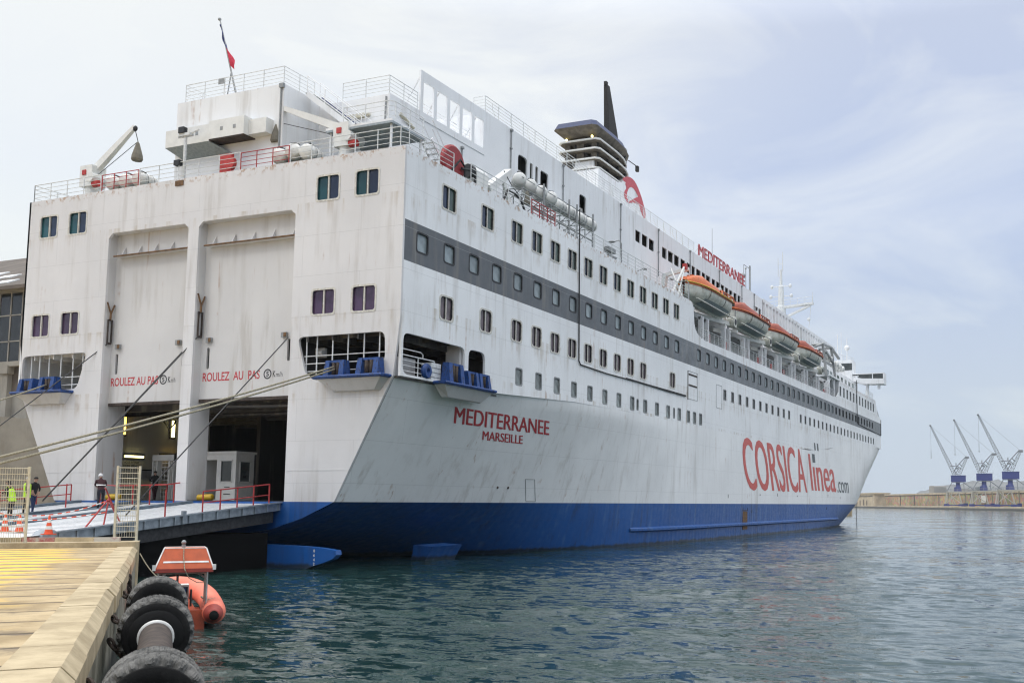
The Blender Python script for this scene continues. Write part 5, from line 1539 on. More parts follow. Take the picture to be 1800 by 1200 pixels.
for k in range(6):
    raft((12.3, 99.5+1.9*k+(2.5 if k > 2 else 0), 24.7-.12*k), (0, R(90), 0), 'small white raft canister stacked by the grey rescue boat frame near the bridge', 'raft canisters by the rescue boat frame')
# flag, hanging limp round its staff
mb = MB(); mb.smooth = True
rows = []
for i in range(14):
    t = i/13; z = 31.4-t*2.7; cx_ = -1.42+(31.4-z)*.33; w = .10+.34*max(0, math.sin(max(0, t-.35)*3.6))+.06*math.sin(t*9)
    rows.append([(cx_+.02, 2.17, z), (cx_+w*.55, 2.05+.05*math.sin(i), z-.12), (cx_+w, 2.2+.08*math.cos(i*1.3), z-.30)])
mb.m = 0; mb.grid(rows[:8]); mb.m = 1; mb.grid(rows[7:])
tag(mb.build('flag', ['flag_blue', 'flag_red']), 'limp blue and red flag wrapped round the leaning staff at the stern', 'flag')

# mooring lines and hoist wires
def sag(p, q, s_, n=16):
    p, q = Vector(p), Vector(q); return [p.lerp(q, i/n)-Vector((0, 0, s_*4*(i/n)*(1-i/n))) for i in range(n+1)]
def line_through(S, pix_pt, k): S, Pp = Vector(S), Vector(pix_pt); return S+(Pp-S)*k
def rope(name, pts, r, mat, label, cat='rope', group=None, n=6):
    mb = MB(); mb.smooth = True; mb.tube(pts, r, n); return tag(mb.build(name, mat), label, cat, group)
E1 = Vector((10.15, -.55, 10.1)); d1 = Vector((11.46, -18.1, 5.04))-E1
rope('mooring_rope', sag(E1, E1+d1*1.6, .28), .043, 'rope_fibre', 'upper strand of the thick mooring rope pair from the starboard stern fairlead', 'rope', 'mooring ropes')
rope('mooring_rope', sag(E1+Vector((.05, .02, -.12)), E1+d1*1.6+Vector((.0, 0, -.2)), .32), .043, 'rope_fibre', 'lower strand of the thick mooring rope pair from the starboard stern fairlead', 'rope', 'mooring ropes')
E2 = Vector((-10.6, -.5, 10.0)); d2 = Vector((-8.6, -4.5, 8.15))-E2
rope('mooring_rope', sag(E2, (1.0, -22.0, 3.2), .1), .043, 'rope_fibre', 'mooring rope leading left from the port stern fairlead', 'rope', 'mooring ropes')
rope('hoist_wire', [(-6.7, .25, 12.35), (-13.5, -2.6, 6.3), (-16, -3.7, 4.0)], .03, 'wire_dark', 'thin hoist wire crossing the white stern left of the doors', 'wire', 'hoist wires of the ramp')
rope('hoist_wire', [(-1.0, .45, 11.75), (-7.95, -2.2, 3.35)], .03, 'wire_dark', 'thin hoist wire from the left door slot down to the far ramp edge', 'wire', 'hoist wires of the ramp')
rope('hoist_wire', [(.2, .2, 12.35), (-7.9, -2.25, 3.3)], .03, 'wire_dark', 'thin hoist wire from the middle pillar down to the far ramp edge', 'wire', 'hoist wires of the ramp')
rope('hoist_wire', [(6.45, .25, 11.95), (6.2, -8.8, 2.7)], .03, 'wire_dark', 'thin hoist wire across the right stern door down to the near ramp edge', 'wire', 'hoist wires of the ramp')

# ================================================================== loading ramp
rz_ = lambda y: 3.24+.0985*y
ramp_o = empty('loading_ramp', (0, -6, 2.0), 'grey steel vehicle ramp with red handrails leading into the ferry', 'ramp')
def RP(mb, name, mats): 
    o = mb.build(name, mats, ramp_o); o.location = (0, 6, -2.0); return o
mb = MB()
def slab_y(mb, x0, x1, y0, y1, th, dz=0.0):
    vs = []
    for y in (y0, y1):
        for x in (x0, x1):
            for k in (0, 1): vs.append((x, y, rz_(y)+dz-th*k))
    mb.add(vs, [(0, 2, 6, 4), (1, 5, 7, 3), (0, 1, 3, 2), (4, 6, 7, 5), (0, 4, 5, 1), (2, 3, 7, 6)])
mb.m = 0; slab_y(mb, -8, 6.5, -12.6, -.02, .12)
mb.add([(-8, -14.7, 1.86), (6.4, -14.7, 1.86), (6.5, -12.6, rz_(-12.6)), (-8, -12.6, rz_(-12.6))], [(0, 1, 2, 3)])
mb.add([(-8, 1.4, 3.36), (6.5, 1.4, 3.36), (6.5, -.02, rz_(0)), (-8, -.02, rz_(0))], [(3, 2, 1, 0)])
mb.m = 1
for k in range(30): slab_y(mb, -7.9, 6.2, -12.4+k*.41, -12.37+k*.41, .05, .012)
RP(mb, 'ramp_plate', ['ramp_deck', 'galvanised'])
mb = MB()
for x in (-8.0, -3.4, .4): slab_y(mb, x, x+.35, -12.6, -.1, .2, .14)
slab_y(mb, -3.0, -2.3, -12.6, -.1, .05, .04)
RP(mb, 'ramp_kerb', 'ramp_blue')
mb = MB(); slab_y(mb, 6.45, 6.62, -12.6, .0, .42, .08)
for k in range(16): mb.box(6.60, -12.2+k*.8, rz_(-12.2+k*.8)-.32, 6.68, -12.12+k*.8, rz_(-12.2+k*.8)+.08)
slab_y(mb, 6.5, 6.75, -12.6, .1, .06, .10)
mb.lathe([(0, -.3), (.42, -.3), (.42, .3), (0, .3)], (6.35, -12.5, 1.78), (1, 0, 0), 14)
mb.box(6.6, -6.2, rz_(-6.3)-.3, 6.72, -6.0, rz_(-6)+.25)
RP(mb, 'ramp_girder', 'galvanised')
mb = MB()
for x in (-7, -4, -1, 2, 4.5, 6.2): slab_y(mb, x, x+.25, -12, -.3, .8, -.12)
for y in (-11, -9, -7, -5, -3, -1.2): mb.box(-7.9, y, rz_(y)-.75, 6.4, y+.2, rz_(y)-.15)
RP(mb, 'ramp_beam', 'ramp_dark')
mb = MB(); mb.box(-8, -11.5, -2.5, 6.3, -.46, 1.75); RP(mb, 'float_tank', 'pontoon_black')
def hrail(pts, posts, mat, mid=True):
    mb = MB(); pts = [Vector(p) for p in pts]
    for a, b_ in zip(pts, pts[1:]):
        mb.bar(a+Vector((0, 0, 1.05)), b_+Vector((0, 0, 1.05)), .035, 6)
        if mid: mb.bar(a+Vector((0, 0, .52)), b_+Vector((0, 0, .52)), .028, 6)
        n = max(1, posts)
        for i in range(n+1): p = a.lerp(b_, i/n); mb.bar(p, p+Vector((0, 0, 1.05)), .035, 6)
    RP(mb, 'handrail', mat)
hrail([(6.55, -4.95, rz_(-4.95)), (6.55, -.75, rz_(-.75))], 4, 'rail_red')
mb = MB(); mb.bar((6.5, -7.0, rz_(-7)), (6.5, -7.0, rz_(-7)+1.3), .035, 6); mb.bar((-5.5, -2.7, rz_(-2.7)), (-5.5, -2.7, rz_(-2.7)+1.25), .035, 6); RP(mb, 'handrail_post', 'rail_red')
hrail([(-7.95, -4.6, rz_(-4.6)), (-7.95, -.55, rz_(-.55))], 2, 'rail_red')
hrail([(-3.3, -1.5, rz_(-1.5)), (-.45, -.75, rz_(-.75)), (-.35, .5, 3.36)], 3, 'rail_red', False)
hrail([(-3.3, -1.5, rz_(-1.5)), (-5.6, -.6, rz_(-.6))], 1, 'rail_red', False)
# barrier of crossed red bars with striped tape
mb = MB()
for a, b_ in (((6.4, -10.9, rz_(-10.9)), (5.9, -9.4, rz_(-9.6)+1.15)), ((6.4, -10.0, rz_(-10)), (5.9, -9.4, rz_(-9.6)+1.15)), ((5.3, -8.3, rz_(-8.3)), (5.9, -9.6, rz_(-9.6)+1.6)), ((6.0, -9.5, rz_(-9.6)+1.1), (5.3, -8.3, rz_(-8.3)))): mb.bar(a, b_, .035, 6)
tag(mb.build('barrier_trestle', 'rail_red'), 'leaning red steel bars forming a trestle on the near edge of the ramp', 'barrier')
def tape(p, q, s_, label):
    mb = MB(); pts = sag(p, q, s_, 30)
    for i in range(30):
        mb.m = i % 2; a, b_ = pts[i], pts[i+1]; mb.add([a, b_, b_+Vector((0, 0, .045)), a+Vector((0, 0, .045))], [(0, 1, 2, 3)])
    tag(mb.build('barrier_tape', ['cone_orange', 'cone_white']), label, 'tape', 'striped tapes of the ramp barrier')
tape((5.8, -9.5, rz_(-9.6)+1.0), (-.5, -10.6, 2.95), .45, 'upper red and white tape drooping from the trestle behind the cones')
tape((5.9, -9.5, rz_(-9.6)+.55), (-.5, -11.4, 2.5), .2, 'lower red and white tape stretched from the trestle behind the cones')
# traffic cones
def cone_meshes():
    b_ = MB(); b_.box(-.19, -.19, 0, .19, .19, .035)
    c = MB(); c.smooth = True; prof = [(.155, .035), (.125, .2), (.125, .2), (.10, .33), (.10, .33), (.078, .46), (.078, .46), (.056, .58), (.056, .58), (.032, .73), (.0, .73)]
    mats = [0, 1, 0, 1, 0, 0]
    k = 0
    for i in (0, 2, 4, 6, 8): c.m = mats[k]; k += 1; c.lathe(prof[i:i+2], (0, 0, 0), n=16)
    c.m = 0; c.lathe([(.032, .73), (0, .73)], (0, 0, 0), n=16)
    return b_.mesh('base', 'cone_orange'), c.mesh('cone_body', ['cone_orange', 'cone_white'])
cm = cone_meshes()
for (x, y, z, w) in ((7.16, -13.0, 2.03, 'right one, standing clear of the fence'), (4.36, -12.2, 2.06, 'middle one, behind the fence post'), (3.2, -12.0, 2.06, 'left one, behind the fence mesh')):
    o = empty('traffic_cone', (x, y, z), 'orange and white traffic cone on the ramp, '+w, 'traffic cone', 'traffic cones at the ramp foot')
    for me in cm: link(me.name, me, o)
# guard booth
bo = empty('guard_booth', (-1.6, 4.7, 3.34), 'white guard booth with windows and open door inside the right stern opening', 'booth')
def BP(mb, n, m): o = mb.build(n, m, bo); o.location = (1.6, -4.7, -3.34); return o
mb = MB()
plate(mb, [(-3.2, 3.4), (-.5, 3.4), (-.5, 6.1), (-3.2, 6.1)], [[(-1.62, 4.5), (-.78, 4.5), (-.78, 5.7), (-1.62, 5.7)], [(-3.05, 3.45), (-1.95, 3.45), (-1.95, 5.75), (-3.05, 5.75)]], .06, lambda u, v, w: (u, 4+w, v))
plate(mb, [(4, 3.4), (5.4, 3.4), (5.4, 6.1), (4, 6.1)], [[(4.3, 4.5), (5.1, 4.5), (5.1, 5.65), (4.3, 5.65)]], .06, lambda u, v, w: (-.5-w, u, v))
mb.box(-3.2, 5.34, 3.4, -.56, 5.4, 6.1); mb.box(-3.2, 4.06, 3.4, -3.14, 5.34, 6.1); mb.box(-3.3, 3.9, 6.1, -.4, 5.5, 6.24); mb.box(-3.2, 4, 3.34, -.5, 5.4, 3.4); mb.box(-.62, 3.97, 3.4, -.47, 4.12, 6.1)
BP(mb, 'cabin', 'booth_white')
mb = MB(); mb.m = 0
for a in (-1.66, -.80): mb.box(a, 3.97, 4.46, a+.06, 4.0, 5.74)
mb.box(-1.66, 3.97, 4.44, -.74, 4.0, 4.5); mb.box(-1.66, 3.97, 5.68, -.74, 4.0, 5.74); mb.m = 1; mb.add([(-1.62, 4.03, 4.5), (-.78, 4.03, 4.5), (-.78, 4.03, 5.7), (-1.62, 4.03, 5.7)], [(0, 1, 2, 3)])
BP(mb, 'window', ['booth_white', 'glass_grey'])
mb = MB(); mb.m = 0
for a in (4.28, 5.06): mb.box(-.5, a, 4.46, -.47, a+.06, 5.7)
mb.box(-.5, 4.28, 4.44, -.47, 5.12, 4.5); mb.box(-.5, 4.28, 5.64, -.47, 5.12, 5.7); mb.m = 1; mb.add([(-.53, 4.3, 4.5), (-.53, 5.1, 4.5), (-.53, 5.1, 5.65), (-.53, 4.3, 5.65)], [(0, 1, 2, 3)]); mb.m = 2; mb.box(-.5, 4.5, 5.2, -.49, 4.8, 5.35); mb.box(-.5, 4.55, 4.7, -.49, 4.8, 4.85)
BP(mb, 'window', ['booth_white', 'glass_grey', 'label_dark'])
mb = MB(); mb.m = 0; mb.obox((-3.35, 3.55, 4.55), (.18, .5, 0), (.025, -.01, 0), (0, 0, 1.12)); mb.m = 1; mb.obox((-3.32, 3.52, 5.2), (.06, .17, 0), (.03, -.012, 0), (0, 0, .28)); mb.m = 2; mb.bar((-3.15, 3.95, 4.4), (-3.05, 3.9, 4.4), .03, 6)
BP(mb, 'door', ['white_recess', 'label_dark', 'fitting_grey'])
mb = MB(); mb.box(-1.3, 3.975, 4.15, -.9, 3.99, 4.19); mb.box(-1.35, 3.975, 3.75, -.85, 3.99, 3.79); BP(mb, 'vent_slot', 'frame_dark')
# turnstile cage
to_ = empty('turnstile', (-6.2, 4.2, 3.34), 'tall white full-height turnstile cage inside the left stern opening', 'turnstile')
def TP(mb, n, m): o = mb.build(n, m, to_); o.location = (6.2, -4.2, -3.34); return o
mb = MB()
mb.box(-7.1, 4.0, 5.75, -5.3, 4.35, 6.1)
for x in (-7.1, -6.75, -5.75, -5.4): mb.box(x, 4.0, 3.34, x+.08, 4.3, 5.8)
mb.box(-7.1, 4.0, 3.34, -5.3, 4.3, 3.4); mb.box(-5.35, 4.0, 3.34, -5.3, 5.6, 6.1); mb.box(-5.35, 5.5, 3.34, -5.25, 5.6, 6.1)
TP(mb, 'frame', 'booth_white')
mb = MB()
for k in range(9): z = 3.6+k*.25; mb.bar((-6.4, 4.1, z), (-5.75, 4.1, z), .02, 5); mb.bar((-7.02, 4.1, z), (-6.75, 4.1, z), .015, 5)
for x in (-6.4, -6.15, -5.9, -6.95, -6.85, -5.62, -5.52): mb.bar((x, 4.1, 3.4), (x, 4.1, 5.75), .016, 5)
for k in range(6): mb.bar((-5.3, 4.3+k*.22, 3.4), (-5.3, 4.3+k*.22, 6.0), .016, 5)
for k in range(9): mb.bar((-5.3, 4.2, 3.6+k*.25), (-5.3, 5.55, 3.6+k*.25), .014, 5)
TP(mb, 'cage_bars', 'booth_white')
# yellow wheel stops by the openings
for (x, y, w) in ((-6.1, .6, 'left'), (.75, .6, 'right')):
    mb = MB(); mb.smooth = True; mb.lathe([(0, -.42), (.16, -.42), (.18, -.38), (.17, 0), (.18, .38), (.16, .42), (0, .42)], (x+.1, y, 3.55), (1, .25, .04), 14)
    tag(mb.build('yellow_roller', 'yellow_paint'), 'dirty yellow roller lying on the sill of the %s stern opening' % w, 'roller', 'yellow rollers at the stern openings')

# ================================================================== people
def skin_body(name, joints, edges, mats, region, parent):
    me = D.meshes.new('tmp'); me.from_pydata([j[0] for j in joints], edges, [])
    ob = D.objects.new('tmp', me); COL.objects.link(ob)
    sk = ob.modifiers.new('s', 'SKIN'); sk.use_smooth_shade = True
    for i, j in enumerate(joints):
        r_ = j[1]; me.skin_vertices[0].data[i].radius = r_ if isinstance(r_, tuple) else (r_, r_)
    me.skin_vertices[0].data[0].use_root = True
    sb = ob.modifiers.new('u', 'SUBSURF'); sb.levels = 1; sb.render_levels = 1
    dg = bpy.context.evaluated_depsgraph_get(); m2 = D.meshes.new_from_object(ob.evaluated_get(dg))
    D.objects.remove(ob); D.meshes.remove(me)
    m2.name = name
    m2.materials.clear()
    for m in mats: m2.materials.append(MATS[m])
    for p in m2.polygons: p.material_index = region(p.center); p.use_smooth = True
    return link(name, m2, parent)
def person(loc, face, label, top, legs, shoes='black_cloth', lean=0.0, arms='down', stride=.12, vest=False, head='hair_dark', H=1.76, stripe=False):
    """face: heading in radians (0 = looks along +Y). One continuous skinned body; hair, vest and helmet are children."""
    root = empty('person', loc, label, 'person', None, face)
    k = H/1.76
    J = []; Ed = []
    def j(p, r, par=None):
        J.append(((p[0]*k, p[1]*k, p[2]*k), (r*k if not isinstance(r, tuple) else (r[0]*k, r[1]*k)))); i = len(J)-1
        if par is not None: Ed.append((par, i))
        return i
    L = lean
    def up(x, y, z):    # lean the trunk forward about the hip
        dz = z-.92; return (x, y+dz*math.sin(L), .92+dz*math.cos(L))
    pel = j((0, 0, .92), (.155, .115))
    sp = j(up(0, .0, 1.12), (.15, .105), pel); ch = j(up(0, .005, 1.34), (.175, .12), sp); nk0 = j(up(0, 0, 1.47), (.085, .075), ch); nk = j(up(0, .015, 1.53), .058, nk0)
    hd0 = j(up(0, .035, 1.60), (.07, .085), nk); hd1 = j(up(0, .03, 1.675), (.078, .098), hd0); hd2 = j(up(0, .02, 1.745), (.05, .062), hd1)
    hands = []
    for s_ in (-1, 1):
        sh = j(up(s_*.19, 0, 1.42), .062, ch)
        if arms == 'down': el = (s_*.25, -.02, 1.14); wr = (s_*.255, .07, .90); fd = (0, .12, -.99)
        elif arms == 'chin' and s_ > 0: el = (s_*.26, .14, 1.18); wr = (s_*.08, .24, 1.42); fd = (-.3, -.2, .8)
        elif arms == 'chin': el = (s_*.27, .06, 1.16); wr = (s_*.02, .24, 1.18); fd = (.9, .2, .1)
        elif arms == 'forward': el = (s_*.25, .12, 1.17); wr = (s_*.16, .36, 1.10); fd = (-.2*s_, .9, -.2)
        elif arms == 'hip': el = (s_*.36, -.03, 1.2); wr = (s_*.2, .1, 1.02); fd = (-.6*s_, .5, -.5)
        e = j(up(*el), .045, sh); w = j(up(*wr), .030, e)
        fv = Vector(fd).normalized(); sidev = fv.cross(Vector((0, 0, 1))); sidev = sidev.normalized() if sidev.length > .1 else Vector((1, 0, 0))
        pw_ = Vector(up(*wr)); pm = pw_+fv*.075; p_ = j(pm, (.036, .022), w); hands.append(pm)
        for q, ln in ((-.032, .062), (-.011, .078), (.011, .074), (.032, .056)):
            b0 = j(pm+fv*.035+sidev*q, .0095, p_); b1 = j(pm+fv*(.035+ln*.55)+sidev*q*1.1-Vector((0, 0, .012)), .0085, b0); j(pm+fv*(.035+ln)+sidev*q*1.05-Vector((0, 0, .034)), .0075, b1)
        t0 = j(pm-fv*.02+sidev*(.05), .0105, p_); j(pm+fv*.035+sidev*.066, .009, t0)
        st = stride*s_
        hp = j((s_*.095, 0, .86), (.10, .105), pel); kn = j((s_*.105, st*.55+.015, .48), .065, hp); an = j((s_*.11, st, .10), .046, kn); hl = j((s_*.115, st-.02, .045), .042, an); toe = j((s_*.135, st+.17, .035), (.042, .03), hl)
    zt_ = 1.50*k
    lean_head = up(0, .03, 1.66)
    def region(c):
        for h in hands:
            if (Vector(c)/k-h).length < .135: return 1
        hv = Vector(c)/k-Vector(lean_head)
        if hv.length < .155: return 1
        if c[2] < .115*k: return 3
        if c[2] < .93*k: return 2
        return 0
    skin_body('body', J, Ed, [top, 'skin', legs, shoes], region, root)
    hp_ = Vector(lean_head)
    # face: nose, eyes, mouth, ears as one small child
    mb = MB(); mb.m = 0
    c = hp_*k
    mb.prism([(c.x-.014, c.y+.085*k, c.z-.03), (c.x+.014, c.y+.085*k, c.z-.03), (c.x, c.y+.082*k, c.z+.025)], (0, .03, -.008))
    for s_ in (-1, 1): mb.ball((c.x+s_*.078*k, c.y-.005, c.z-.01), .012, .022, .032, 8, 6)
    mb.m = 1
    for s_ in (-1, 1): mb.ball((c.x+s_*.031, c.y+.088*k, c.z+.012), .011, .008, .008, 8, 6)
    mb.box(c.x-.024, c.y+.082*k, c.z-.062, c.x+.024, c.y+.092*k, c.z-.054)
    mb.build('face', ['skin', 'hair_dark'], root)
    mb = MB(); mb.smooth = True; rows = []
    rad = (.088, .108, .10) if head != 'helmet_white' else (.115, .14, .125)
    for i in range(6):
        th_ = math.pi*.56*i/5
        rows.append([(c.x+rad[0]*k*math.sin(th_)*math.cos(a), c.y-.012+rad[1]*k*math.sin(th_)*math.sin(a), c.z+.015+rad[2]*k*math.cos(th_+(.0 if math.sin(a) < .25 else -.14*min(1, i/2.5)))) for a in [2*math.pi*q/14 for q in range(14)]])
    mb.grid(rows, True); mb.build('helmet' if head == 'helmet_white' else 'hair', head, root)
    if vest or stripe:
        mb = MB(); mb.smooth = True; rows = []
        zs = (1.47, 1.40, 1.25, 1.08, .90, .80) if vest else (1.20, 1.14)
        for z in zs:
            w = .215 if z < 1.3 else .21; d_ = .155
            if vest and z > 1.44: w = .14; d_ = .10
            rows.append([tuple(Vector(up(w*math.cos(a), d_*math.sin(a), z))*k) for a in [2*math.pi*q/16 for q in range(16)]])
        mb.grid(rows, True); mb.build('safety_vest' if vest else 'reflective_band', 'hi_vis' if vest else 'cone_white', root)
    return root
toward = lambda x, y: math.atan2(-(CAM.x-x), CAM.y-y)
person((-2.55, -3.0, rz_(-3.0)), R(60), 'person in dark uniform and white helmet leaning on a red handrail', 'maroon_cloth', 'navy_cloth', lean=.42, arms='forward', head='helmet_white', stripe=True, H=1.86)
person((-6.15, 3.45, 3.35), R(75), 'person in black with a hand at the chin standing in front of the turnstile', 'black_cloth', 'maroon_cloth', arms='chin', stride=.16, H=1.76)
person((-3.9, -5.7, 2.67), R(-80), 'person in dark jacket and blue jeans beside the fence post on the ramp', 'black_cloth', 'denim', arms='hip', H=1.84, lean=.1)
person((-3.4, -6.4, 2.60), R(-40), 'grey haired person in a yellow vest behind the fence, nearest the fence post', 'navy_cloth', 'navy_cloth', vest=True, head='hair_grey', H=1.9)
person((-4.0, -6.8, 2.57), R(120), 'person in a yellow-green vest behind the fence, between two others in vests', 'black_cloth', 'black_cloth', vest=True, arms='forward', H=1.74, lean=.15)
person((-3.3, -7.2, 2.54), R(100), 'person in a yellow-green vest behind the fence at the left picture edge', 'black_cloth', 'navy_cloth', vest=True, arms='down', H=1.66, lean=.25)

# ================================================================== fences on the quay end
def fence(a, b_, h, ncol, nrow, label, posts=2, wide=.07):
    o = empty('mesh_fence', a, label, 'fence', 'wire fences on the quay end')
    A = Vector((0, 0, 0)); Bv = Vector(b_)-Vector(a); Bv.z = 0; u = Bv.normalized(); L = Bv.length
    for t in (0, 1):
        mb = MB(); p = A+Bv*t; mb.obox(p+Vector((0, 0, h/2)), u*wide/2, Vector((-u.y, u.x, 0))*wide/2, (0, 0, h/2)); mb.obox(p+Vector((0, 0, .01)), u*.1, Vector((-u.y, u.x, 0))*.1, (0, 0, .012)); mb.build('post', 'cream_metal', o)
    mb = MB()
    for i in range(1, ncol): p = A+u*(L*i/ncol); mb.bar(p+Vector((0, 0, .12)), p+Vector((0, 0, h-.02)), .0075, 4)
    for i in range(nrow+1):
        z = .14+(h-.2)*i/nrow; mb.bar(A+Vector((0, 0, z)), Bv+Vector((0, 0, z)), .011, 4)
    mb.build('mesh_panel', 'cream_metal', o); return o
fence((12.98, -14.86, 1.95), (13.62, -14.5, 1.95), 2.64, 9, 13, 'narrow cream wire fence panel between two posts at the quay corner')
fence((12.05, -17.45, 1.8), (9.35, -19.35, 1.8), 2.68, 46, 13, 'wide cream wire fence panel at the left edge in front of the people')
# red and white kerb blocks
seg = [(0, 1.0, 1), (1.0, 2.6, 0), (2.6, 3.9, 1), (3.9, 4.4, 0)]
mb = MB()
KA = Vector((13.55, -15.1, QZ)); kd = Vector((-.79, -.61, 0)); kn = Vector((-.61, .79, 0))
for a, b_, m in ((0, .8, 2), (.8, 2.0, 0), (2.0, 3.0, 1), (3.0, 4.3, 0), (4.3, 4.85, 1)):
    mb.m = m
    mb.prism([KA+kd*a+kn*-.12, KA+kd*a+kn*.14, KA+kd*a+kn*.11+Vector((0, 0, .3)), KA+kd*a+kn*-.08+Vector((0, 0, .3))], kd*(b_-a-.01))
m_, t_, b__ = new_mat('kerb_red'); v_ = obj_xyz(t_); nn = noise(t_, v_, 3.0, 6, .7)
lnk(t_, mixc(t_, ramp(t_, nn, .42, .62), (.36, .10, .09), (.44, .40, .33)), b__.inputs['Base Color']); b__.inputs['Roughness'].default_value = .85
m_, t_, b__ = new_mat('kerb_faded'); v_ = obj_xyz(t_); nn = noise(t_, v_, 3.0, 6, .7)
lnk(t_, mixc(t_, ramp(t_, nn, .35, .5), (.36, .20, .20), (.46, .43, .37)), b__.inputs['Base Color']); b__.inputs['Roughness'].default_value = .85
tag(mb.build('kerb_block', ['concrete_pale', 'kerb_red', 'kerb_faded']), 'long concrete kerb painted faded red and white across the quay end', 'kerb')

# ================================================================== fenders on the quay wall
def FP(al, lat, z): return (CAM.x-EX*al-NX*lat, CAM.y-EY*al-NY*lat, z)
ax = Vector((-EX, -EY, 0))
def tyre(al0, al1, Rr, lat, zc, label, worn=True):
    o = empty('tyre_fender', FP(al0, lat, zc), label, 'fender', 'tyre fenders along the quay wall')
    w = al1-al0
    mb = MB(); mb.smooth = True; n = 64
    rows = []
    for r_, h in ((.24, .05), (.32, .0), (.44, -.02), (Rr-.07, .02)):
        rows.append((r_, h))
    mb.m = 0; mb.lathe(rows, (0, 0, 0), ax, n); mb.lathe([(Rr-.07, w-.02), (.44, w+.02), (.24, w-.05)], (0, 0, 0), ax, n)
    mb.build('sidewall', 'tyre_rubber', o)
    # ragged tread: blocks around the rim over a grooved band
    mb = MB(); rnd = random.Random(int(al0*10)); mb.smooth = False
    a = ax.orthogonal().normalized(); b_ = ax.cross(a)
    rows = []
    prof = [(Rr-.09, .02), (Rr-.03, .05), (Rr, .12), (Rr, .22), (Rr, .34), (Rr, w*.46), (Rr-.03, w*.48), (Rr-.03, w*.52), (Rr, w*.54), (Rr, w*.66), (Rr, w*.78), (Rr, w-.12), (Rr-.012, w-.05), (Rr-.07, w-.02)]
    for r_, h in prof:
        row = []
        NN = 240
        for i in range(NN):
            t = 2*math.pi*i/NN; jr = -.006*rnd.random()
            if h < .13 and r_ > Rr-.08:      # ragged shoulder, torn lugs
                jr -= .045*max(0, math.sin(i*.52+.9*math.sin(i*.19)))+.02*rnd.random()
            elif r_ > Rr-.02 and worn and ((i/8+h*4) % 1) < .22: jr -= .014
            elif r_ > Rr-.02 and not worn and ((i/6+abs(h-w/2)*6) % 1) < .45: jr -= .04
            hh = h+(.035*math.sin(i*.52+.9*math.sin(i*.19)) if .03 < h < .2 else 0)
            row.append(ax*hh+a*(r_+jr)*math.cos(t)+b_*(r_+jr)*math.sin(t))
        rows.append(row)
    mb.grid(rows, True)
    mb.build('tread', 'tyre_worn', o)
    return o
tyre(11.35, 12.5, .52, .0, 1.30, 'nearest black tyre fender with wide worn grey tread at the bottom of the picture')
tyre(17.9, 18.85, .56, .0, 1.285, 'middle black tyre fender with patterned tread, behind the white-ringed drum', False)
tyre(22.3, 23.45, .56, .0, 1.285, 'farthest black tyre fender, next to the orange rescue boat')
mb = MB(); mb.m = 0; mb.smooth = True
mb.lathe([(.23, 0), (.23, 12.3)], FP(11.2, .0, 1.27), ax, 24); mb.m = 1; mb.lathe([(.23, 0), (.262, .0), (.262, .13), (.23, .13)], FP(17.62, .0, 1.27), ax, 28); mb.m = 2; mb.lathe([(.25, -.02), (.38, -.02), (.40, .05)], FP(17.85, .0, 1.27), ax, 28)
tag(mb.build('fender_axle', ['rust_dark', 'sign_white', 'black_rubber']), 'dark axle drum with a white ring threaded through the tyre fenders', 'axle')
def chain(p, q, s_, n, r, label, grp):
    pts = sag(p, q, s_, n); mb = MB()
    for i in range(n):
        a, b_ = pts[i], pts[i+1]; d = (b_-a); c = (a+b_)/2; L = d.length*.70; d.normalize()
        s1 = d.cross(Vector((0, 0, 1))); s1 = s1.normalized() if s1.length > .1 else Vector((1, 0, 0)); s2 = d.cross(s1)
        sd = (s1 if i % 2 else s2)
        mb.tube([c+d*L*math.cos(t)+sd*L*.48*math.sin(t) for t in [2*math.pi*k_/12 for k_ in range(12)]], r, 6, True)
    return tag(mb.build('chain', 'rust_dark'), label, 'chain', grp)
def ring_(s_, z): return EP(s_, .02, z)
g_ = 'chains holding the tyre fenders'
def AL(al, t_, z):     # along the wall measured from the viewer, t_ out from the quay face
    s0 = (CAM.x-Q1[0])*EX+(CAM.y-Q1[1])*EY; return EP(s0-al, t_, z)
chain(AL(13.2, .02, 1.35), AL(12.5, .35, 1.25), .03, 6, .030, 'short rusty chain from the quay wall to the top of the nearest tyre fender', g_)
chain(AL(12.2, .02, 1.0), AL(11.3, .55, .62), .05, 9, .028, 'rusty chain crossing the face of the nearest tyre fender', g_)
chain(AL(19.6, .02, 1.4), AL(18.9, .35, 1.3), .03, 6, .028, 'rusty chain from the quay wall to the middle tyre fender top', g_)
chain(AL(18.6, .02, 1.15), AL(17.85, .6, .75), .08, 9, .026, 'rusty chain crossing the face of the middle tyre fender', g_)
chain(AL(24.6, .02, 1.4), AL(23.5, .35, 1.3), .04, 7, .028, 'rusty chain from the quay wall to the farthest tyre fender', g_)
chain(AL(28.8, .02, 1.5), AL(28.85, .05, .9), .0, 5, .028, 'short rusty chain hanging on the quay wall beyond the fenders', g_)
rope('wall_rope', sag(EP(-.2, .05, 1.5), EP(4.2, 1.1, .75), .25), .018, 'rope_fibre', 'thin grey rope from the quay corner down to the orange rescue boat', 'rope')

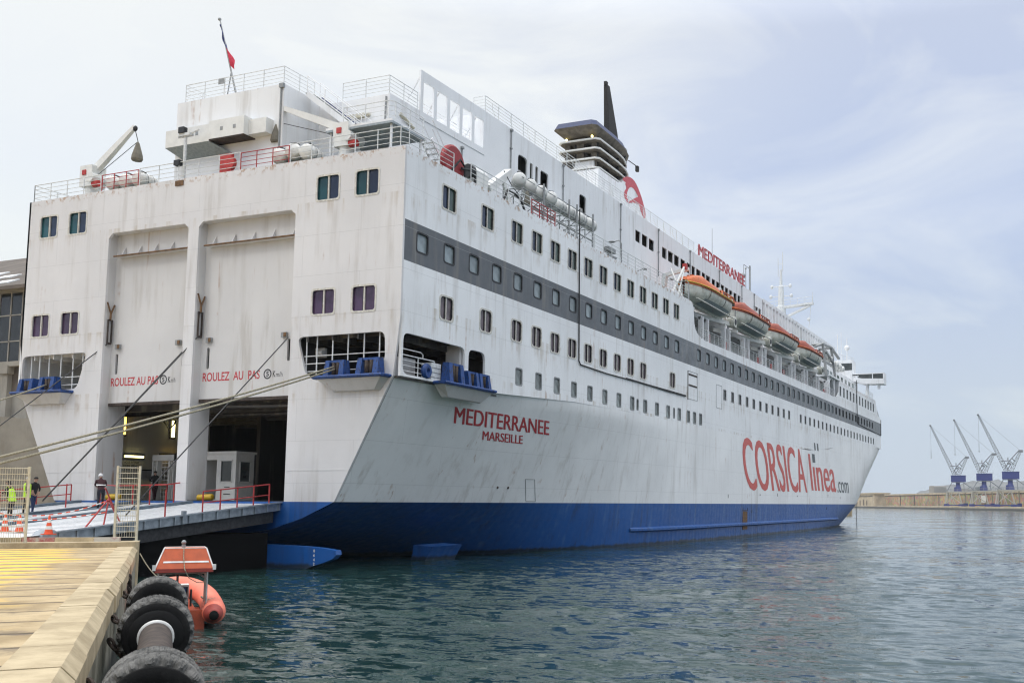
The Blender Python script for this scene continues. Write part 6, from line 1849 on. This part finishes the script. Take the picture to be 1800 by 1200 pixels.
# ================================================================== orange rescue boat
rb = empty('rescue_boat', EP(9.9, 1.2, 0), 'orange inflatable rescue boat with an orange canopy moored beside the tyre fenders', 'boat', None, math.atan2(-EY, -EX)-R(90))
mb = MB(); mb.smooth = True
tb_ = []
for s_ in (1, -1):
    pass
path = [(.82, -.75, .42), (.86, -.3, .42), (.86, .6, .43), (.86, 1.8, .46), (.80, 2.7, .54), (.62, 3.4, .66), (.34, 3.8, .76), (0, 3.95, .80)]
full = path+[(-x, y, z) for x, y, z in reversed(path[:-1])]
def subdiv(p, it=2):
    for _ in range(it):
        q = [p[0]]
        for a, b_ in zip(p, p[1:]): q += [tuple(a[i]*.75+b_[i]*.25 for i in range(3)), tuple(a[i]*.25+b_[i]*.75 for i in range(3))]
        p = q+[p[-1]]
    return p
fp = subdiv(full)
n_ = len(fp)
mb.tube(fp, .30, 16, radii=[.30*min(1, .80+.2*min(i, n_-1-i)/3) for i in range(n_)])
mb.build('inflatable_tube', 'rib_tube', rb)
mb = MB(); mb.m = 0; mb.smooth = True
for s_ in (1, -1): mb.lathe([(.245, 0), (.24, -.12), (.17, -.32), (.11, -.40)], (s_*.82, -.75, .42), (0, 1, 0), 16); mb.m = 1; mb.lathe([(.115, -.38), (.12, -.5), (0, -.5)], (s_*.82, -.75, .40), (0, 1, 0), 12); mb.m = 0
[m_.build('tube_end_cone', ['rib_dark', 'black_rubber'], rb) for m_ in pieces(mb)]; 0 and mb.build('tube_end_cone', ['rib_dark', 'black_rubber'], rb)
mb = MB(); mb.m = 0; mb.prism([(-.62, -.62, .0), (.62, -.62, .0), (.62, -.62, .5), (-.62, -.62, .5)], (0, .06, 0)); mb.box(-.6, -.6, .16, .6, 3.0, .24); mb.add([(-.6, -.6, .2), (.6, -.6, .2), (.3, 3.4, .5), (-.3, 3.4, .5), (0, -.6, -.35), (0, 3.4, .1)], [(0, 4, 1), (0, 3, 5, 4), (1, 4, 5, 2)])
for k in range(4): mb.box(-.58, -.1+.35*k, .26, .58, .08+.35*k, .34)
mb.build('hull', 'orange_dark', rb)
mb = MB(); mb.m = 0; mb.box(-.35, .9, .24, .25, 1.5, 1.05); mb.m = 1; mb.box(-.3, .86, .72, .22, .9, 1.0); mb.bar((-.05, .8, 1.0), (-.05, .95, 1.35), .035, 6); mb.ball((-.05, .93, 1.36), .06); mb.bar((.3, .5, .5), (.3, .6, .95), .03, 6); mb.m = 2; mb.box(-.3, .855, .8, .18, .865, .98)
mb.build('console', ['booth_white', 'frame_dark', 'blue_fitting'], rb)
mb = MB(); mb.bar((.64, -.45, .3), (.64, -.40, 1.5), .03, 8); mb.bar((-.54, -.45, .3), (-.54, -.40, 1.5), .03, 8); mb.bar((-.54, -.4, 1.47), (.64, -.4, 1.47), .03, 8); mb.bar((.64, -.42, 1.3), (.4, -.4, 1.47), .025, 6); mb.bar((-.54, -.42, 1.3), (-.35, -.4, 1.47), .025, 6)
mb.bar((.64, .6, .3), (.64, .6, 1.5), .03, 8); mb.bar((-.54, .6, .3), (-.54, .6, 1.5), .03, 8)
mb.build('canopy_frame', 'steel_bright', rb)
mb = MB(); mb.m = 0
lo = [(-.62, -.70, 1.60), (.78, -.70, 1.60), (.78, .8, 1.60), (-.62, .8, 1.60)]; hi_ = [(-.42, -.36, 2.12), (.60, -.36, 2.12), (.58, .45, 2.12), (-.40, .45, 2.12)]; dn = [(p[0], p[1], 1.5) for p in lo]
mb.grid([lo, hi_], True); mb.add(hi_, [(0, 1, 2, 3)]); mb.m = 2; mb.grid([dn, lo], True); mb.add(dn, [(3, 2, 1, 0)]); mb.m = 1
def onf(u, v, o=.012): 
    a = Vector(lo[0]).lerp(Vector(lo[1]), u); b_ = Vector(hi_[0]).lerp(Vector(hi_[1]), u); return a.lerp(b_, v)+Vector((0, -.6*o, .8*o))
mb.add([onf(.10, .27), onf(.95, .27), onf(.95, .35), onf(.10, .35)], [(0, 1, 2, 3)]); mb.m = 3
for a, b_ in zip(hi_, hi_[1:]+hi_[:1]): mb.bar(a, b_, .012, 5)
mb.bar(lo[0], hi_[0], .02, 5); mb.bar(lo[1], hi_[1], .02, 5); mb.box(-.68, -.74, 1.56, -.60, -.66, 1.7); mb.box(.76, -.74, 1.56, .84, -.66, 1.7)
mb.build('canopy', ['rib_canopy', 'sign_white', 'rib_dark', 'sign_white'], rb)
mb = MB(); mb.bar((.05, .1, 2.12), (.05, .1, 2.2), .05, 8); mb.ball((.05, .1, 2.26), .06); mb.build('mast_light', 'lamp_grey', rb)
mb = MB(); mb.tube([(.05, -.36, 2.14), (.05, -.55, 1.9), (.08, -.74, 1.6), (.1, -.76, 1.55), (.2, -.7, 1.35), (.4, -.55, 1.22), (.62, -.45, 1.2)], .012, 5); mb.tube([(.62, -.1, .85), (.66, -.2, .55), (.6, -.3, .35), (.72, .1, .7), (.9, .3, .72)], .016, 5)
for p in ((.95, .5, .68), (1.0, .62, .62), (.62, 1.2, .66), (.6, 1.5, .66)): mb.ball(p, .03)
[m_.build('line', 'rope_fibre', rb) for m_ in pieces(mb)]

# ================================================================== terminal building behind the ferry
tb_o = empty('terminal_building', (-60, 15, QZ), 'old harbour shed with brown roof, skylights and dark glazing behind the ferry', 'building')
def TB(mb, n, m): o = mb.build(n, m, tb_o); o.location = (60, -15, -QZ); return o
mb = MB(); mb.m = 0
mb.box(-110, 15.2, 9.9, -34.2, 40, 14.4); mb.m = 1; mb.box(-110, 15.6, 14.4, -34.4, 39.5, 20.6); mb.m = 2; mb.box(-110, 18, 1.8, -34.2, 40, 9.2); mb.m = 0
mb.box(-110, 14.9, 20.55, -33.9, 15.6, 20.9); mb.box(-110, 14.6, 14.2, -34.0, 15.3, 14.6)
TB(mb, 'wall', ['beige_wall', 'dark_wall', 'dark_wall'])
mb = MB(); mb.m = 0
mb.prism([(-110, 14.4, 20.9), (-110, 30, 28.6), (-110, 45.6, 20.9), (-110, 45.6, 20.6), (-110, 30, 28.3), (-110, 14.4, 20.6)], (76.4, 0, 0))
TB(mb, 'roof', 'brown_roof')
nrm = Vector((0, -.4425, .8968))
for (x, t) in ((-36.9, .43), (-37.6, .29), (-38.9, .10), (-41, .43), (-42.5, .27), (-44, .1), (-47, .4), (-50, .2)):
    mb = MB(); y = 14.4+15.6*t; z = 20.9+7.7*t; mb.obox(Vector((x, y, z))+nrm*.05, (1.05, 0, 0), (0, .55, .272), nrm*.05); TB(mb, 'skylight', 'skylight')
mb = MB()
for k in range(28): mb.box(-34.5-1.4*k, 15.45, 14.5, -34.38-1.4*k, 15.6, 20.6)
for z in (16.4, 18.6): mb.box(-75, 15.45, z, -34.4, 15.6, z+.1)
TB(mb, 'window_frame', 'beige_wall')
mb = MB(); mb.box(-75, 15.5, 14.6, -34.6, 15.58, 20.5); TB(mb, 'window', 'glass_dark')
for x in (-36.6, -40.5, -44.5, -48.5):
    mb = MB(); mb.box(x, 14.7, 1.8, x+.6, 15.25, 14.4); mb.box(x-.2, 14.5, 13.6, x+.8, 15.2, 14.3); TB(mb, 'column', 'beige_wall')
mb = MB(); mb.box(-36, 15.1, 12.0, -35.0, 15.22, 14.2); TB(mb, 'door_panel', 'brown_roof')
mb = MB(); mb.m = 0; mb.box(-75, 12.4, 9.2, -34.0, 18, 9.9); mb.box(-36.2, 12.6, 7.6, -34.8, 13.2, 9.2); mb.m = 1; rail(mb, [(-60, 12.6, 9.9), (-34.1, 12.6, 9.9)], 1.2, 3, 1.5, .04, .05)
TB(mb, 'balcony', ['beige_wall', 'rail_white'])
mb = MB(); mb.box(-75, 12.6, 1.8, -33.9, 12.9, 7.0); mb.box(-34.6, 12.6, 1.8, -34.0, 18, 9.2); TB(mb, 'lower_wall', 'beige_wall')
lp = empty('street_lamp', (-36.2, 12.0, QZ), 'grey street lamp with curved arms and round heads in front of the harbour shed', 'lamp')
mb = MB(); mb.bar((0, 0, 0), (0, 0, 17.6), .13, 8); mb.box(-.2, -.2, 16.7, .2, .2, 17.9); mb.build('pole', 'dark_wall', lp)
for s_ in (1, -1):
    mb = MB(); mb.tube([(0, 0, 16.4), (s_*.5, 0, 17.1), (s_*1.0, 0, 17.5), (s_*1.4, 0, 17.4)], .07, 6); mb.ball((s_*1.55, 0, 17.3), .5, .4, .28); mb.build('lamp_head', 'lamp_grey', lp)

# ================================================================== far breakwater, gatehouse, dock cranes
FA = Vector((-150, 965, 0)); FB = Vector((20, 618, 0)); fd_ = (FB-FA).normalized(); fn_ = Vector((-fd_.y, fd_.x, 0)); fn_ = fn_ if fn_.y < 0 or fn_.x < 0 else -fn_
fn_ = Vector((fd_.y, -fd_.x, 0))           # toward the viewer's side of the water
if (CAM-FA).dot(fn_) < 0: fn_ = -fn_
def FW(s_, t_, z): p = FA+fd_*s_+fn_*t_; return (p.x, p.y, z)
LW = 620
mb = MB(); mb.prism([FW(-250, 32, -2), FW(-250, -60, -2), FW(-250, -60, 2.1), FW(-250, 32, 2.1)], fd_*(LW+250)); struct(mb.build('far_quay', 'stone_pale'))
mb = MB(); mb.prism([FW(-250, 32.4, -2), FW(-250, 32.0, -2), FW(-250, 32.0, 1.2), FW(-250, 32.4, 1.2)], fd_*(LW+250)); struct(mb.build('far_quay_wall', 'dark_wall'))
wo = empty('breakwater_wall', FW(150, 0, 2), 'long rough stone breakwater wall across the harbour behind the dock cranes', 'wall')
def WP(mb, n, m): o = mb.build(n, m, wo); o.location = -wo.location; return o
mb = MB()
for s0, s1 in ((95, LW),):
    mb.prism([FW(s0, 0, 2.0), FW(s0, -6, 2.0), FW(s0, -6, 10.6), FW(s0, .35, 10.6)], fd_*(s1-s0))
WP(mb, 'stone_face', 'rubble_stone')
mb = MB(); mb.prism([FW(95, .7, 11.0), FW(95, -6.4, 11.0), FW(95, -6.4, 12.2), FW(95, .7, 12.2)], fd_*(LW-95)); WP(mb, 'coping', 'stone_pale')
mb = MB()
for k in range(int((LW-95)/2.6)): mb.prism([FW(96+k*2.6, .36, 10.0), FW(96+k*2.6, 1.0, 10.9), FW(96+k*2.6, .36, 10.9)], fd_*1.1)
WP(mb, 'corbel', 'dark_wall')
mb = MB()
for s_ in (140, 178, 236, 300, 350, 395): mb.prism([FW(s_, .4, 2.0), FW(s_, .4, 10.4), FW(s_, .7, 10.4), FW(s_, .7, 2)], fd_*.7)
WP(mb, 'wall_joint', 'dark_wall')
gh = empty('gatehouse', FW(60, 6, 2), 'low pale stone gatehouse with arched doors beside the bow of the ferry', 'building')
def GP(mb, n, m): o = mb.build(n, m, gh); o.location = -gh.location; return o
mb = MB(); mb.prism([FW(-80, 8, 2), FW(-80, -6, 2), FW(-80, -6, 13.4), FW(-80, 8, 13.4)], fd_*168); mb.prism([FW(76, 10.4, 2), FW(76, 8, 2), FW(76, 8, 10), FW(76, 10.4, 10)], fd_*18); GP(mb, 'wall', 'stone_pale')
mb = MB(); mb.prism([FW(-80, 8.8, 12.6), FW(-80, -6.5, 12.6), FW(-80, -6.5, 13.8), FW(-80, 8.8, 13.8)], fd_*170); GP(mb, 'cornice', 'stone_pale')
mb = MB()
for k in range(62): mb.prism([FW(-78+k*2.6, 8.02, 9.9), FW(-78+k*2.6, 8.7, 10.9), FW(-78+k*2.6, 8.02, 10.9)], fd_*1.2)
GP(mb, 'corbel', 'dark_wall')
for k in range(9):
    s0 = -20+k*11.5; wdt = 4.6 if k % 3 == 0 else 3.0
    mb = MB(); pts = [(s0, 2), (s0+wdt, 2)]+[(s0+wdt/2+wdt/2*math.cos(math.pi*i/8), 5.6+wdt/2*math.sin(math.pi*i/8)) for i in range(9)]
    dd = 10.42 if s0 > 75 else 8.02
    mb.prism([FW(a, dd, z) for a, z in pts], fn_*.1); GP(mb, 'arched_door', 'brown_roof')
mb = MB(); mb.prism([FW(322, 1.2, 4.6), FW(330, 1.2, 4.6), FW(330, 1.2, 9.6), FW(322, 1.2, 9.6)], fn_*.2)
tag(mb.build('notice_board', 'sign_white'), 'square white board on the stone breakwater wall left of the first crane', 'sign')
for i, (s_, lb) in enumerate(((302, 'left'), (318, 'right'))):
    mb = MB(); c = Vector(FW(s_, 6, 2)); mb.lathe([(0, 0), (1.5, 0), (1.7, .6), (1.4, 2.0), (0, 2.4)], c, n=12)
    tag(mb.build('mooring_buoy', 'brown_roof'), 'brown mound on the far quay, %s of the pair below the white board' % lb, 'buoy', 'brown mounds on the far quay')
for (s_, w, h, dpt, lb, m) in ((40, 14, 6.5, 60, 'far grey block showing above the gatehouse roof', 'far_roof'), (92, 22, 3.0, 70, 'long low far roof showing right of the gatehouse', 'far_roof'), (118, 12, 6.0, 80, 'far rounded tree clump above the breakwater wall', 'far_roof')):
    p = Vector(FW(s_, -dpt, 2))
    mb = MB()
    if 'tree' in lb:
        rnd = random.Random(5)
        for k in range(160):
            q = p+Vector((rnd.gauss(0, 4.5), rnd.gauss(0, 3), 11.5+abs(rnd.gauss(0, 2.2)))); u = Vector((rnd.uniform(-1, 1), rnd.uniform(-1, 1), rnd.uniform(-1, 1))).normalized()*.9; v = u.orthogonal().normalized()*.8; mb.add([q-u-v, q+u-v, q+u+v, q-u+v], [(0, 1, 2, 3)])
        tag(mb.build('tree', 'deck_green'), lb, 'tree')
    else:
        mb.prism([p, p+fd_*w, p+fd_*w+Vector((0, 0, 11.5+h)), p+Vector((0, 0, 11.5+h))], fn_*-12); mb.prism([p+Vector((0, 0, 11.5+h)), p+fd_*w+Vector((0, 0, 11.5+h)), p+fd_*(w-1)+Vector((0, 0, 12.6+h)), p+fd_*1+Vector((0, 0, 12.6+h))], fn_*-12)
        tag(mb.build('far_building', m), lb, 'building')
# hill far beyond the wall
mb = MB(); rows = []
HA_ = Vector((-420, 2600, 0)); HB_ = Vector((60, 2500, 0))
for j in range(6):
    row = []
    for i in range(41):
        t = i/40; h = 62*(max(0, math.sin(min(1, t*1.25+.02)*math.pi*.62))**1.2)*(1-max(0, t-.82)*3.5)+3*math.sin(i*1.3)+2*math.sin(i*2.7); h = max(0, h)
        p = HA_.lerp(HB_, t); row.append((p.x, p.y-j*70, h*(1-j/5)**.8))
    rows.append(row)
plain('hill_scrub', (.16, .16, .15), .9, var=.2, scale=.01)
mb.grid(rows); struct(mb.build('hills', 'hill_scrub'))

def lattice(mb, p, q, w0, w1, n, r, sd, up_):
    p, q, sd, up_ = Vector(p), Vector(q), Vector(sd).normalized(), Vector(up_).normalized()
    ring = []
    for i in range(n+1):
        t = i/n; c = p.lerp(q, t); w = lerp(w0, w1, t)/2
        ring.append([c+sd*w*a+up_*w*b_ for a, b_ in ((-1, -1), (1, -1), (1, 1), (-1, 1))])
    for k in range(4): mb.tube([rg[k] for rg in ring], r*1.3, 4)
    for i in range(n):
        for k in range(4):
            mb.bar(ring[i][k], ring[i+1][(k+1) % 4], r*.7, 4, cap=False); mb.bar(ring[i][k], ring[i][(k+1) % 4], r*.7, 4, cap=False)
def dock_crane():
    """local x to the right of the view, z up; wheels at z = 0"""
    root = empty('dock_crane', (0, 0, 0), '', 'crane', 'dock cranes on the far quay')
    mb = MB(); mb.m = 0; r = .34
    legs = [(-7.5, -4), (3.6, -4), (-6.2, 5), (6.2, 5)]
    tops = [(-6.0, -3.5), (1.4, -3.5), (-5.0, 3.5), (6.0, 3.5)]
    for (a, b_), (c, d) in zip(legs, tops): mb.beam((a, b_, 1.2), (c, d, 10.0), .7, .7)
    for a, b_ in (((-7.2, -4, 1.4), (1.2, -3.5, 9)), ((3.4, -4, 1.6), (-5.8, -3.5, 9)), ((-4.4, -3.8, 1.4), (-2.4, -3.5, 10)), ((-1, -4, 1.4), (-4, -3.5, 10))): mb.bar(a, b_, .22, 4)
    mb.box(-6.6, -4, 9.4, 13.0, 4, 10.3)
    P_ = lambda n, m: mb.build(n, m, root)
    P_('portal', 'crane_pale')
    mb = MB()
    for a, b_ in (((-6.2, -3.6, 10.2), (-2.8, -2.2, 16.2)), ((13, -3.6, 10.2), (5.0, -2.2, 16.2)), ((5.0, -2.2, 16.2), (5.2, -3, 10.2)), ((-6.2, 3.6, 10.2), (-2.8, 2.2, 16.2)), ((13, 3.6, 10.2), (5.0, 2.2, 16.2)), ((-2.8, -2.2, 16.2), (5.0, -2.2, 16.2)), ((-2.8, -2.2, 16.2), (-2.8, 2.2, 16.2)), ((5, -2.2, 16.2), (5, 2.2, 16.2))): mb.bar(a, b_, .24, 5)
    rail(mb, [(-6.4, -3.9, 10.3), (12.8, -3.9, 10.3)], 1.3, 2, 2.4, .09, .09)
    P_('trestle', 'crane_grey')
    mb = MB(); mb.box(-8.4, -4.8, .2, -4.8, -3.2, 1.6); mb.box(1.2, -4.8, .2, 4.6, -3.2, 1.6); mb.box(-8.4, -4.5, .6, 6.8, -4.0, 1.3); mb.box(4.8, 4.2, .2, 7.6, 5.6, 2.2); mb.box(-7.4, 4.2, .2, -4.8, 5.6, 1.6)
    for m_ in pieces(mb): m_.build('bogie', 'crane_blue', root)
    mb = MB(); mb.lathe([(2.6, 10.3), (2.2, 12), (1.5, 14), (1.5, 16.8)], (1.2, 0, 0), n=12); mb.box(-1.4, -2.2, 10.3, -.2, -1, 13); P_('pivot_column', 'crane_blue')
    mb = MB(); mb.box(-3.4, -2.6, 16.6, 6.4, 2.6, 20.8); mb.box(-3.6, -2.8, 20.8, 6.6, 2.8, 21.1); P_('machine_house', 'crane_blue')
    mb = MB(); mb.m = 0
    lattice(mb, (-.6, 0, 21.2), (-16.3, 0, 55.5), 2.6, .7, 22, .13, (0, 1, 0), (.88, 0, .47)); mb.ball((-16.4, 0, 55.6), .7)
    P_('jib', 'crane_grey')
    mb = MB()
    lattice(mb, (1.8, 0, 21.2), (7.4, 0, 33.2), 2.2, 1.2, 6, .13, (0, 1, 0), (.9, 0, -.42))
    for a, b_ in (((-3.6, 0, 27.4), (1.0, 0, 27.6)), ((1.0, 0, 27.6), (6.6, 0, 33.8)), ((-1.6, 0, 23), (1.0, 0, 27.6)), ((1.0, 0, 27.6), (3.6, 0, 25.4)), ((0.2, 0, 27.6), (0.2, 0, 29.6)), ((-.4, 0, 22), (2.0, 0, 26.0)), ((2.6, 0, 29.0), (4.4, 0, 27.0))): mb.bar(a, b_, .3, 5)
    mb.box(6.2, -.9, 32.6, 8.8, .9, 34.0); mb.box(-.4, -.6, 25.4, 1.6, .6, 26.6)
    P_('counterweight_frame', 'crane_grey')
    mb = MB(); mb.bar((-16.3, 0, 55.6), (7.2, 0, 33.8), .06, 4); mb.bar((-16.2, 0, 55.6), (-16.2, 0, 34.0), .06, 4); mb.bar((-16.2, 0, 38.5), (-16.2, 0, 34.2), .14, 4); mb.ball((-16.2, 0, 33.4), .4)
    P_('cable', 'crane_grey')
    return root
cr0 = dock_crane()
labs = ['left of the three lattice dock cranes, shortest looking, right beside the white board', 'middle of the three lattice dock cranes with blue machine houses', 'right of the three lattice dock cranes, tallest, near the picture edge']
for i, (az, lab) in enumerate(zip((-5.58, -4.22, -2.87), labs)):
    d = Vector((math.sin(R(az)), math.cos(R(az)), 0))
    # meet the line 18 m in front of the wall
    o0 = Vector((CAM.x, CAM.y, 0)); A0 = FA+fn_*18
    t_ = (A0-o0).dot(fn_)/d.dot(fn_); p = o0+d*t_
    c = cr0 if i == 0 else copy_tree(cr0)
    c.location = (p.x, p.y, 2.1); c.rotation_euler = (0, 0, -R(az)); c['label'] = lab; c['category'] = 'crane'; c['group'] = 'dock cranes on the far quay'

# thin sea haze over the whole harbour
if HAZE:
    mb = MB(); mb.box(-1600, -700, -4, 1600, 3200, 75); o = mb.build('haze', 'haze_air'); o['kind'] = 'stuff'
